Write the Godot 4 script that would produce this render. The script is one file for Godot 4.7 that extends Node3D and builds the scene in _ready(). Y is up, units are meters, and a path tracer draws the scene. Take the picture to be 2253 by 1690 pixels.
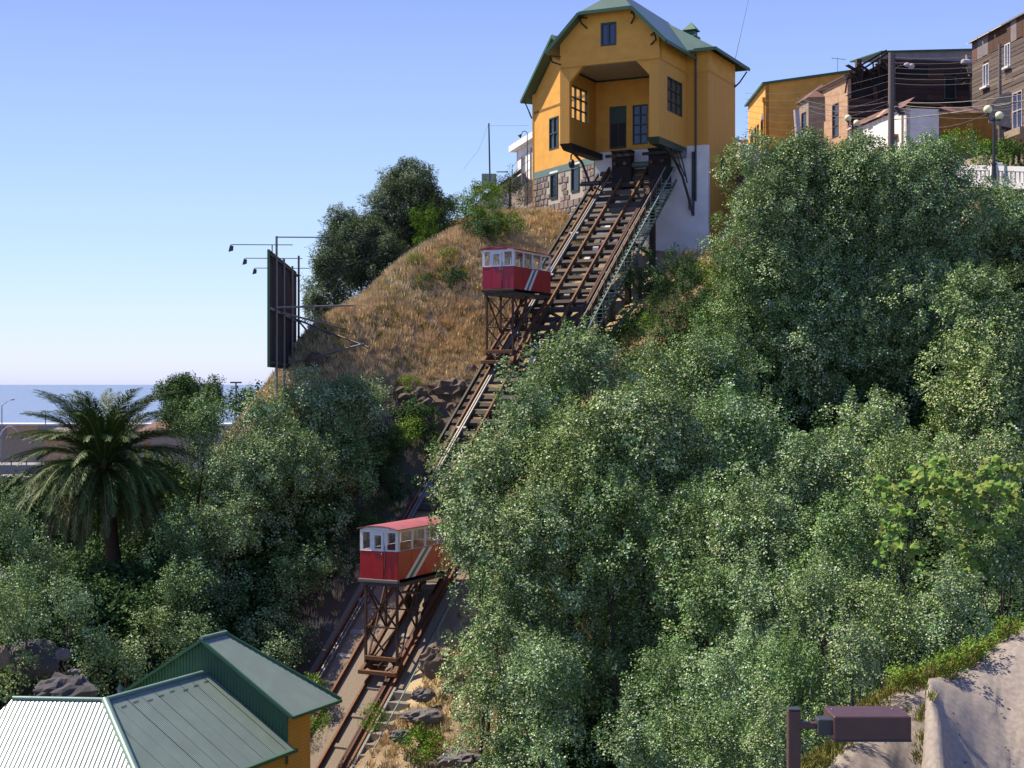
extends Node3D
# A hillside funicular: y is up, the camera's eye is the origin, the sea lies 28 m lower.
const LENS := 3300.0
var M := {}
var used := {}
var OFF := Vector3.ZERO
var TRACK := Transform3D()          # x across the rails, y up, -z uphill
var WORLD := Transform3D()
var rng := RandomNumberGenerator.new()
var noise := FastNoiseLite.new()
var rough := FastNoiseLite.new()

class MB:
	var v := PackedVector3Array()
	var n := PackedVector3Array()
	var uv := PackedVector2Array()
	var c := PackedColorArray()
	var col := Color(1, 1, 1)
	func put(p: Vector3, m: Vector3):
		v.append(p); n.append(m); c.append(col)
		if absf(m.y) > 0.8:
			uv.append(Vector2(p.x, p.z))
		else:
			var t := Vector3(m.z, 0, -m.x).normalized()
			uv.append(Vector2(p.dot(t), -p.y))
	func tri(p: Vector3, q: Vector3, r: Vector3):      # anticlockwise seen from outside
		var m := (q - p).cross(r - p).normalized()
		put(p, m); put(r, m); put(q, m)
	func stri(p: Vector3, q: Vector3, r: Vector3, a: Vector3, b: Vector3, d: Vector3):   # smooth; wound to suit its normals
		if (q - p).cross(r - p).dot(a + b + d) > 0:
			put(p, a); put(r, d); put(q, b)
		else:
			put(p, a); put(q, b); put(r, d)
	func quad(p: Vector3, q: Vector3, r: Vector3, s: Vector3):
		tri(p, q, r); tri(p, r, s)
	func hexa(k: Array):                                # 0-3 bottom ring, 4-7 top ring, anticlockwise from above
		quad(k[3], k[2], k[1], k[0]); quad(k[4], k[5], k[6], k[7])
		for i in 4:
			var j := (i + 1) % 4
			quad(k[i], k[j], k[4 + j], k[4 + i])
	func box(lo: Vector3, hi: Vector3):
		hexa([Vector3(lo.x, lo.y, hi.z), Vector3(hi.x, lo.y, hi.z), Vector3(hi.x, lo.y, lo.z), Vector3(lo.x, lo.y, lo.z),
			Vector3(lo.x, hi.y, hi.z), Vector3(hi.x, hi.y, hi.z), Vector3(hi.x, hi.y, lo.z), Vector3(lo.x, hi.y, lo.z)])
	func oquad(p: Vector3, q: Vector3, r: Vector3, s: Vector3, mid: Vector3):   # turned so that it looks away from mid
		if (q - p).cross(r - p).dot((p + q + r + s) / 4.0 - mid) > 0: quad(p, q, r, s)
		else: quad(s, r, q, p)
	func bevel(lo: Vector3, hi: Vector3, e: float):     # a box with its edges chamfered
		var mid := (lo + hi) / 2.0
		var hs := (hi - lo) / 2.0
		for i in 3:
			var a := Vector3.ZERO; a[i] = hs[i]
			var b := Vector3.ZERO; b[(i + 1) % 3] = hs[(i + 1) % 3] - e
			var d := Vector3.ZERO; d[(i + 2) % 3] = hs[(i + 2) % 3] - e
			for s in [-1.0, 1.0]:
				oquad(mid + a * s - b - d, mid + a * s + b - d, mid + a * s + b + d, mid + a * s - b + d, mid)
			var l := Vector3.ZERO; l[i] = hs[i] - e
			var eb := Vector3.ZERO; eb[(i + 1) % 3] = e
			var ed := Vector3.ZERO; ed[(i + 2) % 3] = e
			for sb in [-1.0, 1.0]:
				for sd in [-1.0, 1.0]:
					var p = mid + (b + eb) * sb + d * sd
					var q = mid + b * sb + (d + ed) * sd
					oquad(p - l, q - l, q + l, p + l, mid)
		for sx in [-1, 1]:
			for sy in [-1, 1]:
				for sz in [-1, 1]:
					var q := mid + (hs - Vector3(e, e, e)) * Vector3(sx, sy, sz)
					var t1 := q + Vector3(e * sx, 0, 0)
					var t2 := q + Vector3(0, e * sy, 0)
					var t3 := q + Vector3(0, 0, e * sz)
					if sx * sy * sz > 0: tri(t1, t2, t3)
					else: tri(t1, t3, t2)
	func beam(p: Vector3, q: Vector3, w: float, h: float, up := Vector3.UP):
		var d := (q - p).normalized()
		var s := d.cross(up)
		if s.length() < 0.01: s = d.cross(Vector3.RIGHT)
		s = s.normalized() * (w / 2.0)
		var u := s.cross(d).normalized() * (h / 2.0)
		hexa([p - s - u, q - s - u, q + s - u, p + s - u, p - s + u, q - s + u, q + s + u, p + s + u])
	func tube(p: Vector3, q: Vector3, r0: float, r1: float, k := 8, cap := true):
		var d := (q - p).normalized()
		var s := d.cross(Vector3.UP)
		if s.length() < 0.01: s = Vector3.RIGHT
		s = s.normalized()
		var u := s.cross(d)
		for i in k:
			var a := TAU * i / k
			var b := TAU * (i + 1) / k
			var ea := s * cos(a) + u * sin(a)
			var eb := s * cos(b) + u * sin(b)
			stri(p + ea * r0, q + ea * r1, q + eb * r1, ea, ea, eb)
			stri(p + ea * r0, q + eb * r1, p + eb * r0, ea, eb, eb)
			if cap:
				tri(p, p + ea * r0, p + eb * r0); tri(q, q + eb * r1, q + ea * r1)
	func path(ps: Array, r0: float, r1: float, k := 6):
		for i in ps.size() - 1:
			tube(ps[i], ps[i + 1], lerpf(r0, r1, float(i) / (ps.size() - 1)), lerpf(r0, r1, float(i + 1) / (ps.size() - 1)), k, i == 0 or i == ps.size() - 2)
	func ball(o: Vector3, r: Vector3, k := 12):
		for i in k:
			for j in k / 2:
				var q := []
				for t in [[i, j], [i + 1, j], [i + 1, j + 1], [i, j + 1]]:
					var a: float = TAU * t[0] / k
					var b: float = PI * t[1] / (k / 2) - PI / 2
					q.append(Vector3(cos(a) * cos(b), sin(b), -sin(a) * cos(b)))
				stri(o + q[0] * r, o + q[1] * r, o + q[2] * r, q[0], q[1], q[2])
				stri(o + q[0] * r, o + q[2] * r, o + q[3] * r, q[0], q[2], q[3])
	func poly(ps: Array, ext: Vector3):                 # a flat outline given depth: ps is the front, anticlockwise from outside; ext leads to the back
		var m := Vector3.ZERO
		for i in ps.size():
			m += (ps[i] - ps[0]).cross(ps[(i + 1) % ps.size()] - ps[0])
		m = m.normalized()
		if m.dot(ext) > 0:
			ps = ps.duplicate(); ps.reverse(); m = -m
		var x := (ps[1] - ps[0] as Vector3).normalized()
		var y := m.cross(x)
		var f := PackedVector2Array()
		for p in ps: f.append(Vector2(p.dot(x), p.dot(y)))
		var t := Geometry2D.triangulate_polygon(f)
		for i in range(0, t.size(), 3):
			var a: Vector3 = ps[t[i]]
			var b: Vector3 = ps[t[i + 1]]
			var d: Vector3 = ps[t[i + 2]]
			if (b - a).cross(d - a).dot(m) < 0:
				var k := b; b = d; d = k
			tri(a, b, d)
			tri(a + ext, d + ext, b + ext)
		for i in ps.size():
			var j := (i + 1) % ps.size()
			quad(ps[j], ps[i], ps[i] + ext, ps[j] + ext)
	func wall(o: Vector3, x: Vector3, y: Vector3, w: float, h: float, holes: Array, deep := 0.25):   # holes: [x0, y0, x1, y1]; x cross y looks outwards
		var xs := [0.0, w]
		var ys := [0.0, h]
		for k in holes: xs.append_array([k[0], k[2]]); ys.append_array([k[1], k[3]])
		xs.sort(); ys.sort()
		var back := -x.cross(y).normalized() * deep
		for i in xs.size() - 1:
			for j in ys.size() - 1:
				if xs[i + 1] - xs[i] < 0.001 or ys[j + 1] - ys[j] < 0.001: continue
				var cx: float = (xs[i] + xs[i + 1]) / 2.0
				var cy: float = (ys[j] + ys[j + 1]) / 2.0
				var open := false
				for k in holes: open = open or (cx > k[0] and cx < k[2] and cy > k[1] and cy < k[3])
				if open: continue
				var p: Vector3 = o + x * xs[i] + y * ys[j]
				var q: Vector3 = o + x * xs[i + 1] + y * ys[j]
				var r: Vector3 = o + x * xs[i + 1] + y * ys[j + 1]
				var s: Vector3 = o + x * xs[i] + y * ys[j + 1]
				quad(p, q, r, s); quad(q + back, p + back, s + back, r + back)
		for k in holes + [[w, h, 0.0, 0.0]]:
			var p: Vector3 = o + x * k[0] + y * k[1]
			var q: Vector3 = o + x * k[2] + y * k[1]
			var r: Vector3 = o + x * k[2] + y * k[3]
			var s: Vector3 = o + x * k[0] + y * k[3]
			quad(p, p + back, q + back, q) ; quad(q, q + back, r + back, r); quad(r, r + back, s + back, s); quad(s, s + back, p + back, p)
	func mesh(m: Material, off: Vector3) -> ArrayMesh:
		var w := PackedVector3Array()
		w.resize(v.size())
		for i in v.size(): w[i] = v[i] - off
		var a := []
		a.resize(Mesh.ARRAY_MAX)
		a[Mesh.ARRAY_VERTEX] = w; a[Mesh.ARRAY_NORMAL] = n; a[Mesh.ARRAY_TEX_UV] = uv; a[Mesh.ARRAY_COLOR] = c
		var o := ArrayMesh.new()
		o.add_surface_from_arrays(Mesh.PRIMITIVE_TRIANGLES, a)
		o.surface_set_material(0, m)
		return o

func numbered(called: String) -> String:
	used[called] = used.get(called, -1) + 1
	return called if used[called] == 0 else "%s_%03d" % [called, used[called]]

func tag(o: Node3D, label: String, category: String, group := ""):
	o.set_meta("label", label); o.set_meta("category", category)
	if group: o.set_meta("group", group)

func thing(called: String, label: String, category: String, base: Vector3, frame := TRACK, group := "") -> Node3D:
	var o := Node3D.new()
	o.name = numbered(called)
	add_child(o)
	OFF = base
	o.transform = frame * Transform3D(Basis(), base)
	tag(o, label, category, group)
	return o

func part(mb: MB, called: String, m: Material, parent: Node3D, label := "") -> MeshInstance3D:
	var o := MeshInstance3D.new()
	o.name = called
	o.mesh = mb.mesh(m, OFF)
	parent.add_child(o, true)
	if label: o.set_meta("label", label)
	return o

func solo(mb: MB, called: String, m: Material, label: String, category: String, base: Vector3, frame := TRACK, group := "") -> MeshInstance3D:
	var o := MeshInstance3D.new()
	o.name = numbered(called)
	add_child(o)
	o.mesh = mb.mesh(m, base)
	o.transform = frame * Transform3D(Basis(), base)
	tag(o, label, category, group)
	return o

func struct(mb: MB, called: String, m: Material, frame := WORLD) -> MeshInstance3D:
	var o := MeshInstance3D.new()
	o.name = numbered(called)
	add_child(o)
	o.mesh = mb.mesh(m, Vector3.ZERO)
	o.transform = frame
	o.set_meta("kind", "structure")
	return o

func copy(o: Node3D, label := "") -> Node3D:
	var k := o.duplicate()
	k.name = numbered(String(o.name).rstrip("0123456789_"))
	add_child(k)
	if label: k.set_meta("label", label)
	return k

func place(x: float, y: float, d: float) -> Vector3:       # the point d metres ahead on the sight line through that spot of the 2253 x 1690 photograph
	return Vector3((x - 1126.5) / LENS * d, (845.0 - y) / LENS * d, -d)

func frame_at(az: float, x: float, d: float) -> Transform3D:   # x across, -z along the compass bearing az
	return Transform3D(Basis(Vector3.UP, -deg_to_rad(az)), Vector3(x, 0, -d))

func rail_y(b: float) -> float:
	var t := clampf(b / 30.0, 0, 1)
	return -14.28 + 0.751 * b + 1.15 * pow(t * t * (3 - 2 * t), 0.8)

func at(a: float, up: float, b: float) -> Vector3:          # a across, up above the rails, b uphill
	return Vector3(a, rail_y(b) + up, -b)

func t3(a: float, y: float, b: float) -> Vector3:
	return Vector3(a, y, -b)

func noise_tex(f: float, lo: float, hi: float, kind := FastNoiseLite.TYPE_SIMPLEX_SMOOTH, oct := 4, size := 512) -> NoiseTexture2D:
	var nz := FastNoiseLite.new()
	nz.noise_type = kind; nz.frequency = f; nz.fractal_octaves = oct; nz.seed = int(f * 1000) + oct
	var t := NoiseTexture2D.new()
	t.width = size; t.height = size; t.seamless = true; t.noise = nz
	var g := Gradient.new()
	g.set_color(0, Color(lo, lo, lo).linear_to_srgb()); g.set_color(1, Color(hi, hi, hi).linear_to_srgb())
	t.color_ramp = g
	return t

func line_tex(lo: float) -> ImageTexture:                    # one board: flat with a dark joint at its foot
	var im := Image.create(4, 64, false, Image.FORMAT_RGB8)
	for y in 64:
		var k := 1.0 if y > 5 else lo
		if y > 5: k = 0.93 + 0.07 * (y - 5) / 58.0
		for x in 4: im.set_pixel(x, y, Color(k, k, k).linear_to_srgb())
	return ImageTexture.create_from_image(im)

func mat(key: String, c: Color, r := 0.8, scale := 0.0, tex := "blotch", metal := 0.0) -> StandardMaterial3D:
	var m := StandardMaterial3D.new()
	m.albedo_color = c.linear_to_srgb()
	m.roughness = r; m.metallic = metal
	m.vertex_color_use_as_albedo = false
	if scale > 0:
		m.albedo_texture = T[tex]
		m.uv1_triplanar = true; m.uv1_world_triplanar = true
		m.uv1_scale = Vector3.ONE * scale
	m.resource_name = key
	M[key] = m
	return m

func boards(key: String, c: Color, pitch: float, r := 0.7) -> StandardMaterial3D:    # painted clapboards: joints by a texture on metre UVs, wear on top
	var m := mat(key, c, r)
	m.albedo_texture = T.board
	m.uv1_scale = Vector3(1, 1.0 / pitch, 1)
	m.heightmap_enabled = true; m.heightmap_texture = T.board; m.heightmap_scale = 1.2
	m.detail_enabled = true; m.detail_albedo = T.wear; m.detail_blend_mode = BaseMaterial3D.BLEND_MODE_MUL
	m.detail_uv_layer = BaseMaterial3D.DETAIL_UV_1
	return m

func glass(key: String, c: Color, alpha: float) -> StandardMaterial3D:
	var m := mat(key, c, 0.05)
	m.transparency = BaseMaterial3D.TRANSPARENCY_ALPHA
	m.albedo_color.a = alpha
	return m

var T := {}
func materials():
	T.blotch = noise_tex(0.012, 0.62, 1.0)
	T.grain = noise_tex(0.05, 0.5, 1.0, FastNoiseLite.TYPE_SIMPLEX, 5)
	T.wear = noise_tex(0.006, 0.74, 1.0, FastNoiseLite.TYPE_SIMPLEX_SMOOTH, 6)
	T.rust = noise_tex(0.03, 0.25, 1.0, FastNoiseLite.TYPE_SIMPLEX, 5)
	T.cell = noise_tex(0.03, 0.45, 1.0, FastNoiseLite.TYPE_CELLULAR, 3)
	T.board = line_tex(0.55)
	boards("yellow_wall", Color(0.74, 0.365, 0.058), 0.14)
	mat("yellow_plain", Color(0.74, 0.37, 0.058), 0.75, 0.25, "wear")
	mat("orange_wall", Color(0.62, 0.24, 0.03), 0.75, 0.25, "wear")
	mat("green_trim", Color(0.022, 0.055, 0.036), 0.5, 0.6, "wear")
	mat("dark_timber", Color(0.018, 0.016, 0.014), 0.7, 0.8, "grain")
	mat("teal_band", Color(0.12, 0.2, 0.19), 0.7, 0.4, "wear")
	mat("white_wall", Color(0.78, 0.77, 0.76), 0.8, 0.18, "wear")
	mat("white_paint", Color(0.8, 0.79, 0.77), 0.5, 0.5, "wear")
	mat("soffit", Color(0.42, 0.36, 0.27), 0.8, 0.4, "wear")
	mat("stone", Color(0.27, 0.225, 0.2), 0.9, 0.7, "grain")
	mat("stone_b", Color(0.22, 0.185, 0.165), 0.9, 0.7, "grain")
	mat("stone_c", Color(0.32, 0.26, 0.23), 0.9, 0.7, "grain")
	mat("mortar", Color(0.5, 0.45, 0.4), 0.9, 0.5, "grain")
	mat("roof_green", Color(0.085, 0.145, 0.105), 0.42, 0.2, "wear", 0.25)
	mat("roof_near", Color(0.22, 0.285, 0.24), 0.45, 0.25, "wear", 0.2)
	mat("roof_glint", Color(0.34, 0.4, 0.37), 0.42, 0.3, "blotch", 0.75)  # same tin as roof_near, made paler and shinier to paint in sun glare
	mat("flashing", Color(0.2, 0.32, 0.27), 0.45, 0.3, "wear", 0.2)
	mat("wall_green", Color(0.03, 0.115, 0.06), 0.5, 0.3, "wear", 0.1)
	mat("rail_rust", Color(0.27, 0.115, 0.04), 0.8, 0.6, "rust")
	mat("steel_rust", Color(0.12, 0.06, 0.034), 0.75, 0.8, "rust")
	mat("rail_red", Color(0.2, 0.07, 0.035), 0.8, 0.8, "rust")
	mat("trough", Color(0.4, 0.38, 0.35), 0.5, 0.6, "rust", 0.3)
	mat("sleeper", Color(0.075, 0.06, 0.045), 0.9, 0.9, "grain")
	mat("sleeper_b", Color(0.05, 0.04, 0.03), 0.9, 0.9, "grain")
	mat("sleeper_c", Color(0.13, 0.108, 0.078), 0.9, 0.9, "grain")
	mat("pale_stone", Color(0.62, 0.58, 0.56), 0.9, 0.6, "grain")
	mat("concrete", Color(0.25, 0.2, 0.15), 0.9, 0.35, "grain")
	mat("concrete_grey", Color(0.3, 0.29, 0.27), 0.9, 0.5, "grain")
	mat("step", Color(0.25, 0.22, 0.18), 0.9, 0.6, "grain")
	mat("hand_rail", Color(0.2, 0.28, 0.235), 0.5, 0.7, "wear")
	mat("walk_green", Color(0.07, 0.12, 0.095), 0.6, 0.7, "wear")
	mat("car_red", Color(0.36, 0.006, 0.03), 0.35, 0.35, "wear")
	mat("car_red_b", Color(0.4, 0.004, 0.012), 0.35, 0.35, "wear")
	mat("car_roof", Color(0.5, 0.06, 0.075), 0.55, 0.3, "wear")
	mat("car_roof_b", Color(0.36, 0.1, 0.115), 0.6, 0.3, "wear")
	mat("car_white", Color(0.72, 0.74, 0.76), 0.45, 0.6, "wear")
	mat("car_inside", Color(0.1, 0.085, 0.07), 0.8)
	mat("stripe_white", Color(0.68, 0.7, 0.72), 0.4)
	mat("stripe_blue", Color(0.05, 0.14, 0.2), 0.4)
	mat("stripe_green", Color(0.02, 0.13, 0.1), 0.4)
	mat("board_back", Color(0.022, 0.02, 0.026), 0.85, 0.5, "grain")
	mat("board_edge", Color(0.03, 0.12, 0.05), 0.6)
	mat("galvanised", Color(0.34, 0.34, 0.36), 0.55, 0.9, "rust", 0.3)
	mat("dark_metal", Color(0.03, 0.035, 0.04), 0.5)
	mat("lamp_brown", Color(0.075, 0.036, 0.034), 0.45, 1.5, "wear")
	mat("bark", Color(0.065, 0.054, 0.042), 0.9, 1.2, "grain")
	mat("palm_bark", Color(0.12, 0.072, 0.045), 0.95, 1.6, "cell")
	mat("rock", Color(0.17, 0.155, 0.15), 0.95, 0.45, "grain")
	mat("rock_dark", Color(0.085, 0.08, 0.085), 0.95, 0.45, "grain")
	mat("earth_wall", Color(0.2, 0.15, 0.11), 0.95, 0.4, "grain")
	mat("cut_rock", Color(0.15, 0.11, 0.075), 0.95, 0.45, "grain")
	mat("shotcrete", Color(0.33, 0.285, 0.24), 0.95, 0.25, "grain")
	mat("beige_wall", Color(0.5, 0.32, 0.2), 0.85, 0.22, "blotch")
	mat("beige_grey", Color(0.34, 0.27, 0.2), 0.85, 0.3, "blotch")
	mat("tin_brown", Color(0.26, 0.13, 0.1), 0.7, 0.35, "rust", 0.2)
	mat("tin_grey", Color(0.25, 0.215, 0.21), 0.6, 0.35, "wear", 0.2)
	mat("char", Color(0.028, 0.021, 0.022), 0.95, 0.5, "rust")
	mat("char_red", Color(0.085, 0.045, 0.038), 0.95, 0.5, "rust")
	mat("char_brown", Color(0.13, 0.065, 0.04), 0.95, 0.35, "rust")
	mat("planks", Color(0.15, 0.115, 0.095), 0.9, 0.6, "grain")
	mat("planks_b", Color(0.11, 0.085, 0.075), 0.9, 0.6, "grain")
	mat("planks_c", Color(0.2, 0.15, 0.12), 0.9, 0.6, "grain")
	mat("old_red", Color(0.24, 0.045, 0.04), 0.8, 0.6, "rust")
	mat("mustard", Color(0.34, 0.16, 0.03), 0.85, 0.3, "blotch")
	mat("balustrade", Color(0.76, 0.74, 0.75), 0.8, 0.4, "wear")
	mat("pole", Color(0.2, 0.16, 0.15), 0.85, 0.7, "grain")
	mat("pole_pale", Color(0.5, 0.46, 0.5), 0.8, 0.5, "wear")
	mat("wire", Color(0.12, 0.12, 0.13), 0.6)
	mat("globe", Color(0.74, 0.68, 0.42), 0.35)
	mat("white_far", Color(0.8, 0.79, 0.78), 0.8, 0.3, "wear")
	mat("curtain", Color(0.42, 0.5, 0.47), 0.9)
	mat("room", Color(0.035, 0.03, 0.028), 0.95)
	glass("pane", Color(0.4, 0.45, 0.5), 0.05)
	glass("pane_dark", Color(0.03, 0.04, 0.07), 0.75)
	glass("pane_blue", Color(0.05, 0.07, 0.16), 0.88)
	for k in ["leaf_poplar", "leaf_dark", "leaf_bright", "leaf_feather", "leaf_palm", "grass", "leaf_vine"]:
		var m := mat(k, Color(1, 1, 1), 0.5)
		m.vertex_color_use_as_albedo = true
		m.metallic_specular = 0.15
	M.leaf_poplar.roughness = 0.6
	for k in ["leaf_poplar", "leaf_dark", "leaf_bright", "leaf_feather", "leaf_vine"]:
		M[k].backlight_enabled = true
		M[k].backlight = Color(0.3, 0.34, 0.12)
	M.leaf_palm.metallic_specular = 0.3
	M.leaf_feather.backlight = Color(0.5, 0.55, 0.32)
	M.grass.roughness = 0.9
	M.leaf_feather.roughness = 0.7
	var g := mat("ground", Color(1, 1, 1), 0.95, 0.5, "grain")
	g.vertex_color_use_as_albedo = true
	mat("leaf_green_stem", Color(0.09, 0.12, 0.04), 0.7)
	mat("sea", Color(0.14, 0.19, 0.285), 0.25, 0.0)
	M.sea.metallic_specular = 0.5
	mat("port", Color(0.17, 0.16, 0.14), 0.9, 0.05, "blotch")
# The hillside: a thin-plate surface through surveyed spots (a, b, height), in the track's axes.
const A0 := -78.0
const B0 := -62.0
const NA := 190
const NB := 190
const STEP := 0.8
var grid := PackedFloat32Array()
var survey := []

func tps(r2: float) -> float:
	return r2 * log(r2 + 1e-9)

func land_height():
	var k := []
	for b in [-14, -8, -2, 4, 9]:
		for a in [-2.9, 0.0, 2.9]: k.append(Vector3(a, b, rail_y(b) - 0.5))
	for a in [-2.6, 0.0, 2.7]:
		k.append_array([Vector3(a, 13, rail_y(13) - 1.0), Vector3(a, 18, rail_y(18) - 1.9), Vector3(a, 24, rail_y(24) - 3.0), Vector3(a, 30, rail_y(30) - 4.2), Vector3(a, 36, 8.5)])
	# the left bank, its cut and the grassy spur
	k.append_array([Vector3(-4.6, 20, 1.0), Vector3(-8, 16.9, -0.7), Vector3(-12.4, 12.9, -0.9), Vector3(-14, 11.5, -1.2), Vector3(-13, 17.8, 3.8), Vector3(-12, 26.3, 8.2), Vector3(-11, 33, 10.7),
		Vector3(-9.9, 42.5, 12.6), Vector3(-4.8, 38.5, 11.2), Vector3(-5.5, 30, 7.6), Vector3(-8, 24, 4.9), Vector3(-9.2, 16.7, 1.2), Vector3(-4.1, 15.8, -2.4), Vector3(-4.2, 12, -5.2), Vector3(-4.0, 9, -7.6), Vector3(-6, 13, -3.6), Vector3(-5.6, 8, -6.9), Vector3(-8, 8, -6.0),
		Vector3(-4.4, 3.4, -11.6), Vector3(-5.2, 2.6, -12.0), Vector3(-9, 3, -9.8), Vector3(-10.4, -3.9, -10.9), Vector3(-12, 7, -6.5), Vector3(-6.2, -5, -14), Vector3(-8.6, -13, -14), Vector3(-5.5, -12, -18), Vector3(-14, -13, -15), Vector3(-17, 3, -12), Vector3(-14.5, 1, -11.4),
		Vector3(-17, 12, -5), Vector3(-18, 20, -1), Vector3(-18, 30, 5), Vector3(-22, 40, 9), Vector3(-24, 20, -7), Vector3(-24, 5, -12), Vector3(-24, -10, -17), Vector3(-34, 0, -21), Vector3(-34, 25, -14), Vector3(-34, 45, -4), Vector3(-50, 0, -27), Vector3(-50, 40, -20), Vector3(-76, 0, -32), Vector3(-76, 60, -30), Vector3(-76, -60, -32), Vector3(-50, 80, -14)])
	# behind and beside the upper station
	k.append_array([Vector3(-12, 47, 13.8), Vector3(-8, 55, 15.2), Vector3(0, 50, 15.4), Vector3(-20, 56, 12), Vector3(7.2, 46, 16.2), Vector3(3.3, 37.2, 8.7), Vector3(8, 33, 9.2), Vector3(8, 38.5, 10.2), Vector3(8, 43, 13.2), Vector3(7, 30, 6.6), Vector3(8, 20, 1.2), Vector3(6, 26, 4.2),
		Vector3(0, 75, 17), Vector3(20, 80, 19), Vector3(-30, 75, 8), Vector3(50, 80, 22)])
	# right of the stairs and the wooded slope
	k.append_array([Vector3(6, -1.5, -14.4), Vector3(4.6, -2, -14.3), Vector3(4.4, -6, -17), Vector3(6, -6, -16.2), Vector3(6, 0.5, -12.4), Vector3(12, -6, -15.6), Vector3(9, -10, -18), Vector3(5, -14, -22), Vector3(12, -16, -21), Vector3(5, 8, -7), Vector3(5, 14, -3), Vector3(12, 4, -8.6), Vector3(12, 12, -3.4),
		Vector3(14, 20, 0), Vector3(14, 30, 7.5), Vector3(20, 18, -2.6), Vector3(20, 30, 6.5), Vector3(20, 0, -13), Vector3(20, -16, -20), Vector3(30, -8, -16), Vector3(30, 8, -8), Vector3(30, 20, 2.5), Vector3(40, 0, -10), Vector3(45, 18, 4),
		Vector3(9.5, 44, 14.8), Vector3(13, 39.5, 14.2), Vector3(20, 34.5, 12.6), Vector3(27, 30, 10.9), Vector3(34, 27, 10.4), Vector3(11, 48, 16.2), Vector3(16, 44, 15.2), Vector3(23, 40, 13.4), Vector3(31, 36, 11.6), Vector3(40, 33, 10.8), Vector3(15, 56, 17.4), Vector3(28, 48, 15), Vector3(42, 42, 13), Vector3(30, 64, 18), Vector3(55, 50, 14), Vector3(70, 30, 12), Vector3(70, 0, -6)])
	# the foot of the slope, towards the camera
	k.append_array([Vector3(10, -28, -27), Vector3(25, -32, -25), Vector3(0, -26, -28), Vector3(-12, -28, -27), Vector3(-25, -35, -29), Vector3(40, -30, -20), Vector3(20, -60, -27), Vector3(-10, -60, -29), Vector3(60, -58, -18)])
	survey = k
	var n := k.size()
	var m := []
	for i in n:
		var row := PackedFloat64Array()
		for j in n:
			var dx: float = k[i].x - k[j].x
			var dy: float = k[i].y - k[j].y
			row.append(tps(dx * dx + dy * dy) if i != j else 2.0)
		row.append_array([1.0, k[i].x, k[i].y, k[i].z])
		m.append(row)
	for q in 3:
		var row := PackedFloat64Array()
		for j in n: row.append([1.0, k[j].x, k[j].y][q])
		row.append_array([0.0, 0.0, 0.0, 0.0])
		m.append(row)
	var s := n + 3
	for i in s:
		var best := i
		for j in range(i + 1, s):
			if absf(m[j][i]) > absf(m[best][i]): best = j
		var sw = m[i]; m[i] = m[best]; m[best] = sw
		var pi: PackedFloat64Array = m[i]
		for j in range(i + 1, s):
			var f: float = m[j][i] / pi[i]
			if f == 0.0: continue
			var row: PackedFloat64Array = m[j]
			for q in range(i, s + 1): row[q] -= f * pi[q]
			m[j] = row
	var w := PackedFloat64Array()
	w.resize(s)
	for i in range(s - 1, -1, -1):
		var acc: float = m[i][s]
		for j in range(i + 1, s): acc -= m[i][j] * w[j]
		w[i] = acc / m[i][i]
	var kx := PackedFloat64Array()
	var ky := PackedFloat64Array()
	for p in k: kx.append(p.x); ky.append(p.y)
	grid.resize(NA * NB)
	# every second node is solved, the rest lie between
	for i in range(0, NA, 2):
		for j in range(0, NB, 2):
			var a := A0 + i * STEP
			var b := B0 + j * STEP
			var y := w[n] + w[n + 1] * a + w[n + 2] * b
			for q in n:
				var r2 := (a - kx[q]) * (a - kx[q]) + (b - ky[q]) * (b - ky[q])
				y += w[q] * r2 * log(r2 + 1e-9)
			grid[i * NB + j] = y
	for i in NA:
		for j in NB:
			if i % 2 == 0 and j % 2 == 0: continue
			var i0 := i - i % 2
			var j0 := j - j % 2
			var i1 := mini(i0 + 2 * (i % 2), NA - 2)
			var j1 := mini(j0 + 2 * (j % 2), NB - 2)
			grid[i * NB + j] = (grid[i0 * NB + j0] + grid[i1 * NB + j0] + grid[i0 * NB + j1] + grid[i1 * NB + j1]) / 4.0
	for i in NA:
		for j in NB:
			var a := A0 + i * STEP
			var b := B0 + j * STEP
			var y := grid[i * NB + j]
			# broken ground: a rocky cut left of the rails, hummocks elsewhere; smooth under the track
			var near := smoothstep(2.9, 4.2, absf(a)) if b < 42 else 1.0
			var cut := smoothstep(-9.0, -5.0, a) * (1.0 - smoothstep(-3.6, -3.0, a)) * smoothstep(4.0, 7.0, b) * (1.0 - smoothstep(16.0, 19.0, b))
			y += near * (0.55 * noise.get_noise_2d(a * 1.6, b * 1.6) + 0.3 * noise.get_noise_2d(a * 5.0, b * 5.0))
			y += cut * 1.6 * rough.get_noise_2d(a * 3.0, b * 3.0)
			if b > 44 and a > -12: y = lerpf(y, minf(y, 40), 1.0)
			grid[i * NB + j] = maxf(y, -33.0)

func ground(a: float, b: float) -> float:
	var x := clampf((a - A0) / STEP, 0, NA - 1.01)
	var z := clampf((b - B0) / STEP, 0, NB - 1.01)
	var i := int(x)
	var j := int(z)
	x -= i; z -= j
	return lerpf(lerpf(grid[i * NB + j], grid[i * NB + j + 1], z), lerpf(grid[(i + 1) * NB + j], grid[(i + 1) * NB + j + 1], z), x)

func ground_at(p: Vector3) -> float:
	var q := TRACK.affine_inverse() * p
	return ground(q.x, -q.z)

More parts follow.
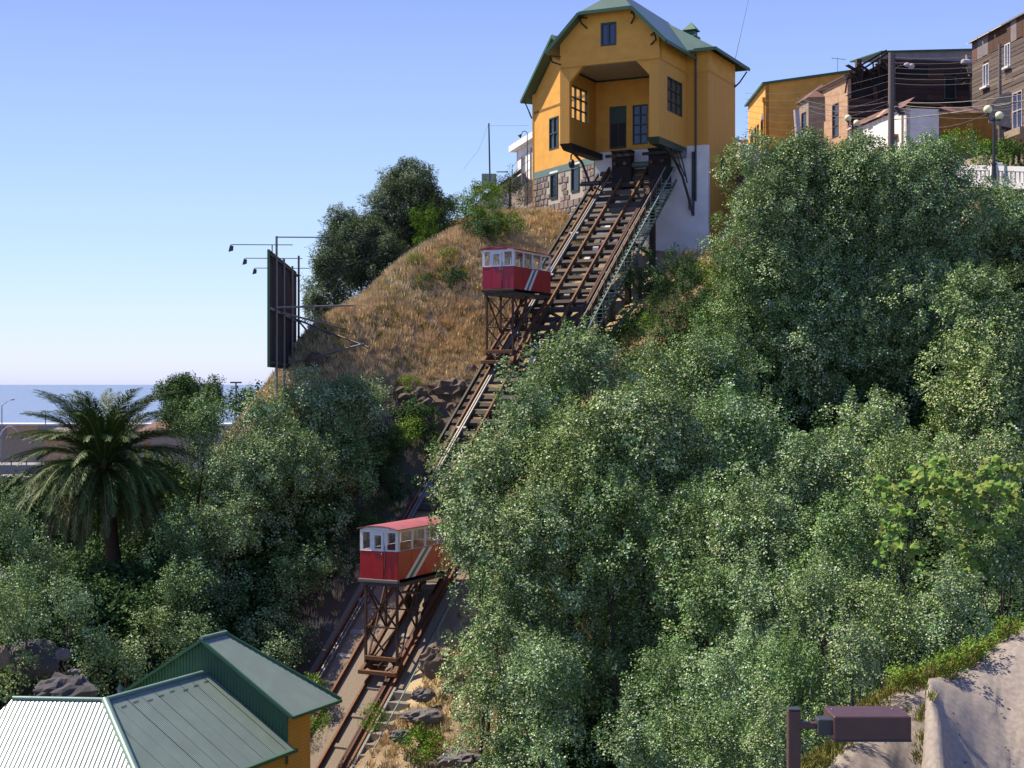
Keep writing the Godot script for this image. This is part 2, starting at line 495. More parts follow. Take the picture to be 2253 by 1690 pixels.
func land():
	land_height()
	var st := MB.new()
	var nv := PackedVector3Array()
	var nn := PackedVector3Array()
	var nc := PackedColorArray()
	var ix := PackedInt32Array()
	for i in NA:
		for j in NB:
			var a := A0 + i * STEP
			var b := B0 + j * STEP
			nv.append(Vector3(a, grid[i * NB + j], -b))
			var gx := (grid[mini(i + 1, NA - 1) * NB + j] - grid[maxi(i - 1, 0) * NB + j]) / (2 * STEP)
			var gz := (grid[i * NB + mini(j + 1, NB - 1)] - grid[i * NB + maxi(j - 1, 0)]) / (2 * STEP)
			var m := Vector3(-gx, 1, gz).normalized()
			nn.append(m)
			var dry := Color(0.46, 0.36, 0.21)
			var soil := Color(0.25, 0.18, 0.11)
			var stone := Color(0.15, 0.13, 0.12)
			var t := noise.get_noise_2d(a * 3.0 + 50, b * 3.0) * 0.5 + 0.5
			var k := dry.lerp(soil, smoothstep(0.45, 0.7, t))
			k = k.lerp(Color(0.12, 0.12, 0.04), smoothstep(0.6, 0.8, noise.get_noise_2d(a * 2.0, b * 2.0 + 90) * 0.5 + 0.5) * 0.7)
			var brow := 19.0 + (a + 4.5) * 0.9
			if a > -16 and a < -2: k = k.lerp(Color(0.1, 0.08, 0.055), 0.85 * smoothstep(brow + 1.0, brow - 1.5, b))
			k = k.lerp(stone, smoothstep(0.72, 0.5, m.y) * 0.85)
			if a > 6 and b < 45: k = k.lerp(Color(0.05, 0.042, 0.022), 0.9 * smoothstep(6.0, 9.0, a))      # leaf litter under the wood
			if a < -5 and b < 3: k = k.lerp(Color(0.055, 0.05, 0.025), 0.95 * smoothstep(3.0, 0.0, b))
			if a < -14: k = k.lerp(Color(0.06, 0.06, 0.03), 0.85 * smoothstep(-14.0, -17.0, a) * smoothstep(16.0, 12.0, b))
			if a < -2.4 and a > -9: k = k.lerp(Color(0.1, 0.075, 0.05), 0.8 * smoothstep(7.0, 4.0, b))  # bank beside the lower rails coloured dark, standing in for its shade
			if b > 46: k = k.lerp(Color(0.24, 0.22, 0.2), 0.7)                  # streets and yards
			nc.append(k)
	for i in NA - 1:
		for j in NB - 1:
			var p := i * NB + j
			ix.append_array([p, p + 1, p + NB, p + 1, p + NB + 1, p + NB])
	var ar := []
	ar.resize(Mesh.ARRAY_MAX)
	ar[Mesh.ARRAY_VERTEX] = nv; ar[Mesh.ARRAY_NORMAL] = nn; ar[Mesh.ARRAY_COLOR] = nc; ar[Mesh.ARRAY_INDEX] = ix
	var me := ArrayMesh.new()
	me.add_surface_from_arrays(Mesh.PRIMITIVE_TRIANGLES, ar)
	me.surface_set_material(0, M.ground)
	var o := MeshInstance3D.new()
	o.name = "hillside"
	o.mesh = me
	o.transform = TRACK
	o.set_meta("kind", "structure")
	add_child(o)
	# flat harbour land, and the sea out to the horizon
	st = MB.new()
	st.quad(Vector3(-900, -30.5, 150), Vector3(1200, -30.5, 150), Vector3(1200, -30.5, -430), Vector3(-900, -30.5, -430))
	struct(st, "harbour_ground", M.port)
	st = MB.new()
	var xs := [-60000.0, -12000.0, -3000.0, 0.0, 3000.0, 12000.0, 60000.0]
	for i in 6:
		for z in [[-380.0, -3000.0], [-3000.0, -12000.0], [-12000.0, -60000.0]]:
			st.quad(Vector3(xs[i], -33, z[0]), Vector3(xs[i + 1], -33, z[0]), Vector3(xs[i + 1], -33, z[1]), Vector3(xs[i], -33, z[1]))
	M.sea.normal_enabled = true
	var wv := noise_tex(0.03, 0, 1, FastNoiseLite.TYPE_SIMPLEX_SMOOTH, 4)
	wv.as_normal_map = true; wv.bump_strength = 3.0; wv.color_ramp = null
	M.sea.normal_texture = wv
	M.sea.uv1_triplanar = true; M.sea.uv1_world_triplanar = true
	M.sea.uv1_scale = Vector3(0.012, 0.012, 0.03)
	M.sea.albedo_texture = noise_tex(0.004, 0.8, 1.0, FastNoiseLite.TYPE_SIMPLEX_SMOOTH, 3)
	struct(st, "sea", M.sea)
func sheet_along(mb: MB, a0: float, a1: float, up: float, b0: float, b1: float, thick := 0.12):
	var n := int(ceil((b1 - b0) / 1.2))
	for i in n:
		var p := lerpf(b0, b1, float(i) / n)
		var q := lerpf(b0, b1, float(i + 1) / n)
		mb.hexa([at(a0, up - thick, p), at(a1, up - thick, p), at(a1, up - thick, q), at(a0, up - thick, q), at(a0, up, p), at(a1, up, p), at(a1, up, q), at(a0, up, q)])

func track():
	# the concrete incline below, poured on the rock: part of the ground
	var mb := MB.new()
	for s in [[-2.75, 2.75]]:
		sheet_along(mb, s[0], s[1], -0.27, -16, 6.5, 0.6)
	struct(mb, "track_bed", M.concrete, TRACK)
	var t := thing("funicular_track", "rusty double funicular track climbing the hill on sleepers and trestle", "railway track", at(0, 0, 0))
	for k in [[-2.24, "rail_rust"], [-0.745, "rail_rust"], [0.745, "rail_rust"], [2.24, "rail_rust"]]:
		mb = MB.new()
		sheet_along(mb, k[0] - 0.055, k[0] + 0.055, 0.0, -15, 38.0, 0.075)
		sheet_along(mb, k[0] - 0.02, k[0] + 0.02, -0.075, -15, 38.0, 0.11)
		sheet_along(mb, k[0] - 0.1, k[0] + 0.1, -0.18, -15, 38.0, 0.04)
		part(mb, "rail", M.rail_rust, t)
	for k in [[-1.9, "trough"], [1.82, "trough"]]:          # twin strips that guide each haulage cable
		mb = MB.new()
		sheet_along(mb, k[0] - 0.1, k[0] - 0.03, 0.02, -15, 36.2, 0.2)
		sheet_along(mb, k[0] + 0.06, k[0] + 0.13, 0.02, -15, 37.0, 0.2)
		part(mb, "cable_trough", M.trough if k[0] < 0 else M.rail_red, t)
		mb = MB.new()
		for i in 26: mb.tube(at(k[0] + 0.015, -0.02, -15 + i * 2), at(k[0] + 0.015, -0.02, -13 + i * 2), 0.022, 0.022, 6, false)
		part(mb, "haulage_cable", M.dark_metal, t)
	# concrete ribs between the rails of the incline
	var b := -14.5
	while b < 5.5:
		for k in [[-1.72, -0.86], [0.86, 1.66]]:
			mb = MB.new()
			mb.hexa([at(k[0], -0.29, b), at(k[1], -0.29, b), at(k[1], -0.29, b + 0.2), at(k[0], -0.29, b + 0.2), at(k[0], -0.17, b), at(k[1], -0.17, b), at(k[1], -0.17, b + 0.16), at(k[0], -0.17, b + 0.16)])
			part(mb, "rib", M.concrete if rng.randf() < 0.6 else M.concrete_grey, t)
		b += rng.randf_range(1.2, 1.45)
	# timber sleepers higher up
	b = 5.8
	var kinds := ["sleeper", "sleeper_b", "sleeper_c", "sleeper", "sleeper_b"]
	while b < 38:
		var wide := b > 15
		for s in ([[-2.75, 2.65]] if wide else [[-2.7, -0.3], [0.3, 2.7]]):
			mb = MB.new()
			var l: float = s[0] + rng.randf_range(-0.15, 0.1)
			var r: float = s[1] + rng.randf_range(-0.1, 0.2)
			var e := rng.randf_range(-0.03, 0.05)
			mb.hexa([at(l, -0.4, b), at(r, -0.4, b + e), at(r, -0.4 + 0.16, b + e + 0.24), at(l, -0.4 + 0.16, b + 0.24), at(l, -0.22, b - 0.02), at(r, -0.22, b + e - 0.02), at(r, -0.2, b + e + 0.22), at(l, -0.2, b + 0.22)])
			part(mb, "sleeper", M[kinds[rng.randi() % 5]], t)
		b += rng.randf_range(0.48, 0.86)
	# pale blocks and planks left lying between the sleepers
	for i in 15:
		var bb := rng.randf_range(19, 35)
		var aa: float = [-2.5, -2.0, -1.3, 0.0, 0.1, 1.3][rng.randi() % 6] + rng.randf_range(-0.15, 0.15)
		mb = MB.new()
		mb.hexa([at(aa - 0.2, -0.5, bb), at(aa + 0.2, -0.5, bb), at(aa + 0.2, -0.5, bb + 0.45), at(aa - 0.2, -0.5, bb + 0.45), at(aa - 0.19, -0.3, bb), at(aa + 0.19, -0.3, bb), at(aa + 0.19, -0.3, bb + 0.42), at(aa - 0.19, -0.3, bb + 0.42)])
		part(mb, "packing_block", M.pale_stone if i % 2 else M.sleeper_c, t)
	# stringers under the trestle
	for a in [-2.55, -2.24, -0.745, 0.745, 2.24]:
		mb = MB.new()
		sheet_along(mb, a - 0.1, a + 0.1, -0.42, 6, 38, 0.34)
		part(mb, "stringer", M.dark_timber if a < -2.5 else M.sleeper_b, t)
	mb = MB.new()
	sheet_along(mb, -2.98, -2.86, -0.12, 14, 37.5, 0.3)
	part(mb, "edge_beam", M.dark_timber, t)
	# bents: posts and beams that carry the trestle
	for bb in [12.0, 16.5, 21.0, 25.5, 30.0, 34.5]:
		var top := rail_y(bb) - 0.76
		for a in [-2.2, 0.0, 2.3]:
			var g := ground(a, bb) - 0.6
			if top - g < 0.5: continue
			mb = MB.new()
			mb.box(t3(a - 0.17, g, bb + 0.17), t3(a + 0.17, top, bb - 0.17))
			part(mb, "post", M.sleeper_b, t)
		mb = MB.new()
		mb.box(t3(-2.7, top, bb + 0.15), t3(2.75, top + 0.3, bb - 0.15))
		part(mb, "cap_beam", M.dark_timber, t)
		mb = MB.new()
		var gm := maxf(ground(0, bb), top - 3.6)
		if top - gm > 1.5:
			mb.beam(t3(-2.2, gm + 0.2, bb - 0.2), t3(2.3, top - 0.1, bb - 0.2), 0.12, 0.2)
			mb.beam(t3(2.3, gm + 0.2, bb - 0.25), t3(-2.2, top - 0.1, bb - 0.25), 0.12, 0.2)
			part(mb, "brace", M.dark_timber, t)
	# timber planking and the tall concrete pier on the right flank
	mb = MB.new()
	mb.box(t3(2.75, 1.6, 30.4), t3(3.15, 8.4, 29.7))
	part(mb, "pier", M.concrete_grey, t)
	for k in [[27.4, 5.4, 1.5], [25.7, 3.4, 1.3], [23.6, 1.8, 1.6]]:
		for i in 3:
			mb = MB.new()
			var b0: float = k[0] - i * 0.42
			mb.box(t3(2.42, k[1] - k[2] + rng.randf_range(-0.2, 0.1), b0), t3(2.52, k[1] + rng.randf_range(-0.15, 0.1), b0 - 0.4))
			part(mb, "plank", M.char_brown if i == 1 else M.sleeper_c, t)
	# guide rollers that carry the cable
	for bb in [-6.5, -1.0, 4.5, 10.6, 11.2, 15.0, 22.0, 27.0, 31.0]:
		for a in [-1.885, 1.835]:
			mb = MB.new()
			mb.tube(at(a - 0.3, -0.18, bb), at(a + 0.3, -0.18, bb), 0.14, 0.14, 12)
			mb.tube(at(a - 0.38, -0.18, bb), at(a + 0.38, -0.18, bb), 0.03, 0.03, 6)
			part(mb, "roller", M.galvanised if a < 0 else M.steel_rust, t)
	# bumper towers at the head of each track
	for a in [-0.77, 1.95]:
		mb = MB.new()
		var y := 13.95
		mb.box(t3(a - 0.7, y - 0.6, 37.2), t3(a + 0.7, y + 2.15, 36.5))
		mb.box(t3(a - 0.74, y + 2.15, 37.25), t3(a + 0.74, y + 2.28, 36.42))
		part(mb, "buffer_box", M.char, t)
		mb = MB.new()
		mb.beam(t3(a - 1.1, y + 1.9, 36.38), t3(a + 1.0, y + 1.9, 36.38), 0.18, 0.2)
		part(mb, "buffer_beam", M.dark_timber, t)
		for s in [-1, 1]:
			mb = MB.new()
			mb.tube(t3(a + s * 0.4, y + 1.3, 36.5), t3(a + s * 0.4, y + 1.3, 36.15), 0.1, 0.13, 10)
			part(mb, "buffer", M.steel_rust, t)
	mb = MB.new()
	mb.tube(t3(-0.1, 15.2, 36.9), t3(1.3, 15.2, 36.9), 0.2, 0.2, 14)
	part(mb, "cable_drum", M.walk_green, t)
	mb = MB.new()
	mb.tube(t3(-3.0, rail_y(34.5) + 1.0, 34.6), t3(-1.6, rail_y(34.5) + 1.0, 34.6), 0.16, 0.16, 10)
	part(mb, "shaft", M.dark_metal, t)

	# the green service stair beside the upper trestle
	t = thing("service_stair", "narrow green metal stair with pale handrails beside the upper trestle", "staircase", at(3.1, 0, 21))
	for a in [2.75, 3.45]:
		mb = MB.new()
		for i in 15: mb.tube(at(a, 1.0, 20.8 + i), at(a, 1.0, 21.8 + i), 0.04, 0.04, 6, false)
		part(mb, "handrail", M.hand_rail, t)
		mb = MB.new()
		sheet_along(mb, a - 0.05, a + 0.05, 0.02, 20.8, 36, 0.22)
		part(mb, "stringer", M.walk_green, t)
		b = 21.0
		while b < 36:
			mb = MB.new()
			mb.tube(at(a, 0, b), at(a, 1.0, b), 0.025, 0.025, 6, false)
			part(mb, "baluster", M.walk_green, t)
			b += 1.0
	b = 20.9
	while b < 35.8:
		mb = MB.new()
		var p := at(0, 0.05, b)
		mb.box(Vector3(2.62, p.y - 0.04, p.z - 0.14), Vector3(3.58, p.y, p.z + 0.14))
		part(mb, "tread", M.hand_rail if rng.randf() < 0.4 else M.walk_green, t)
		b += 0.34
	for bb in [21.5, 24.5, 27.5, 30.5, 33.5]:
		mb = MB.new()
		mb.beam(at(2.3, -0.4, bb), at(3.55, -0.05, bb), 0.08, 0.12)
		part(mb, "bracket", M.walk_green, t)

	# concrete steps beside the lower incline
	t = thing("concrete_stair", "pale concrete steps beside the foot of the track", "staircase", at(3.4, 0, -5))
	b = -13.0
	while b < -0.4:
		mb = MB.new()
		var y := rail_y(b) + 0.42
		mb.box(Vector3(2.72, y - 0.9, -b - 0.5), Vector3(3.75 + rng.randf_range(-0.06, 0.06), y, -b))
		part(mb, "step", M.step, t)
		b += 0.5
	mb = MB.new()
	sheet_along(mb, 2.6, 2.72, 0.35, -14, -0.2, 0.8)
	part(mb, "side_wall", M.concrete_grey, t)
	t = thing("stair_handrail", "thin pale handrail climbing beside the concrete steps over the rocks", "handrail", at(3.85, 0, -5))
	for s in [[-10.0, -4.6], [-4.2, 1.4], [1.8, 5.0]]:
		mb = MB.new()
		mb.tube(at(3.85, 1.35, s[0]), at(3.85, 1.35, s[1]), 0.03, 0.03, 6)
		part(mb, "rail", M.hand_rail, t)
		for e in s:
			mb = MB.new()
			mb.tube(at(3.85, -0.3, e), at(3.85, 1.35, e), 0.03, 0.03, 6)
			part(mb, "post", M.hand_rail, t)
	# a stub of masonry left of the incline
	mb = MB.new()
	var w := thing("retaining_wall", "weathered stone wall stub left of the lower track", "wall", t3(-4.4, -13.4, 3.2))
	var rows := [[-12.0, 0.5], [-12.5, 0.5], [-13.0, 0.5]]
	for i in 3:
		var x := -5.5 + 0.15 * i
		while x < -2.95:
			var ww := minf(rng.randf_range(0.45, 0.85), -2.9 - x)
			mb = MB.new()
			mb.bevel(t3(x + 0.02, rows[i][0] - 0.48, 3.9), t3(x + ww - 0.02, rows[i][0] + rng.randf_range(-0.03, 0.03), 3.1 - rng.randf_range(0, 0.08)), 0.04)
			part(mb, "stone", [M.earth_wall, M.stone_b, M.rock][rng.randi() % 3], w)
			x += ww

func cabin(called: String, label: String, a: float, b: float, floor_y: float, base_y: float, upper: bool):
	# a is the middle of the track, b the downhill end of the car; the floor is level
	var t := thing(called, label, "funicular car", t3(a, base_y, b))
	var red: Material = M.car_red if upper else M.car_red_b
	var w := 1.03
	var ln := 5.25
	var y := floor_y
	var ws := y + 1.32
	var top := y + 2.32
	var f := -b
	var mb := MB.new()
	mb.box(Vector3(a - w + 0.03, y, f - ln + 0.03), Vector3(a + w - 0.03, y + 0.06, f - 0.03))
	part(mb, "floor", M.car_inside, t)
	mb = MB.new()
	mb.bevel(Vector3(a - w - 0.05, y - 0.16, f - 0.12), Vector3(a + w + 0.05, y, f + 0.1), 0.02)
	part(mb, "sill", M.pole if not upper else M.sleeper_b, t)
	# two narrow red panels beside the door, and the door itself
	var d0 := a - w + (0.68 if not upper else 0.62)
	var d1 := a + w - (0.75 if not upper else 0.78)
	for k in [[a - w, d0 - 0.02], [d1 + 0.02, a + w]]:
		mb = MB.new()
		mb.bevel(Vector3(k[0], y, f - 0.05), Vector3(k[1], ws, f), 0.012)
		part(mb, "front_panel", red, t)
	mb = MB.new()
	mb.bevel(Vector3(d0, y + 0.02, f - 0.04), Vector3(d1, ws, f + 0.03), 0.012)
	part(mb, "door", red, t)
	mb = MB.new()
	mb.wall(Vector3(d0, ws + 0.004, f + 0.035), Vector3.RIGHT, Vector3.UP, d1 - d0, 0.88, [[0.13, 0.12, d1 - d0 - 0.13, 0.74]], 0.05)
	var dw := part(mb, "door_window", M.car_white, t)
	mb = MB.new()
	mb.quad(Vector3(d0 + 0.1, ws + 0.1, f + 0.008), Vector3(d1 - 0.1, ws + 0.1, f + 0.008), Vector3(d1 - 0.1, ws + 0.78, f + 0.008), Vector3(d0 + 0.1, ws + 0.78, f + 0.008))
	part(mb, "pane", M.pane, dw)
	mb = MB.new()
	mb.bevel(Vector3(d1 - 0.12, ws - 0.2, f + 0.03), Vector3(d1 - 0.06, ws - 0.08, f + 0.07), 0.01)
	part(mb, "handle", M.galvanised, t)
	# white window frames, front and back
	for s in [0, 1]:
		var z := f if s == 0 else f - ln + 0.05
		for k in ([[a - w, d0 - 0.015], [d1 + 0.015, a + w]] if s == 0 else [[a - w, a - 0.3], [a - 0.3, a + 0.3], [a + 0.3, a + w]]):
			mb = MB.new()
			var ww: float = k[1] - k[0]
			mb.wall(Vector3(k[0], ws + 0.003, z), Vector3.RIGHT, Vector3.UP, ww, top - ws, [[0.16, 0.08, ww - 0.12, 0.88]], 0.05)
			var fr := part(mb, "window_frame", M.car_white, t)
			mb = MB.new()
			mb.quad(Vector3(k[0] + 0.1, ws + 0.05, z - 0.025), Vector3(k[1] - 0.08, ws + 0.05, z - 0.025), Vector3(k[1] - 0.08, ws + 0.92, z - 0.025), Vector3(k[0] + 0.1, ws + 0.92, z - 0.025))
			part(mb, "pane", M.pane, fr)
	mb = MB.new()
	mb.box(Vector3(d0 - 0.015, ws + 0.885, f - 0.05), Vector3(d1 + 0.015, top, f - 0.002))
	part(mb, "door_header", M.car_white, t)
	mb = MB.new()
	mb.bevel(Vector3(a - w, y, f - ln), Vector3(a + w, ws, f - ln + 0.05), 0.012)
	part(mb, "back_panel", red, t)
	# long sides: red below, four windows above
	for s in [-1.0, 1.0]:
		var x0 = a + s * w
		mb = MB.new()
		mb.bevel(Vector3(minf(x0, x0 - s * 0.05), y, f - ln + 0.055), Vector3(maxf(x0, x0 - s * 0.05), ws, f - 0.055), 0.012)
		part(mb, "side_panel", red, t)
		mb = MB.new()
		var holes := []
		var pw := (ln - 0.3) / 4.0
		for i in 4: holes.append([0.12 + i * pw + 0.07, 0.03, 0.12 + (i + 1) * pw - 0.07, 0.88])
		var o := Vector3(x0, ws + 0.003, f - 0.055) if s > 0 else Vector3(x0, ws + 0.003, f - ln + 0.055)
		mb.wall(o, Vector3(0, 0, -s), Vector3.UP, ln - 0.11, top - ws, holes, 0.05)
		var fr := part(mb, "window_band", M.car_white, t)
		for i in 4:
			if upper and s > 0 and i == 3: continue
			mb = MB.new()
			var z0: float = o.z - s * (0.12 + i * pw + 0.04)
			var z1: float = o.z - s * (0.12 + (i + 1) * pw - 0.04)
			var x = x0 - s * 0.025
			mb.quad(Vector3(x, ws + 0.01, z0), Vector3(x, ws + 0.01, z1), Vector3(x, ws + 0.9, z1), Vector3(x, ws + 0.9, z0))
			part(mb, "pane", M.pane, fr)
		if s > 0:
			# slanting stripes, thin painted boards on the panel
			var g := 0.28 if upper else 0.32
			var q0 := 1.45 if upper else 0.72
			var lean := 1.15 if upper else 1.72
			for i in 3:
				mb = MB.new()
				var z := f - q0 - i * g
				var xx = x0 + 0.004
				mb.hexa([Vector3(xx, y + 0.01, z), Vector3(xx + 0.006, y + 0.01, z), Vector3(xx + 0.006, y + 0.01, z - g + 0.01), Vector3(xx, y + 0.01, z - g + 0.01),
					Vector3(xx, ws, z - lean), Vector3(xx + 0.006, ws, z - lean), Vector3(xx + 0.006, ws, z - lean - g + 0.01), Vector3(xx, ws, z - lean - g + 0.01)])
				part(mb, "stripe", (M.stripe_blue if upper else M.stripe_green) if i == 1 else M.stripe_white, t)
	# belt moulding and panel seams
	mb = MB.new()
	mb.bevel(Vector3(a + w - 0.002, ws - 0.03, f - ln + 0.06), Vector3(a + w + 0.018, ws + 0.012, f - 0.06), 0.004)
	mb.bevel(Vector3(a - w, ws - 0.03, f - 0.002), Vector3(d0 - 0.02, ws + 0.012, f + 0.016), 0.004)
	mb.bevel(Vector3(d1 + 0.02, ws - 0.03, f - 0.002), Vector3(a + w, ws + 0.012, f + 0.016), 0.004)
	part(mb, "belt_rail", red, t)
	for i in 3:
		mb = MB.new()
		mb.box(Vector3(a + w - 0.002, y + 0.03, f - 1.3 * (i + 1) - 0.012), Vector3(a + w + 0.003, ws - 0.03, f - 1.3 * (i + 1) + 0.012))
		part(mb, "panel_seam", M.rail_red, t)
	mb = MB.new()
	mb.tube(Vector3(d1 + 0.06, y + 0.5, f + 0.05), Vector3(d1 + 0.06, ws + 0.3, f + 0.05), 0.014, 0.014, 6)
	part(mb, "grab_rail", M.galvanised, t)
	# benches inside
	for s in [-1.0, 1.0]:
		mb = MB.new()
		mb.box(Vector3(minf(a + s * (w - 0.06), a + s * (w - 0.45)), y + 0.4, f - ln + 0.3), Vector3(maxf(a + s * (w - 0.06), a + s * (w - 0.45)), y + 0.46, f - 0.9))
		part(mb, "bench", M.sleeper, t)
	# vaulted roof
	mb = MB.new()
	for i in 10:
		var p := []
		for j in [i, i + 1]:
			var q = -1.0 + j / 5.0
			p.append([a + q * (w + 0.1), top + 0.02 + 0.15 * (1 - q * q)])
		mb.hexa([Vector3(p[0][0], p[0][1], f + 0.16), Vector3(p[1][0], p[1][1], f + 0.16), Vector3(p[1][0], p[1][1], f - ln - 0.12), Vector3(p[0][0], p[0][1], f - ln - 0.12),
			Vector3(p[0][0], p[0][1] + 0.04, f + 0.16), Vector3(p[1][0], p[1][1] + 0.04, f + 0.16), Vector3(p[1][0], p[1][1] + 0.04, f - ln - 0.12), Vector3(p[0][0], p[0][1] + 0.04, f - ln - 0.12)])
	part(mb, "roof", M.car_roof if upper else M.car_roof_b, t)
	for z in [f - 0.004, f - ln + 0.056]:
		mb = MB.new()
		var ps := [Vector3(a - w, top + 0.003, z), Vector3(a + w, top + 0.003, z)]
		for i in 9:
			var q := 1.0 - i / 4.0
			ps.append(Vector3(a + q * w * 0.98, top + 0.012 + 0.14 * (1 - q * q), z))
		mb.poly(ps, Vector3(0, 0, -0.05))
		part(mb, "gable_end", M.car_white, t)
	mb = MB.new()
	mb.bevel(Vector3(a - 0.75, top + 0.01, f + 0.005), Vector3(a + 0.62, top + 0.11, f + 0.06), 0.01)
	part(mb, "sign_board", M.car_white if not upper else M.car_roof, t)
	# the iron wedge below: underframe, posts, braces, bogie frame
	mb = MB.new()
	mb.box(Vector3(a - w + 0.02, y - 0.34, f - ln), Vector3(a + w - 0.02, y - 0.165, f - 0.14))
	part(mb, "underframe", M.dark_metal, t)
	var yb := base_y
	var g := 0.86
	var ends := []
	for s in [-1.0, 1.0]:
		var x = a + s * g
		mb = MB.new()
		mb.beam(Vector3(x, yb + 0.1, f - 0.25), Vector3(x, y - 0.34, f - 0.25), 0.12, 0.1, Vector3.BACK)
		part(mb, "post", M.steel_rust, t)
		mb = MB.new()
		mb.beam(Vector3(x, yb + 1.75, f - 2.1), Vector3(x, y - 0.34, f - 2.1), 0.1, 0.1, Vector3.BACK)
		part(mb, "post", M.steel_rust, t)
		mb = MB.new()                                           # raking sill along the track
		mb.beam(Vector3(x, yb + 0.05, f + 0.05), Vector3(x, y - 0.3, f - ln + 0.1), 0.14, 0.2)
		part(mb, "raking_sill", M.rail_red, t)
		mb = MB.new()
		mb.beam(Vector3(x, yb + 0.2, f - 0.3), Vector3(x, y - 0.4, f - 2.1), 0.07, 0.07)
		part(mb, "brace", M.steel_rust, t)
		mb = MB.new()
		mb.beam(Vector3(x, y - 0.4, f - 0.3), Vector3(x, yb + 1.8, f - 2.1), 0.07, 0.07)
		part(mb, "brace", M.steel_rust, t)
		for z in [[f - 0.55, 0.35], [f - 3.9, 0.35]]:
			mb = MB.new()
			var yy: float = rail_y(-z[0]) + 0.3
			mb.tube(Vector3(x - s * 0.19, yy, z[0]), Vector3(x - s * 0.03, yy, z[0]), 0.3, 0.3, 16)
			mb.tube(Vector3(x - s * 0.22, yy, z[0]), Vector3(x - s * 0.18, yy, z[0]), 0.36, 0.36, 16)
			part(mb, "wheel", M.steel_rust, t)
	var ym := (y + yb) / 2.0 - 0.1
	for k in [[Vector3(a - g, ym, f - 0.2), Vector3(a + g, ym, f - 0.2)], [Vector3(a - g, ym, f - 0.22), Vector3(a + g, y - 0.36, f - 0.22)], [Vector3(a + g, ym, f - 0.26), Vector3(a - g, y - 0.36, f - 0.26)],
			[Vector3(a - g, yb + 0.15, f - 0.22), Vector3(a + g, ym, f - 0.22)], [Vector3(a + g, yb + 0.15, f - 0.26), Vector3(a - g, ym, f - 0.26)],
			[Vector3(a - g, ym + 0.6, f - 2.1), Vector3(a + g, ym + 0.6, f - 2.1)], [Vector3(a - g, yb + 1.8, f - 2.1), Vector3(a + g, y - 0.4, f - 2.1)]]:
		mb = MB.new()
		mb.beam(k[0], k[1], 0.08, 0.07)
		part(mb, "brace", M.steel_rust, t)
	for k in [[yb, f + 0.12, 1.03], [yb + 0.62, f - 0.25, 0.88]]:
		mb = MB.new()
		mb.bevel(Vector3(a - k[2], k[0] - 0.1, k[1] - 0.1), Vector3(a + k[2], k[0] + 0.1, k[1] + 0.1), 0.015)
		part(mb, "cross_beam", M.rail_rust, t)
	for s in [-1.0, 1.0]:
		mb = MB.new()
		mb.beam(Vector3(a + s * 0.98, yb, f + 0.12), Vector3(a + s * 0.88, yb + 0.4, f - 0.35), 0.12, 0.16)
		part(mb, "bumper_arm", M.rail_rust, t)
	mb = MB.new()                                               # brake gear between the beams
	mb.tube(Vector3(a - 0.4, yb + 0.3, f - 0.2), Vector3(a + 0.35, yb + 0.3, f - 0.2), 0.05, 0.05, 8)
	mb.tube(Vector3(a - 0.1, yb + 0.25, f - 0.15), Vector3(a + 0.15, yb + 0.55, f - 0.2), 0.04, 0.04, 8)
	mb.box(Vector3(a - 0.25, yb + 0.1, f - 0.45), Vector3(a + 0.05, yb + 0.5, f - 0.25))
	part(mb, "brake_gear", M.steel_rust, t)
	if upper: return
	mb = MB.new()
	mb.box(Vector3(a + 0.1, y - 0.9, f - 2.3), Vector3(a + 0.9, y - 0.82, f - 1.9))
	part(mb, "step_plate", M.pole, t)
func window_set(parent: Node3D, o: Vector3, x: Vector3, w: float, h: float, nx: int, ny: int, frame: Material, pane: Material, deep := 0.1, bar := 0.06):
	# frame with bars, one mesh, and its pane as a sub-part; o is the lower left corner on the wall's face
	var n := x.cross(Vector3.UP)
	var mb := MB.new()
	var holes := []
	var cw := (w - bar) / nx
	var ch := (h - bar) / ny
	for i in nx:
		for j in ny: holes.append([bar + i * cw, bar + j * ch, (i + 1) * cw, (j + 1) * ch])
	mb.wall(o + n * 0.03, x, Vector3.UP, w, h, holes, deep)
	var f := part(mb, "window", frame, parent)
	mb = MB.new()
	var p := o - n * (deep * 0.5)
	mb.quad(p + x * 0.02 + Vector3(0, 0.02, 0), p + x * (w - 0.02) + Vector3(0, 0.02, 0), p + x * (w - 0.02) + Vector3(0, h - 0.02, 0), p + x * 0.02 + Vector3(0, h - 0.02, 0))
	part(mb, "pane", pane, f)
	return f

func fringe(mb: MB, o: Vector3, x: Vector3, w: float):
	# scalloped drip board: a thin strip with hanging teeth
	var n := x.cross(Vector3.UP) * 0.035
	var p := o + n
	mb.hexa([o + Vector3(0, -0.02, 0) + n, o + x * w + Vector3(0, -0.02, 0) + n, o + x * w, o, o + Vector3(0, 0.07, 0) + n, o + x * w + Vector3(0, 0.07, 0) + n, o + x * w + Vector3(0, 0.07, 0), o + Vector3(0, 0.07, 0)])
	var k := int(w / 0.16)
	for i in k:
		var q := p + x * (w * i / k)
		var e := x * (w / k)
		mb.tri(q + Vector3(0, -0.02, 0), q + e * 0.5 + Vector3(0, -0.15, 0), q + e + Vector3(0, -0.02, 0))

func roof_slab(mb: MB, ps: Array, thick := 0.12):
	mb.poly(ps, Vector3(0, -thick, 0))

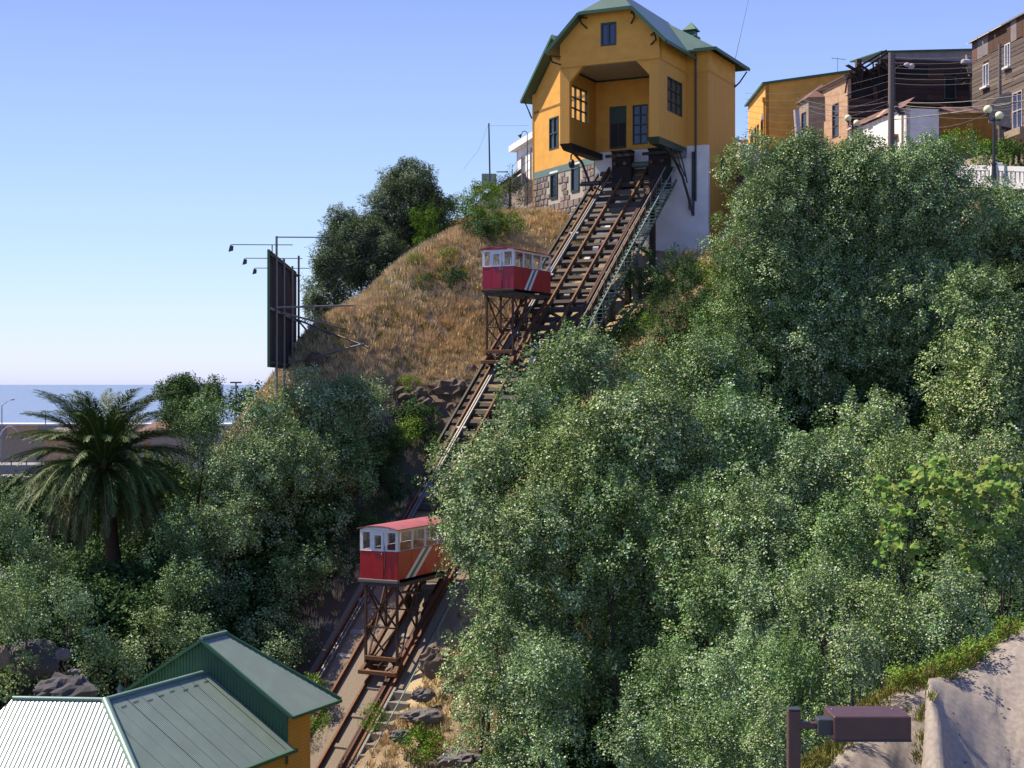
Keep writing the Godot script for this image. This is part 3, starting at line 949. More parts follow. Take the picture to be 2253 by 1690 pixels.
func upper_station():
	var t := thing("upper_station", "tall yellow timber station with green roof and open bay above the track", "station building", t3(0, 8.5, 40))
	var mb := MB.new()
	var F0 := 32.5
	var B0_ := 38.0
	var FL := 16.3
	var R := Vector3.RIGHT
	# ---- the projecting bay ----
	for s in [[-3.62, -2.93], [2.83, 3.52]]:
		mb = MB.new()
		mb.box(t3(s[0], FL, F0 + 0.4), t3(s[1], 21.5, F0))
		part(mb, "bay_post", M.yellow_wall, t)
	mb = MB.new()                                       # gable front with its attic window and the opening's canted corners below
	var g := F0 - 0.03
	mb.wall(t3(-0.62, 22.6, g), R, Vector3.UP, 1.12, 1.56, [[0.1, 0.1, 1.02, 1.46]], 0.25)
	var gw := mb
	mb = MB.new()
	mb.poly([t3(-3.62, 21.5, g), t3(-2.1, 21.5, g), t3(-0.62, 22.6, g), t3(-0.62, 24.16, g), t3(-0.62, 25.2, g), t3(-1.45, 25.2, g), t3(-3.62, 23.05, g)], Vector3(0, 0, -0.25))
	mb.poly([t3(3.52, 21.5, g), t3(3.52, 23.05, g), t3(1.4, 25.2, g), t3(0.5, 25.2, g), t3(0.5, 24.16, g), t3(0.5, 22.6, g), t3(2.0, 21.5, g)], Vector3(0, 0, -0.25))
	mb.poly([t3(-2.1, 21.5, g), t3(2.0, 21.5, g), t3(0.5, 22.6, g), t3(-0.62, 22.6, g)], Vector3(0, 0, -0.25))
	mb.poly([t3(-0.62, 24.16, g), t3(0.5, 24.16, g), t3(0.5, 25.2, g), t3(-0.62, 25.2, g)], Vector3(0, 0, -0.25))
	part(mb, "gable", M.yellow_plain, t)
	for s in [[-2.93, -1.9], [2.83, 1.82]]:
		mb = MB.new()
		mb.poly([t3(s[0], 21.497, F0 + 0.01), t3(s[0], 20.42, F0 + 0.01), t3(s[1], 21.497, F0 + 0.01)], Vector3(0, 0, -0.35))
		part(mb, "knee_panel", M.yellow_plain, t)
	window_set(t, t3(-0.62, 22.6, g), R, 1.12, 1.56, 2, 1, M.green_trim, M.pane_blue, 0.12, 0.12)
	mb = MB.new()
	fringe(mb, t3(-3.62, 21.5, F0 - 0.05), R, 7.14)
	part(mb, "drip_fringe", M.yellow_plain, t)
	# bay sides: outside and inside
	for s in [-1.0, 1.0]:
		var xo := -3.62 if s < 0 else 3.52
		mb = MB.new()
		var o := t3(xo, FL, F0 + 0.4) if s > 0 else t3(xo, FL, B0_)
		var dx := Vector3(0, 0, -s)
		var hz := [1.15, 2.05, 4.05, 4.25] if s > 0 else [1.3, 2.05, 4.2, 4.25]
		mb.wall(o, dx, Vector3.UP, 5.1, 5.2, [[hz[0], hz[1] - 0.1, hz[2], hz[3]]], 0.3)
		part(mb, "bay_side", M.yellow_wall, t)
		mb = MB.new()
		mb.wall(o + Vector3(0, 5.2, 0), dx, Vector3.UP, 5.1, 1.6, [], 0.3)
		part(mb, "bay_frieze", M.yellow_plain, t)
		window_set(t, o + dx * hz[0] + Vector3(0, hz[1] - 0.1, 0) - dx.cross(Vector3.UP) * (0.0 if s > 0 else 0.08), dx, hz[2] - hz[0], hz[3] - hz[1] + 0.1, 3, 3, M.green_trim, M.pane if s < 0 else M.pane_dark, 0.16, 0.07)
		mb = MB.new()
		fringe(mb, o + Vector3(0, 5.22, 0), dx, 5.1)
		part(mb, "drip_fringe", M.yellow_plain, t)
	# ceiling, cornice, underside
	mb = MB.new()
	mb.box(t3(-3.3, 21.52, B0_), t3(3.2, 21.62, F0 + 0.3))
	part(mb, "bay_ceiling", M.soffit, t)
	mb = MB.new()
	mb.box(t3(-3.3, 21.4, B0_), t3(3.2, 21.515, B0_ - 0.1))
	mb.box(t3(-3.3, 21.4, B0_ - 0.1), t3(-3.2, 21.515, F0 + 0.4))
	mb.box(t3(3.1, 21.4, B0_ - 0.1), t3(3.2, 21.515, F0 + 0.4))
	part(mb, "cornice", M.green_trim, t)
	for s in [[-3.62, -2.75], [2.65, 3.52]]:
		mb = MB.new()
		mb.hexa([t3(s[0] + 0.1, FL - 0.42, F0 + 0.3), t3(s[1] - 0.1, FL - 0.42, F0 + 0.3), t3(s[1], FL - 0.42, B0_), t3(s[0], FL - 0.42, B0_), t3(s[0] - 0.03, FL - 0.005, F0 - 0.03), t3(s[1], FL - 0.005, F0 - 0.03), t3(s[1], FL - 0.005, B0_), t3(s[0] - 0.03, FL - 0.005, B0_)])
		part(mb, "bay_soffit", M.dark_timber if s[0] < 0 else M.green_trim, t)
	# ---- back wall of the bay with door and window, white masonry below ----
	mb = MB.new()
	mb.wall(t3(-3.3, 16.45, B0_), R, Vector3.UP, 6.5, 5.1, [[1.05, 0.15, 2.32, 3.15], [2.8, 0.35, 3.92, 3.12]], 0.3)
	part(mb, "bay_back_wall", M.yellow_plain, t)
	mb = MB.new()
	mb.bevel(t3(-2.25, 16.6, B0_ + 0.12), t3(-0.98, 19.6, B0_ - 0.04), 0.02)
	var dr := part(mb, "door", M.green_trim, t)
	mb = MB.new()
	for i in 2:
		mb.bevel(t3(-2.12 + i * 0.58, 16.75, B0_ - 0.02), t3(-1.62 + i * 0.58, 18.4, B0_ - 0.06), 0.015)
	part(mb, "door_panel", M.dark_timber, dr)
	window_set(t, t3(-0.5, 16.8, B0_), R, 1.12, 2.77, 2, 4, M.green_trim, M.pane_blue, 0.14, 0.07)
	mb = MB.new()
	mb.wall(t3(-3.35, 7.5, B0_ - 0.05), R, Vector3.UP, 8.4, 8.93, [], 0.5)
	part(mb, "white_base", M.white_wall, t)
	mb = MB.new()
	mb.box(t3(3.0, 7.4, B0_), t3(5.12, 10.88, B0_ - 0.14))
	part(mb, "base_plinth", M.white_wall, t)
	# ---- the house behind: front strip and right flank ----
	mb = MB.new()
	mb.wall(t3(3.2, 16.43, B0_), R, Vector3.UP, 1.85, 5.1, [], 0.3)
	part(mb, "front_strip", M.yellow_wall, t)
	mb = MB.new()
	mb.wall(t3(3.2, 21.53, B0_), R, Vector3.UP, 1.85, 1.45, [], 0.3)
	part(mb, "front_frieze", M.yellow_plain, t)
	mb = MB.new()
	fringe(mb, t3(3.2, 21.53, B0_), R, 1.85)
	part(mb, "drip_fringe", M.yellow_plain, t)
	mb = MB.new()
	mb.wall(t3(5.06, 7.5, B0_ + 0.3), Vector3.FORWARD, Vector3.UP, 5.75, 14.0, [[2.3, 6.9, 3.75, 8.4]], 0.3)
	part(mb, "right_wall", M.yellow_wall, t)
	mb = MB.new()
	mb.wall(t3(5.06, 21.5, B0_ + 0.3), Vector3.FORWARD, Vector3.UP, 5.75, 1.5, [], 0.3)
	part(mb, "right_frieze", M.yellow_plain, t)
	mb = MB.new()
	fringe(mb, t3(5.06, 21.6, B0_), Vector3.FORWARD, 6.05)
	part(mb, "drip_fringe", M.yellow_plain, t)
	window_set(t, t3(5.06, 14.4, B0_ + 2.6), Vector3.FORWARD, 1.45, 1.5, 2, 1, M.green_trim, M.pane_dark, 0.12, 0.1)
	mb = MB.new()
	mb.wall(t3(5.0, 7.5, 44.05), Vector3.LEFT, Vector3.UP, 16.0, 15.4, [], 0.3)
	part(mb, "back_wall", M.yellow_plain, t)
	# ---- the slanted left wing: stone below, band, yellow above ----
	var K := t3(-3.35, 0, 38.0)
	var D := Vector3(-0.792, 0, -0.61)                  # along the wall, away from the track
	var P := func(q: float, y: float) -> Vector3: return K + D * q + Vector3(0, y, 0)
	var X := -D                                          # left to right seen from outside
	mb = MB.new()
	mb.wall(P.call(9.6, 16.22), X, Vector3.UP, 9.6, 4.58, [[2.6, 1.35, 4.1, 3.75]], 0.3)
	part(mb, "left_wall", M.yellow_plain, t)
	mb = MB.new()
	mb.poly([P.call(9.6, 20.8), P.call(0.1, 20.8), P.call(0.1, 21.65), P.call(5.1, 25.55), P.call(9.6, 22.0)], -X.cross(Vector3.UP) * 0.3)
	part(mb, "left_gable", M.yellow_plain, t)
	mb = MB.new()
	fringe(mb, P.call(9.62, 20.8), X, 9.0)
	part(mb, "drip_fringe", M.mustard, t)
	mb = MB.new()
	mb.wall(P.call(9.62, 15.7) + X.cross(Vector3.UP) * 0.04, X, Vector3.UP, 9.6, 0.515, [], 0.3)
	part(mb, "band", M.teal_band, t)
	window_set(t, P.call(7.0, 17.57), X, 1.5, 2.4, 2, 2, M.green_trim, M.pane_dark, 0.14, 0.1)
	mb = MB.new()
	mb.quad(P.call(6.85, 17.7) - X.cross(Vector3.UP) * 0.13, P.call(6.15, 17.7) - X.cross(Vector3.UP) * 0.13, P.call(6.15, 19.2) - X.cross(Vector3.UP) * 0.13, P.call(6.85, 19.2) - X.cross(Vector3.UP) * 0.13)
	part(mb, "curtain", M.curtain, t)
	# rubble masonry: every stone its own piece, bedded in pale mortar
	mb = MB.new()
	mb.wall(P.call(9.6, 8.6), X, Vector3.UP, 9.6, 7.1, [[2.85, 5.25, 3.95, 7.1], [6.1, 5.4, 7.3, 7.1]], 0.35)
	var base := part(mb, "stone_base", M.mortar, t)
	var N := X.cross(Vector3.UP)
	var y := 9.0
	while y < 15.6:
		var hh := rng.randf_range(0.4, 0.62)
		if y + hh > 15.5: hh = 15.68 - y
		var q := 0.03
		while q < 9.55:
			var ww := rng.randf_range(0.45, 0.95)
			if q + ww > 9.2: ww = 9.57 - q
			var skip := false
			for k in [[5.65, 6.75, 13.85, 15.8], [2.3, 3.5, 14.0, 15.95]]:
				skip = skip or (q + ww > k[0] - 0.1 and q < k[1] + 0.1 and y + hh > k[2] - 0.1 and y < k[3])
			if not skip:
				mb = MB.new()
				var dn := func(qq: float) -> float: return 0.13 * noise.get_noise_2d(qq * 14.0, y * 31.0)
				var f := [P.call(q + 0.025, y + 0.025 + dn.call(q)), P.call(q + ww - 0.025, y + 0.025 + dn.call(q + ww)), P.call(q + ww - 0.025, y + hh - 0.025 + dn.call(q + ww)), P.call(q + 0.025, y + hh - 0.025 + dn.call(q))]
				var mid: Vector3 = (f[0] + f[1] + f[2] + f[3]) / 4.0
				var ff := []
				for e in f: ff.append(mid + (e - mid) * 0.84 + N * rng.randf_range(0.045, 0.08))
				mb.quad(ff[1], ff[0], ff[3], ff[2])
				for i in 4:
					var j := (i + 1) % 4
					mb.quad(f[j], f[i], ff[i], ff[j])
				part(mb, "stone", M[["stone", "stone_b", "stone_c"][rng.randi() % 3]], base)
			q += ww
		y += hh
	for k in [[6.75, 13.85, 1.1, 1.9], [3.5, 14.0, 1.2, 1.95]]:
		window_set(t, P.call(k[0], k[1]) + N * 0.05, X, k[2], k[3], 1, 1, M.green_trim, M.pane_dark, 0.16, 0.13)
		mb = MB.new()
		var lo: Vector3 = P.call(k[0] + 0.1, k[1] + k[3] + 0.02) + N * 0.06
		mb.wall(lo, X, Vector3.UP, k[2] + 0.2, 0.15, [], 0.12)
		part(mb, "lintel", M.white_paint, t)
	mb = MB.new()
	mb.wall(P.call(9.72, 8.6), X, Vector3.UP, 0.14, 7.1, [], 0.2)
	part(mb, "quoin", M.yellow_plain, t)
	# ---- roofs ----
	var ov := F0 - 0.75
	mb = MB.new()                                       # bay roof: two steep slopes and a clipped gable
	roof_slab(mb, [t3(4.25, 22.42, ov), t3(1.83, 24.85, ov), t3(0, 26.62, 34.0), t3(0, 26.62, 44.0), t3(4.25, 22.42, 44.0)])
	part(mb, "roof_slope", M.roof_green, t)
	mb = MB.new()
	roof_slab(mb, [t3(-4.35, 22.42, ov), t3(-4.35, 22.42, 44.0), t3(0, 26.63, 44.0), t3(0, 26.63, 34.0), t3(-1.9, 24.85, ov)])
	part(mb, "roof_slope", M.roof_green, t)
	mb = MB.new()
	roof_slab(mb, [t3(-1.93, 24.86, ov - 0.02), t3(1.86, 24.86, ov - 0.02), t3(0, 26.64, 33.98)])
	part(mb, "roof_hip", M.roof_green, t)
	mb = MB.new()                                       # hipped main roof
	roof_slab(mb, [t3(2.2, 22.93, 37.45), t3(5.72, 22.93, 37.45), t3(0.0, 26.5, 43.2), t3(-2.0, 26.5, 43.2)])
	part(mb, "roof_slope", M.roof_green, t)
	mb = MB.new()
	roof_slab(mb, [t3(5.72, 22.94, 37.45), t3(5.72, 22.94, 45.3), t3(0, 26.51, 44.2), t3(0, 26.51, 43.2)])
	part(mb, "roof_slope", M.roof_green, t)
	mb = MB.new()
	roof_slab(mb, [t3(5.72, 22.94, 45.3), t3(-10, 22.94, 45.3), t3(-8, 25.4, 44.6), t3(0, 26.52, 44.2)])
	part(mb, "roof_slope", M.roof_green, t)
	var e := N * 0.75                                    # wing roof over the slanted gable
	var inn := -N * 7.0
	mb = MB.new()
	roof_slab(mb, [P.call(10.25, 21.72) + e, P.call(5.1, 25.77) + e, P.call(5.1, 25.77) + inn, P.call(10.25, 21.72) + inn * 0.6])
	part(mb, "roof_slope", M.roof_green, t)
	mb = MB.new()
	roof_slab(mb, [P.call(5.1, 25.78) + e, P.call(0.2, 21.9) + e, P.call(0.2, 21.9) + inn, P.call(5.1, 25.78) + inn])
	part(mb, "roof_slope", M.roof_green, t)
	# barge boards, gutters, eaves brackets
	for k in [[t3(-4.37, 22.36, ov - 0.03), t3(-1.93, 24.8, ov - 0.03)], [t3(-1.93, 24.8, ov - 0.03), t3(1.86, 24.8, ov - 0.03)], [t3(1.86, 24.8, ov - 0.03), t3(4.27, 22.36, ov - 0.03)], [t3(4.3, 22.35, ov), t3(4.3, 22.35, 37.4)], [t3(4.2, 22.88, 37.42), t3(5.76, 22.88, 37.42)], [t3(5.76, 22.88, 37.4), t3(5.76, 22.88, 45.3)],
			[P.call(10.27, 21.68) + N * 0.78, P.call(5.1, 25.73) + N * 0.78], [P.call(5.1, 25.73) + N * 0.78, P.call(0.2, 21.85) + N * 0.78]]:
		mb = MB.new()
		mb.beam(k[0], k[1], 0.07, 0.22)
		part(mb, "barge_board", M.wall_green, t)
	for k in [[-1.95, 24.62, -1.6, 23.9], [1.88, 24.62, 1.55, 23.9], [-4.1, 22.2, -3.55, 21.65], [3.4, 23.0, 2.95, 22.35]]:
		mb = MB.new()
		mb.path([t3(k[0], k[1], ov + 0.1), t3(k[0], k[1] - 0.35, ov + 0.5), t3(k[2], k[3], F0 - 0.06)], 0.06, 0.05, 6)
		mb.beam(t3(k[0], k[1], ov + 0.1), t3(k[2], k[1] - 0.02, F0 - 0.06), 0.07, 0.07)
		part(mb, "eaves_bracket", M.dark_timber, t)
	mb = MB.new()
	mb.path([t3(5.1, 21.4, 43.8), t3(5.35, 21.8, 44.2), t3(5.6, 22.7, 45.1)], 0.06, 0.05, 6)
	part(mb, "eaves_bracket", M.dark_timber, t)
	mb = MB.new()
	mb.path([P.call(9.7, 20.4) + N * 0.1, P.call(9.75, 20.9) + N * 0.3, P.call(9.95, 21.75) + N * 0.6], 0.06, 0.05, 6)
	part(mb, "eaves_bracket", M.dark_timber, t)
	mb = MB.new()
	mb.tube(t3(4.18, 12.6, B0_ - 0.12), t3(4.18, 22.7, B0_ - 0.12), 0.07, 0.07, 8)
	part(mb, "downpipe", M.dark_metal, t)
	# chimney cowl
	mb = MB.new()
	var cx := 0.7
	var cb := 47.0
	mb.box(t3(cx - 0.4, 23.4, cb + 0.4), t3(cx + 0.4, 26.0, cb - 0.4))
	mb.bevel(t3(cx - 0.55, 26.0, cb + 0.55), t3(cx + 0.55, 26.14, cb - 0.55), 0.03)
	mb.box(t3(cx - 0.36, 26.14, cb + 0.36), t3(cx + 0.36, 26.5, cb - 0.36))
	var cc := [t3(cx - 0.52, 26.5, cb - 0.52), t3(cx + 0.52, 26.5, cb - 0.52), t3(cx + 0.52, 26.5, cb + 0.52), t3(cx - 0.52, 26.5, cb + 0.52)]
	for v in cc.size(): cc[v].y += 0.1
	for i in 4: mb.poly([cc[i], cc[(i + 1) % 4], t3(cx, 27.25, cb)], Vector3(0, -0.05, 0))
	part(mb, "chimney", M.wall_green, t)
	mb = MB.new()
	mb.tube(t3(4.6, 23.5, 45.3), t3(5.5, 28.2, 45.9), 0.025, 0.015, 6)
	part(mb, "aerial", M.trough, t)
	# iron brackets that hold the bay
	for k in [[-2.0, 0], [3.3, 1]]:
		mb = MB.new()
		var a: float = k[0]
		if k[1]:
			mb.beam(t3(4.0, 16.0, B0_ - 0.12), t3(4.0, 11.6, B0_ - 0.12), 0.16, 0.16, Vector3.BACK)
			mb.path([t3(a, 15.9, 34.2), t3(a + 0.1, 15.3, 35.6), t3(a + 0.3, 14.2, 36.8), t3(a + 0.5, 12.8, 37.5), t3(4.0, 11.7, 37.85)], 0.09, 0.09, 8)
			for i in 3:
				mb.path([t3(a + 0.2, 15.8, 35.0 + i * 0.8), t3(a + 0.3, 15.0, 35.6 + i * 0.7), t3(a + 0.45, 14.6 - i * 0.4, 36.4 + i * 0.5)], 0.05, 0.05, 6)
		else:
			mb.path([t3(-3.2, 15.9, 33.6), t3(-3.0, 15.3, 34.8), t3(-2.75, 13.4, 36.2), t3(-2.7, 11.8, 36.6)], 0.09, 0.08, 8)
			mb.tube(t3(-3.7, 15.2, 34.4), t3(-3.5, 15.2, 34.4), 0.3, 0.3, 14)
			mb.path([t3(-3.6, 15.3, 34.3), t3(-3.6, 15.8, 34.3), t3(-3.3, 15.95, 34.3)], 0.06, 0.06, 6)
		part(mb, "iron_bracket", M.dark_metal, t)
	mb = MB.new()
	mb.bevel(t3(3.7, 12.0, B0_ - 0.1), t3(4.0, 12.7, B0_ - 0.32), 0.03)
	part(mb, "meter_box", M.galvanised, t)
	mb = MB.new()
	mb.box(t3(2.6, 15.55, B0_ - 0.4), t3(3.6, 16.0, B0_ - 0.9))
	part(mb, "cable_guard", M.galvanised, t)
func tin(mb: MB, ps: Array, down: Vector3, pitch := 0.1, deep := 0.012):
	# corrugated sheet cut to a flat outline: the waves run along down, four facets to a wave
	var m: Vector3 = (ps[1] - ps[0]).cross(ps[2] - ps[0]).normalized()
	if m.y < -0.05 or (absf(m.y) <= 0.05 and m.z < 0): m = -m
	var d := (down - m * down.dot(m)).normalized()
	var x := d.cross(m).normalized()
	var lo := 1e9
	var hi := -1e9
	for p in ps:
		lo = minf(lo, x.dot(p)); hi = maxf(hi, x.dot(p))
	var span := func(s: float) -> Array:
		var t0 := 1e9
		var t1 := -1e9
		for i in ps.size():
			var p: Vector3 = ps[i]
			var q: Vector3 = ps[(i + 1) % ps.size()]
			var a := x.dot(p) - s
			var b := x.dot(q) - s
			if a * b > 0 or absf(a - b) < 1e-6: continue
			var t := d.dot(p.lerp(q, a / (a - b)))
			t0 = minf(t0, t); t1 = maxf(t1, t)
		return [t0, t1]
	var h: float = m.dot(ps[0])
	var k := int(ceil((hi - lo) / pitch * 4.0))
	for i in k:
		var s0 := lo + (hi - lo) * (i + 0.001) / k
		var s1 := lo + (hi - lo) * (i + 0.999) / k
		var e0: Array = span.call(s0)
		var e1: Array = span.call(s1)
		if e0[1] < e0[0] or e1[1] < e1[0]: continue
		var ph0 := TAU * s0 / pitch
		var ph1 := TAU * s1 / pitch
		var w0 := m * (h + deep * cos(ph0)) + x * s0
		var w1 := m * (h + deep * cos(ph1)) + x * s1
		var n0 := (m + x * (deep * TAU / pitch * sin(ph0))).normalized()
		var n1 := (m + x * (deep * TAU / pitch * sin(ph1))).normalized()
		mb.stri(w0 + d * e0[0], w0 + d * e0[1], w1 + d * e1[1], n0, n0, n1)
		mb.stri(w0 + d * e0[0], w1 + d * e1[1], w1 + d * e1[0], n0, n1, n1)

func lower_station():
	var t := thing("lower_station", "green tin roofed orange station at the foot of the track", "station building", t3(0, -24, -14))
	var mb := MB.new()
	var RY := -11.85
	# upper, taller block over the track mouth
	mb = MB.new()
	tin(mb, [t3(-0.3, -10.47, -9.2), t3(-0.3, -10.47, -10.75), t3(4.15, -13.2, -10.75), t3(4.15, -13.2, -7.25)], Vector3(1, -0.6, 0))
	part(mb, "upper_roof", M.roof_near, t)
	mb = MB.new()
	tin(mb, [t3(-0.3, -10.47, -10.75), t3(-0.3, -10.47, -9.2), t3(-4.75, -13.2, -7.25), t3(-4.75, -13.2, -10.75)], Vector3(-1, -0.6, 0))
	part(mb, "upper_roof", M.roof_near, t)
	mb = MB.new()
	tin(mb, [t3(-0.3, -10.48, -9.2), t3(4.15, -13.21, -7.25), t3(-4.75, -13.21, -7.25)], Vector3(0, -1, -0.7))
	part(mb, "upper_roof", M.roof_near, t)
	for k in [[t3(-0.3, -10.5, -10.78), t3(4.18, -13.24, -10.78)], [t3(-0.3, -10.5, -10.78), t3(-4.78, -13.24, -10.78)], [t3(4.18, -13.24, -10.78), t3(4.18, -13.24, -7.2)], [t3(-0.3, -10.42, -9.2), t3(4.18, -13.16, -7.22)]]:
		mb = MB.new()
		mb.beam(k[0], k[1], 0.09, 0.12)
		part(mb, "barge_board", M.wall_green, t)
	mb = MB.new()
	mb.tube(t3(-0.3, -10.42, -9.1), t3(-0.3, -10.42, -10.8), 0.09, 0.09, 10)
	part(mb, "ridge_cap", M.flashing, t)
	# clerestory wall between the roofs, ribbed tin
	mb = MB.new()
	tin(mb, [t3(-0.3, -10.55, -10.45), t3(3.62, -12.95, -10.45), t3(3.62, -15.5, -10.45), t3(-0.3, -13.2, -10.45)], Vector3.DOWN, 0.16, 0.025)
	part(mb, "tin_wall", M.wall_green, t)
	mb = MB.new()
	tin(mb, [t3(-4.4, -13.0, -10.45), t3(-0.3, -10.55, -10.45), t3(-0.3, -13.2, -10.45), t3(-4.4, -15.5, -10.45)], Vector3.DOWN, 0.16, 0.025)
	part(mb, "tin_wall", M.wall_green, t)
	mb = MB.new()
	mb.wall(t3(3.6, -26, -10.4), Vector3.FORWARD, Vector3.UP, 1.75, 13.1, [], 0.2)
	mb.wall(t3(-4.2, -14.6, -10.42), Vector3.RIGHT, Vector3.UP, 7.8, 1.4, [], 0.05)
	part(mb, "orange_wall", M.yellow_wall, t)
	mb = MB.new()
	mb.tube(t3(3.68, -15.2, -10.44), t3(3.68, -13.3, -10.44), 0.05, 0.05, 8)
	mb.tube(t3(3.66, -13.25, -10.44), t3(4.1, -13.2, -10.5), 0.05, 0.05, 8)
	part(mb, "downpipe", M.wall_green, t)
	for i in 3:
		mb = MB.new()
		mb.beam(t3(3.6, -13.35, -8.9 - i * 0.6), t3(4.1, -13.3, -8.9 - i * 0.6), 0.08, 0.1)
		part(mb, "rafter_end", M.wall_green, t)
	# lower roof: right slope, hip, and the left slope, paled for sun glare
	var S0 := t3(-0.26, RY, -16.6)
	var S1 := t3(-3.58, RY, -17.9)
	var H := t3(4.1, -14.55, -19.3)
	mb = MB.new()
	tin(mb, [t3(-0.26, RY, -10.47), S0, H, t3(4.1, -14.55, -10.47)], Vector3(1, -0.62, 0), 0.1, 0.009)
	part(mb, "lower_roof", M.roof_near, t)
	var dirA := (S1 - S0).normalized()
	var drop := H - S0
	drop -= dirA * drop.dot(dirA)
	var slope := drop / -drop.y
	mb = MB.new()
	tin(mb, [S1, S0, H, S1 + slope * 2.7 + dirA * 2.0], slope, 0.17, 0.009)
	part(mb, "lower_roof", M.roof_glint, t)
	mb = MB.new()
	tin(mb, [S0, t3(-0.26, RY, -10.47), t3(-5.0, -14.8, -10.47), t3(-5.0, -14.8, -18.0)], Vector3(-1, -0.6, 0))
	part(mb, "lower_roof", M.roof_near, t)
	mb = MB.new()
	tin(mb, [S1, S1 + slope * 2.7 + dirA * 2.0, S1 + Vector3(-3.4, -2.7, -1.2)], Vector3(-1, -0.7, 0))
	part(mb, "lower_roof", M.roof_near, t)
	for k in [[S0, t3(-0.26, RY, -10.4), 0.1], [S1, S0, 0.09], [S0, H, 0.15]]:
		mb = MB.new()
		mb.tube(k[0] + Vector3(0, 0.02, 0), k[1] + Vector3(0, 0.02, 0), k[2], k[2], 10)
		part(mb, "ridge_cap", M.flashing, t)
	mb = MB.new()
	mb.beam(t3(4.14, -14.6, -10.4), t3(4.14, -14.6, -19.3), 0.12, 0.14)
	part(mb, "gutter", M.wall_green, t)
	# seams where the sheets overlap
	for i in 11:                                        # edges of the overlapping sheets, down the slope
		mb = MB.new()
		var b := -10.95 - i * 0.78
		var a1 := minf(4.0, 4.0 if b > -16.5 else 4.0)
		var a0 := -0.1 if b > -16.4 else -0.26 + (-16.6 - b) * 1.58 + 0.2
		mb.beam(t3(a0, RY - (a0 + 0.26) * 0.62 + 0.012, b), t3(a1, RY - (a1 + 0.26) * 0.62 + 0.012, b), 0.02, 0.014)
		part(mb, "sheet_lap", M.flashing if i % 2 else M.wall_green, t)
	for i in 9:
		mb = MB.new()
		var b := -10.9 - i * 0.72
		var a0 := 0.15 + 0.05 * (i % 3)
		mb.beam(t3(a0, RY - (a0 + 0.26) * 0.62 + 0.02, b), t3(a0 + 0.02, RY - (a0 + 0.28) * 0.62 + 0.02, b - 0.32), 0.012, 0.02)
		part(mb, "sheet_lap", M.dark_metal, t)
	mb = MB.new()
	mb.wall(t3(3.62, -26, -19.0), Vector3.FORWARD, Vector3.UP, 8.55, 11.35, [], 0.2)
	part(mb, "orange_wall", M.yellow_wall, t)
	mb = MB.new()
	mb.wall(t3(-5, -26, -18.6), Vector3.RIGHT, Vector3.UP, 8.6, 11.0, [], 0.2)
	mb.wall(t3(-4.6, -26, -10.6), Vector3.BACK, Vector3.UP, 8.0, 11.3, [], 0.2)
	part(mb, "orange_wall", M.yellow_wall, t)
	# the old lantern that shows over the ridge
	var l := thing("lantern", "small pale lantern behind the green tin roof ridge", "street lamp", Vector3(place(264, 1545, 64).x, -19, place(264, 1545, 64).z), WORLD)
	var o: Vector3 = place(264, 1530, 64)
	mb = MB.new()
	mb.tube(Vector3(o.x, -19, o.z), o, 0.05, 0.04, 8)
	part(mb, "post", M.dark_metal, l)
	mb = MB.new()
	mb.tube(o, o + Vector3(0, 0.26, 0), 0.09, 0.15, 6)
	part(mb, "lamp_glass", M.pole_pale, l)
	mb = MB.new()
	mb.tube(o + Vector3(0, 0.26, 0), o + Vector3(0, 0.46, 0), 0.22, 0.05, 6)
	mb.tube(o + Vector3(0, 0.46, 0), o + Vector3(0, 0.56, 0), 0.03, 0.02, 6)
	part(mb, "cap", M.flashing, l)

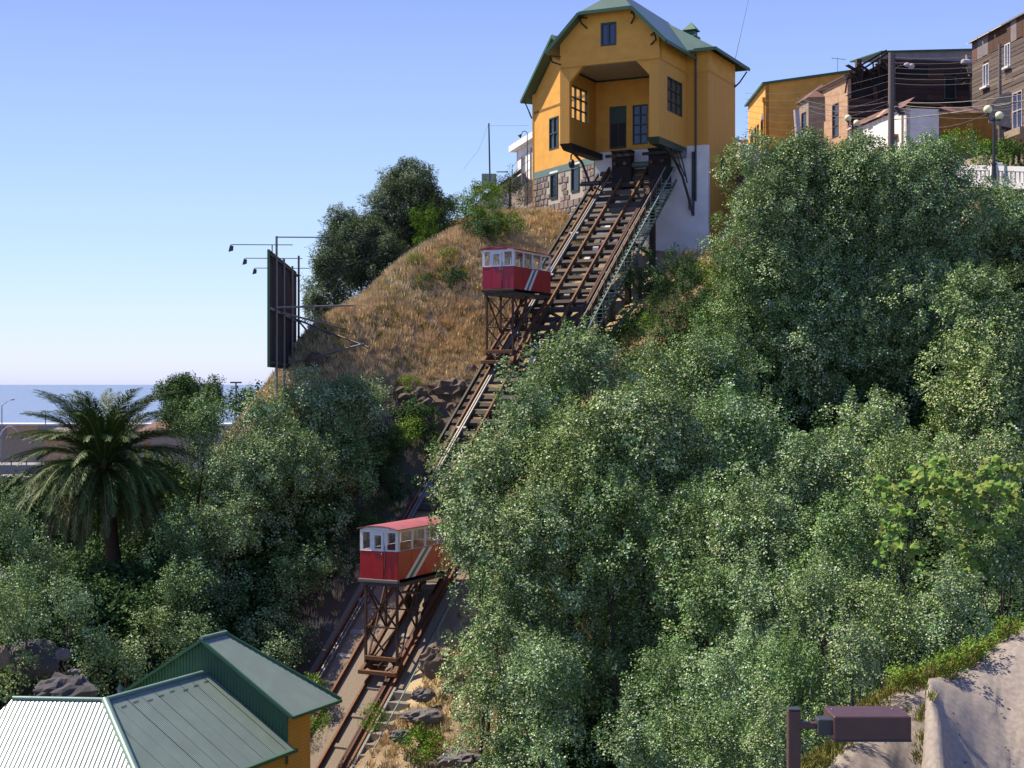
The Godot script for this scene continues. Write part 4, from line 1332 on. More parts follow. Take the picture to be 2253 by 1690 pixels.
func billboard():
	var n0 := place(591, 549, 80)
	var n1 := place(591, 808, 80)
	var f0 := place(651, 608, 96)
	var f1 := place(651, 813, 96)
	f0.y = n0.y - 0.15; f1.y = n1.y
	var t := thing("billboard", "large dark billboard seen from behind, on iron legs above the slope", "billboard", Vector3(-13.4, -1, -88), WORLD)
	var mb := MB.new()
	var x := f0 - n0
	x.y = 0
	var ln := x.length()
	x /= ln
	var nr := Vector3(-x.z, 0, x.x)                 # towards the slope
	if nr.x < 0: nr = -nr
	var h := n0.y - n1.y
	var i := 0
	while i * 0.62 < ln - 0.1:                       # tall sheets, each a piece
		mb = MB.new()
		var p := n1 + x * (i * 0.62)
		var w := minf(0.6, ln - i * 0.62)
		mb.hexa([p + nr * 0.04, p + x * w + nr * 0.04, p + x * w, p, p + Vector3(0, h, 0) + nr * 0.04, p + x * w + Vector3(0, h, 0) + nr * 0.04, p + x * w + Vector3(0, h, 0), p + Vector3(0, h, 0)])
		part(mb, "sheet", [M.board_back, M.char, M.board_back, M.char_red][(i * 7) % 4], t)
		i += 1
	mb = MB.new()
	mb.beam(n1 - x * 0.06, n0 - x * 0.06, 0.13, 0.1, x)
	part(mb, "edge_trim", M.board_edge, t)
	for k in [0.04, 0.5, 0.96]:
		mb = MB.new()
		mb.beam(n1 + Vector3(0, h * k, 0) + nr * 0.1, n1 + x * ln + Vector3(0, h * k, 0) + nr * 0.1, 0.08, 0.14)
		part(mb, "rail", M.galvanised if k == 0.5 else M.dark_metal, t)
	for k in [0.12, 0.38, 0.7, 0.97]:
		mb = MB.new()
		var p = n1 + x * (ln * k) + nr * 0.22
		var g := ground_at(p) - 0.5
		var up := 1.0 if k == 0.97 else (0.9 if k == 0.12 else 0.0)
		mb.tube(Vector3(p.x, g, p.z), Vector3(p.x, n0.y + up, p.z), 0.075, 0.065, 8)
		part(mb, "leg", M.dark_metal if k == 0.97 else M.galvanised, t)
	# struts back to the hillside
	var mid := h * 0.5
	for k in [[0.1, 0.52, place(782, 672, 94)], [0.75, 0.5, place(812, 765, 90)], [0.3, 0.5, place(772, 727, 92)], [0.95, 0.06, place(780, 680, 94)], [0.6, 0.06, place(800, 757, 90)], [0.9, 0.08, place(740, 715, 95)]]:
		mb = MB.new()
		var p: Vector3 = n1 + x * (ln * k[0]) + Vector3(0, h * k[1], 0) + nr * 0.2
		mb.tube(p, k[2], 0.06, 0.06, 8)
		part(mb, "strut", M.galvanised, t)
	mb = MB.new()
	mb.tube(n1 + x * (ln * 0.97) + Vector3(0, h * 0.5, 0) + nr * 0.2, place(690, 745, 96), 0.06, 0.06, 6)
	part(mb, "strut", M.galvanised, t)
	# flood lamps on arms over the far face
	for k in [[0.05, 0.35], [0.42, 0.3], [0.72, 0.25]]:
		var p: Vector3 = n0 + x * (ln * k[0]) + Vector3(0, k[1] - 0.5 * k[0], 0)
		mb = MB.new()
		mb.tube(p - nr * 2.1, p + nr * 1.2, 0.025, 0.025, 6)
		mb.tube(p + nr * 0.1, p + nr * 0.1 - Vector3(0, 1.0, 0), 0.03, 0.03, 6)
		var arm := part(mb, "lamp_arm", M.dark_metal, t)
		mb = MB.new()
		var q := p - nr * 2.1
		mb.hexa([q + Vector3(-0.12, -0.38, 0.1), q + Vector3(0.1, -0.32, 0.1), q + Vector3(0.1, -0.32, -0.1), q + Vector3(-0.12, -0.38, -0.1), q + Vector3(-0.04, -0.02, 0.06), q + Vector3(0.13, -0.08, 0.06), q + Vector3(0.13, -0.08, -0.06), q + Vector3(-0.04, -0.02, -0.06)])
		part(mb, "flood_lamp", M.dark_metal, arm)
	mb = MB.new()
	var pp := n1 + x * (ln * 0.12) + nr * 0.22
	mb.tube(Vector3(pp.x, n0.y + 0.85, pp.z), Vector3(pp.x, n0.y + 0.85, pp.z) + nr * 3.2, 0.035, 0.035, 6)
	part(mb, "lamp_arm", M.dark_metal, t)

func floodlight():
	# brown box lamp on a square post, close to the camera
	var t := thing("box_floodlight", "brown metal box lamp on a square post, close in the lower right corner", "outdoor lamp", place(1746, 1690, 9.1), WORLD)
	var mb := MB.new()
	var p := place(1746, 1562, 9.1)
	mb.bevel(p + Vector3(-0.037, -3.5, -0.037), p + Vector3(0.037, 0, 0.037), 0.004)
	part(mb, "post", M.lamp_brown, t)
	mb = MB.new()
	mb.bevel(p + Vector3(-0.039, 0.0005, -0.039), p + Vector3(0.039, 0.012, 0.039), 0.003)
	part(mb, "post_cap", M.dark_metal, t)
	var a := place(1760, 1596, 9.08)
	mb = MB.new()
	mb.bevel(a + Vector3(-0.01, -0.018, -0.03), a + Vector3(0.12, 0.018, 0.02), 0.004)
	part(mb, "arm", M.lamp_brown, t)
	mb = MB.new()
	mb.bevel(a + Vector3(0.1, -0.048, -0.06), a + Vector3(0.215, 0.046, 0.05), 0.005)
	part(mb, "junction_box", M.dark_metal, t)
	var c := place(1835, 1630, 9.0)
	mb = MB.new()
	mb.bevel(Vector3(c.x, c.y, c.z - 0.3), Vector3(c.x + 0.465, c.y + 0.145, c.z), 0.006)
	var b := part(mb, "lamp_housing", M.lamp_brown, t)
	mb = MB.new()
	mb.bevel(Vector3(c.x - 0.003, c.y - 0.008, c.z - 0.303), Vector3(c.x + 0.468, c.y + 0.004, c.z + 0.003), 0.003)
	part(mb, "lens_frame", M.dark_metal, b)
	for s in [0.03, 0.4]:
		mb = MB.new()
		mb.ball(Vector3(c.x + s, c.y + 0.147, c.z - 0.2), Vector3(0.008, 0.004, 0.008), 8)
		part(mb, "screw", M.galvanised, b)

func slope_sheet(called: String, label: String, ridge: Array, down: Vector3, back: Vector3, m: Material, seed_: float, scars := []):
	# a rounded rock face: a ridge line, rolled over to the front and to the back
	var mb := MB.new()
	var rows := []
	var n := 46
	var pr := []
	for i in n + 1:
		var f := float(i) / n * (ridge.size() - 1)
		var k := mini(int(f), ridge.size() - 2)
		var q: Vector3 = (ridge[k] as Vector3).cubic_interpolate(ridge[k + 1], ridge[maxi(k - 1, 0)], ridge[mini(k + 2, ridge.size() - 1)], f - k)
		pr.append(q)
	for j in 40:
		var row := []
		for i in n + 1:
			var q: Vector3 = pr[i]
			var u := (j - 10) / 29.0
			var r: Vector3
			if u < 0:
				r = q + back * (-u * 2.9)
				r.y -= 1.2 * u * u * 8
			else:
				r = q + down * u + Vector3(0, 0.55 * (sqrt(u) - u) * 1.0, 0) + Vector3(0, 0, 0.8 * (sqrt(u) - u))
			r += Vector3(0.3, 1, 0.6) * (0.34 * noise.get_noise_3d(r.x * 4 + seed_, r.y * 4, r.z * 4) + 0.07 * rough.get_noise_3d(r.x * 14, r.y * 14, r.z * 14 + seed_))
			row.append(r)
		rows.append(row)
	for j in rows.size() - 1:
		for i in n:
			var q := [rows[j][i], rows[j + 1][i], rows[j + 1][i + 1], rows[j][i + 1]]
			var ns := []
			for e in [[j, i], [j + 1, i], [j + 1, i + 1], [j, i + 1]]:
				var du: Vector3 = rows[mini(e[0] + 1, 39)][e[1]] - rows[maxi(e[0] - 1, 0)][e[1]]
				var dv: Vector3 = rows[e[0]][mini(e[1] + 1, n)] - rows[e[0]][maxi(e[1] - 1, 0)]
				var nv := du.cross(dv).normalized()
				ns.append(nv if nv.dot(Vector3(-0.2, 0.6, 0.5)) > 0 else -nv)
			mb.stri(q[0], q[1], q[2], ns[0], ns[1], ns[2])
			mb.stri(q[0], q[2], q[3], ns[0], ns[2], ns[3])
	var o := solo(mb, called, m, label, "rock face", pr[n / 2], WORLD)
	OFF = pr[n / 2]
	for k in scars:                                     # rows of pits left by the wire mesh
		for i in k[4]:
			var u: float = float(i) / k[4]
			var p: Vector3 = rows[int(lerpf(k[0], k[2], u))][int(lerpf(k[1], k[3], u))]
			p += Vector3(rng.randf_range(-0.1, 0.1), 0.0, rng.randf_range(-0.1, 0.1))
			mb = MB.new()
			var s := rng.randf_range(0.015, 0.032)
			mb.ball(p, Vector3(s, s * 0.55, s * 0.8), 6)
			part(mb, "pit", M.rock_dark if i % 3 else M.rock, o)
	return o
func win(t: Node3D, o: Vector3, x: Vector3, w: float, h: float, frame: Material, pane: Material, nx := 2, ny := 2):
	return window_set(t, o, x, w, h, nx, ny, frame, pane, 0.12, 0.07)

func plank_wall(parent: Node3D, o: Vector3, x: Vector3, w: float, h: float, holes: Array, mats: Array, hgt := 0.28, called := "plank"):
	# horizontal boards, each its own piece, cut round the openings (x0, y0, x1, y1)
	var n := x.cross(Vector3.UP)
	var y := 0.0
	while y < h - 0.02:
		var hh := minf(hgt, h - y)
		var cuts := [[0.0, w]]
		for k in holes:
			if y + hh > k[1] + 0.02 and y < k[3] - 0.02:
				var nx := []
				for c in cuts:
					if k[0] > c[0] + 0.05 and k[0] < c[1]: nx.append([c[0], k[0]])
					if k[2] < c[1] - 0.05 and k[2] > c[0]: nx.append([k[2], c[1]])
					if k[2] <= c[0] or k[0] >= c[1]: nx.append(c)
				cuts = nx
		for c in cuts:
			var p: float = c[0]
			while p < c[1] - 0.03:
				var q := minf(p + rng.randf_range(2.2, 4.5), c[1])
				if c[1] - q < 0.5: q = c[1]
				var mb := MB.new()
				var lift := rng.randf_range(0.0, 0.03)
				var a := o + x * (p + 0.005) + Vector3(0, y + 0.006, 0)
				var b := o + x * (q - 0.005) + Vector3(0, y + 0.006, 0)
				var up := Vector3(0, hh - 0.012, 0)
				mb.hexa([a + n * (0.03 + lift), b + n * (0.03 + lift), b, a, a + up + n * (0.012 + lift), b + up + n * (0.012 + lift), b + up, a + up])
				part(mb, called, M[mats[rng.randi() % mats.size()]], parent)
				p = q
		y += hh

func tin_panels(parent: Node3D, o: Vector3, x: Vector3, y: Vector3, w: float, h: float, mats: Array, step := 0.85):
	var n := x.cross(y).normalized()
	var i := 0.0
	while i < w - 0.05:
		var ww := minf(step, w - i)
		var mb := MB.new()
		var d := rng.randf_range(-0.1, 0.06)
		mb.poly([o + x * i + y * d, o + x * (i + ww - 0.02) + y * d, o + x * (i + ww - 0.02) + y * (h + rng.randf_range(-0.06, 0.05)), o + x * i + y * h], -n * 0.03)
		part(mb, "tin_panel", M[mats[rng.randi() % mats.size()]], parent)
		i += ww

func block(mb: MB, x0: float, x1: float, y0: float, y1: float, z0: float, z1: float):
	mb.box(Vector3(minf(x0, x1), minf(y0, y1), minf(z0, z1)), Vector3(maxf(x0, x1), maxf(y0, y1), maxf(z0, z1)))

func houses():
	var R := Vector3.RIGHT
	var U := Vector3.UP
	var Fw := Vector3.FORWARD
	var Bk := Vector3.BACK
	# --- yellow block with the balcony ---
	var fr := frame_at(0.5, 21.96, 130)
	var t := thing("yellow_house", "bright yellow three storey house with balcony right of the station", "house", Vector3(0, 15, 0), fr)
	var mb := MB.new()
	# left, sunlit front: x = 0, running back along -z (o at the far end, x towards the viewer)
	var o := Vector3(0, 14, -10)
	mb.wall(o, Bk, U, 10, 12.1, [[1.5, 6.6, 3.2, 8.9], [4.0, 6.9, 5.0, 9.2], [5.5, 6.9, 6.4, 9.2], [7.6, 6.9, 9.3, 9.2], [1.4, 3.0, 3.2, 5.0], [5.4, 2.8, 6.4, 5.0], [7.2, 2.8, 8.4, 5.0]], 0.3)
	part(mb, "front_wall", M.yellow_plain, t)
	for k in [[1.5, 6.6, 1.7, 2.3], [7.6, 6.9, 1.7, 2.3]]:              # arched heads
		mb = MB.new()
		var ps := []
		for i in 9: ps.append(o + Bk * (k[0] + k[2] / 2 - cos(PI * i / 8) * k[2] / 2) + U * (k[1] + k[3] - 0.02 + sin(PI * i / 8) * 0.5) + Vector3(-0.01, 0, 0))
		mb.poly(ps, Vector3(0.02, 0, 0))
		part(mb, "window_arch", M.pane_blue, t)
		win(t, o + Bk * k[0] + U * k[1], Bk, k[2], k[3], M.dark_timber, M.pane_blue, 3, 1)
		mb = MB.new()
		block(mb, -0.2, 0, 14 + k[1] - 0.15, 14 + k[1], -10 + k[0] - 0.2, -10 + k[0] + k[2] + 0.2)
		part(mb, "sill", M.yellow_plain, t)
	for k in [[4.0, 6.9, 1.0, 2.3], [5.5, 6.9, 0.9, 2.3], [1.4, 3.0, 1.8, 2.0], [5.4, 2.8, 1.0, 2.2], [7.2, 2.8, 1.2, 2.2]]:
		win(t, o + Bk * k[0] + U * k[1], Bk, k[2], k[3], M.dark_timber, M.pane_dark, 1, 2)
	mb = MB.new()
	block(mb, -1.2, 0, 19.5, 19.75, -9.6, -4.2)
	block(mb, -1.2, -1.05, 19.75, 21.0, -9.6, -4.2)
	block(mb, -1.2, 0, 19.75, 21.0, -4.35, -4.2)
	block(mb, -1.2, 0, 19.75, 21.0, -9.6, -9.45)
	part(mb, "balcony", M.yellow_plain, t)
	mb = MB.new()
	mb.hexa([Vector3(-0.1, 18.6, -4.6), Vector3(0, 18.6, -4.6), Vector3(0, 18.6, -9.2), Vector3(-0.1, 18.6, -9.2), Vector3(-1.1, 19.49, -4.4), Vector3(0, 19.49, -4.4), Vector3(0, 19.49, -9.4), Vector3(-1.1, 19.49, -9.4)])
	part(mb, "corbel", M.yellow_plain, t)
	for z in [-6.3, -3.2, -1.2]:
		mb = MB.new()
		block(mb, -0.35, 0, 19.6, 19.8, z, z + 1.6)
		part(mb, "ledge", M.yellow_plain, t)
	mb = MB.new()
	mb.poly([Vector3(0.01, 14, 0), Vector3(7.6, 14, 0), Vector3(7.6, 27.15, 0), Vector3(0.01, 26.1, 0)], Vector3(0, 0, -0.3))
	part(mb, "side_wall", M.yellow_plain, t)
	mb = MB.new()
	mb.poly([Vector3(-0.3, 26.12, 0.25), Vector3(8.2, 27.3, 0.25), Vector3(8.2, 27.3, -10.4), Vector3(-0.3, 26.12, -10.4)], Vector3(0, -0.18, 0))
	part(mb, "roof", M.wall_green, t)
	mb = MB.new()
	mb.tube(Vector3(-0.08, 14, -0.25), Vector3(-0.08, 24.6, -0.25), 0.08, 0.08, 8)
	mb.bevel(Vector3(-0.25, 24.5, -0.42), Vector3(0.09, 24.9, -0.08), 0.03)
	part(mb, "downpipe", M.orange_wall, t)
	mb = MB.new()
	block(mb, -2.4, 0.2, 14, 21.4, -13.4, -10.4)
	block(mb, -1.2, 0.2, 21.4, 22.9, -13.3, -10.5)
	var nb := thing("terracotta_house", "narrow terracotta house end behind the yellow house", "house", Vector3(-1, 15, -12), fr)
	part(mb, "wall", M.beige_wall, nb)
	mb = MB.new()
	block(mb, -2.55, -1.15, 21.4, 21.6, -13.5, -10.35)
	part(mb, "roof", M.tin_brown, nb)
	# --- the beige house with a bay window ---
	fr = frame_at(-10, 26.4, 118)
	t = thing("beige_house", "stained beige house with a three sided bay window and tin roof", "house", Vector3(0, 14, -4), fr)
	o = Vector3(0, 13, -9.1)
	mb = MB.new()
	mb.wall(o, Bk, U, 9.1, 5.6, [[6.6, 1.4, 7.5, 3.4]], 0.3)
	mb.wall(o + U * 5.6, Bk, U, 9.1, 5.45, [[6.0, 1.2, 7.3, 3.9]], 0.3)
	part(mb, "front_wall", M.beige_wall, t)
	win(t, o + Bk * 6.0 + U * 6.8, Bk, 1.3, 2.7, M.char_brown, M.pane_dark, 1, 3)
	win(t, o + Bk * 6.6 + U * 1.4, Bk, 0.9, 2.0, M.char_brown, M.pane_dark, 1, 2)
	mb = MB.new()
	block(mb, -0.22, 0, 18.5, 18.75, -9.1, 0)
	part(mb, "string_course", M.beige_grey, t)
	mb = MB.new()
	block(mb, -0.2, 0, 24.05, 24.3, -9.1, 0.1)
	part(mb, "cornice", M.beige_grey, t)
	var bay := [Vector3(0, 0, -4.9), Vector3(-1.1, 0, -5.5), Vector3(-1.1, 0, -7.6), Vector3(0, 0, -8.3)]
	for i in 3:
		mb = MB.new()
		var p: Vector3 = bay[i + 1] + U * 18.6
		var q: Vector3 = bay[i] + U * 18.6
		var w := (q - p).length()
		var dx := (q - p) / w
		mb.wall(p, dx, U, w, 4.9, [[w * 0.25, 1.3, w * 0.75, 3.9]] if i == 2 or i == 1 else [], 0.15)
		part(mb, "bay_wall", M.beige_grey, t)
		if i > 0: win(t, p + dx * w * 0.25 + U * 1.3, dx, w * 0.5, 2.6, M.char_brown, M.pane_dark, 1, 2)
	mb = MB.new()
	mb.poly([bay[0] + U * 18.6, bay[1] + U * 18.6, bay[2] + U * 18.6, bay[3] + U * 18.6], Vector3(0, -0.35, 0))
	part(mb, "bay_base", M.beige_grey, t)
	mb = MB.new()
	mb.poly([bay[0] + Vector3(0.2, 23.5, 0.3), bay[1] + Vector3(-0.2, 23.5, 0.25), Vector3(0.5, 24.9, -6.5)], Vector3(0, -0.08, 0))
	mb.poly([bay[1] + Vector3(-0.2, 23.5, 0.25), bay[2] + Vector3(-0.2, 23.5, -0.25), Vector3(0.5, 24.9, -6.5)], Vector3(0, -0.08, 0))
	mb.poly([bay[2] + Vector3(-0.2, 23.5, -0.25), bay[3] + Vector3(0.2, 23.5, -0.3), Vector3(0.5, 24.9, -6.5)], Vector3(0, -0.08, 0))
	part(mb, "bay_roof", M.tin_brown, t)
	mb = MB.new()
	mb.poly([Vector3(-0.3, 24.3, 0.1), Vector3(-0.3, 24.3, -9.3), Vector3(5, 25.6, -9.3), Vector3(5, 25.6, 0.1)], Vector3(0, -0.1, 0))
	part(mb, "roof", M.tin_brown, t)
	# --- the burnt house ---
	t = thing("burnt_house", "fire blackened house with broken roof edge behind the white house", "house", Vector3(5, 14, -2), fr)
	mb = MB.new()
	block(mb, 0.05, 11.5, 13, 21.5, -0.02, -0.3)
	block(mb, 3.2, 12.6, 21.5, 26.2, -1.0, -1.3)
	part(mb, "wall", M.char, t)
	plank_wall(t, Vector3(0.1, 21.1, 0), R, 3.0, 1.4, [], ["char_red", "char_brown", "char_red"], 0.35)
	plank_wall(t, Vector3(3.3, 21.4, -0.98), R, 8.2, 4.6, [[5.3, 1.5, 6.3, 3.3]], ["char", "char_red", "char", "char_brown", "char_red"], 0.45)
	win(t, Vector3(8.6, 22.9, -0.95), R, 1.0, 1.8, M.walk_green, M.pane_dark, 1, 1)
	mb = MB.new()
	block(mb, 7.9, 9.3, 21.6, 22.5, -0.9, -0.96)
	part(mb, "patch_board", M.char_brown, t)
	mb = MB.new()
	mb.poly([Vector3(3.2, 25.9, -0.95), Vector3(11.9, 25.15, -0.95), Vector3(11.9, 26.95, -0.95), Vector3(9.0, 26.85, -0.95), Vector3(3.2, 26.45, -0.95)], Vector3(0, 0, -0.2))
	part(mb, "frieze", M.tin_grey, t)
	mb = MB.new()
	mb.poly([Vector3(3.1, 26.5, -0.7), Vector3(12.0, 27.05, -0.7), Vector3(12.2, 27.3, -7), Vector3(3.1, 27.0, -7)], Vector3(0, -0.1, 0))
	part(mb, "roof", M.wall_green, t)
	# collapsed left roof: rafters, battens and scraps of tin
	mb = MB.new()
	mb.poly([Vector3(0.2, 21.3, -0.03), Vector3(3.3, 21.3, -0.2), Vector3(3.3, 25.6, -0.6), Vector3(0.2, 24.0, -0.2)], Vector3(0, 0, -0.1))
	part(mb, "wall", M.char, t)
	for i in 9:
		mb = MB.new()
		var x := -0.1 + i * 0.42
		mb.beam(Vector3(x, 24.0 + 0.52 * x + rng.randf_range(-0.1, 0.35), 0.3), Vector3(x + rng.randf_range(-0.2, 0.4), 22.9 + 0.5 * x, 0.15), 0.08, 0.12)
		part(mb, "rafter", M.char_red if i % 3 == 0 else M.char, t)
	for k in [[Vector3(-0.2, 23.9, 0.3), Vector3(3.4, 26.2, 0.1)], [Vector3(0.4, 24.7, 0.1), Vector3(3.4, 26.45, -0.3)], [Vector3(0.9, 23.6, 0.2), Vector3(3.3, 25.2, 0.1)]]:
		mb = MB.new()
		mb.beam(k[0], k[1], 0.1, 0.14)
		part(mb, "purlin", M.char, t)
	mb = MB.new()
	block(mb, 0.75, 1.15, 23.6, 25.6, 0.1, -0.3)
	part(mb, "chimney", M.char_brown, t)
	mb = MB.new()
	mb.poly([Vector3(0.05, 18.3, 0.02), Vector3(2.2, 18.3, 0.02), Vector3(2.2, 20.4, 0.02), Vector3(0.05, 20.4, 0.02)], Vector3(0, 0, -0.1))
	part(mb, "tin_panel", M.white_far, t)
	mb = MB.new()
	mb.beam(Vector3(10.2, 26.3, 0.0), Vector3(10.8, 21.0, 0.2), 0.42, 0.3, Bk)
	part(mb, "post", M.beige_grey, t)
	mb = MB.new()
	mb.bevel(Vector3(9.6, 25.5, -0.2), Vector3(11.2, 25.9, 0.3), 0.1)
	part(mb, "gutter_scrap", M.pole_pale, t)
	for i in 26:
		mb = MB.new()
		var q := Vector3(rng.randf_range(9.8, 13.6), rng.randf_range(20.6, 24.9), rng.randf_range(0.1, 0.9)) if i < 16 else Vector3(rng.randf_range(0.0, 3.4), rng.randf_range(22.6, 25.4), rng.randf_range(0.05, 0.35))
		var s := Vector3(rng.randf_range(-1, 1), rng.randf_range(-0.7, 0.4), rng.randf_range(-0.2, 0.2)).normalized()
		mb.beam(q - s * rng.randf_range(0.3, 0.9), q + s * rng.randf_range(0.3, 0.9), rng.randf_range(0.1, 0.5), 0.06)
		part(mb, "charred_board", [M.char, M.char_red, M.char_brown][i % 3], t)
	# --- white house on the corner ---
	fr = frame_at(-10, 28.3, 107.6)
	t = thing("white_house", "low whitewashed corner house with yellow window hoods", "house", Vector3(0, 13, -5), fr)
	o = Vector3(0, 12.5, -10.4)
	mb = MB.new()
	mb.wall(o, Bk, U, 10.4, 7.35, [[2.1, 2.2, 3.2, 4.0], [5.4, 2.0, 6.3, 4.9], [8.0, 2.6, 8.9, 5.5]], 0.3)
	part(mb, "front_wall", M.white_far, t)
	for k in [[2.1, 2.2, 1.1, 1.8], [5.4, 2.0, 0.9, 2.9], [8.0, 2.6, 0.9, 2.9]]:
		win(t, o + Bk * k[0] + U * k[1], Bk, k[2], k[3], M.mustard, M.pane_dark, 1, 2)
		mb = MB.new()
		block(mb, -0.3, 0, 12.5 + k[1] + k[3], 12.5 + k[1] + k[3] + 0.16, -10.4 + k[0] - 0.15, -10.4 + k[0] + k[2] + 0.15)
		part(mb, "window_hood", M.mustard, t)
	mb = MB.new()
	mb.wall(Vector3(0, 12.5, 0), R, U, 2.5, 7.3, [], 0.3)
	part(mb, "end_wall", M.white_far, t)
	tin_panels(t, Vector3(0.02, 19.9, 0.12) + Vector3(-0.3, 0, -10.6), Bk, Vector3(0.75, 0.66, 0), 10.9, 1.0, ["tin_brown", "tin_brown", "beige_wall"], 0.9)
	mb = MB.new()
	mb.poly([Vector3(0.35, 20.3, 0.1), Vector3(3, 20.1, 0.1), Vector3(3, 21, -6), Vector3(0.45, 20.6, -10.4)], Vector3(0, -0.1, 0))
	part(mb, "roof", M.tin_brown, t)
	mb = MB.new()
	mb.tube(Vector3(-0.08, 12.5, -0.55), Vector3(-0.08, 19.8, -0.55), 0.06, 0.06, 8)
	part(mb, "downpipe", M.beige_grey, t)
	# --- ochre house ---
	t = thing("ochre_house", "shabby ochre house with dark doorway right of the white house", "house", Vector3(4.5, 13, 0), fr)
	mb = MB.new()
	mb.wall(Vector3(2.55, 12.5, 0.02), R, U, 4.4, 7.1, [[0.25, 2.0, 1.1, 5.6], [2.4, 4.0, 2.8, 5.9]], 0.3)
	part(mb, "front_wall", M.mustard, t)
	win(t, Vector3(4.95, 16.5, 0.02), R, 0.4, 1.9, M.dark_timber, M.pane_dark, 1, 1)
	mb = MB.new()
	mb.bevel(Vector3(2.82, 14.5, -0.2), Vector3(3.63, 18.05, -0.1), 0.02)
	part(mb, "door", M.char_red, t)
	tin_panels(t, Vector3(2.4, 19.6, 0.3), R, Vector3(0, 0.35, -1), 5.2, 2.2, ["char_brown", "char_red", "tin_brown"], 0.8)
	mb = MB.new()
	mb.wall(Vector3(6.96, 12.5, -0.1), R, U, 2.2, 6.0, [], 0.2)
	part(mb, "side_wall", M.beige_grey, t)
	# --- tall brown house at the right edge ---
	fr = frame_at(-6.6, 36.9, 101)
	t = thing("plank_house", "tall brown plank house with rusty tin top at the right edge", "house", Vector3(0, 12, -7), fr)
	o = Vector3(0, 12, -14)
	var holes := [[2.0, 10.3, 3.0, 12.0], [5.7, 11.0, 6.6, 12.7], [7.0, 6.2, 8.5, 8.9], [10.0, 6.2, 12.0, 9.0]]
	mb = MB.new()
	mb.wall(o + Vector3(0.02, 0, 0), Bk, U, 18, 14.1, holes, 0.3)
	part(mb, "wall", M.planks_b, t)
	plank_wall(t, o + U * 5.0, Bk, 18, 7.6, [[2.0, 5.3, 3.0, 7.0], [5.7, 6.0, 6.6, 7.7], [7.0, 1.2, 8.5, 3.9], [10.0, 1.2, 12.0, 4.0]], ["planks", "planks_b", "planks", "planks_c"], 0.3)
	tin_panels(t, o + Vector3(-0.05, 12.65, 0), Bk, U, 18, 1.6, ["tin_brown", "tin_brown", "char_brown", "tin_grey"], 0.95)
	for k in holes:
		win(t, o + Bk * k[0] + U * k[1] + Vector3(-0.05, 0, 0), Bk, k[2] - k[0], k[3] - k[1], M.white_paint if k[1] > 9 else M.pole_pale, M.pane_blue, 2, 1 if k[1] > 9 else 2)
		mb = MB.new()
		block(mb, -0.3, 0, 12 + k[1] - 0.14, 12 + k[1], -14 + k[0] - 0.1, -14 + k[2] + 0.1)
		part(mb, "sill", M.white_paint, t)
	mb = MB.new()
	mb.poly([Vector3(-0.25, 26.25, 4.0), Vector3(-0.25, 26.25, -14.3), Vector3(6, 27.2, -14.3), Vector3(6, 27.2, 4.0)], Vector3(0, -0.12, 0))
	part(mb, "roof", M.tin_grey, t)
	for i in 3:
		mb = MB.new()
		mb.poly([Vector3(-0.4, 26.0 + 0.1, -14.2 + i * 2.1), Vector3(-0.4, 26.1, -12.3 + i * 2.1), Vector3(0.3, 26.34, -12.3 + i * 2.1), Vector3(0.3, 26.34, -14.2 + i * 2.1)], Vector3(0, -0.04, 0))
		part(mb, "loose_sheet", M.white_far, t)
	mb = MB.new()
	mb.wall(Vector3(6, 12, -14), Vector3.LEFT, U, 6, 14.2, [], 0.3)
	part(mb, "end_wall", M.planks_b, t)
	# jettied lower bay and its tin skirt
	mb = MB.new()
	mb.hexa([Vector3(-0.7, 17.6, -4.5), Vector3(0, 17.0, -4.5), Vector3(0, 17.0, -7.5), Vector3(-0.7, 17.6, -7.5), Vector3(-0.7, 18.1, -4.5), Vector3(0, 18.15, -4.5), Vector3(0, 18.15, -7.5), Vector3(-0.7, 18.1, -7.5)])
	part(mb, "bay_base", M.beige_grey, t)
	# the pinkish red fence and yard below it
	t = thing("red_fence", "faded red board fence below the tall plank house", "fence", Vector3(35.4, 12.9, -97), WORLD)
	for i in 17:
		mb = MB.new()
		var p := Vector3(33.2 + i * 0.27, 12.4, -100.5 + i * 0.35)
		mb.bevel(p + Vector3(-0.11, 0, -0.02), p + Vector3(0.11, 3.4 + rng.randf_range(-0.08, 0.08), 0.02), 0.006)
		part(mb, "board", M.old_red if rng.randf() < 0.8 else M.char_red, t)
	t = thing("lean_to", "small sagging grey shed roof beside the lamp post", "shed", Vector3(29.5, 12, -91), WORLD)
	tin_panels(t, Vector3(28.3, 12.4, -90.4), R, Vector3(0.4, 0.5, -1.0), 4.4, 2.0, ["tin_grey", "char", "planks_b"], 0.7)
	mb = MB.new()
	block(mb, 28.4, 32.6, 10.5, 12.2, -91, -91.2)
	part(mb, "wall", M.planks_b, t)
	# sign board at the corner by the lamp
	mb = MB.new()
	var q := place(2198, 240, 96)
	mb.poly([q + Vector3(-0.65, -0.9, 0), q + Vector3(0.75, -1.2, 0), q + Vector3(0.8, 1.1, 0), q + Vector3(0.1, 0.9, 0), q + Vector3(-0.65, 0.2, 0)], Vector3(0, 0, -0.06))
	solo(mb, "sheet_panel", M.beige_grey, "beige sheet panel leaning behind the twin globe lamp", "panel", q, WORLD)

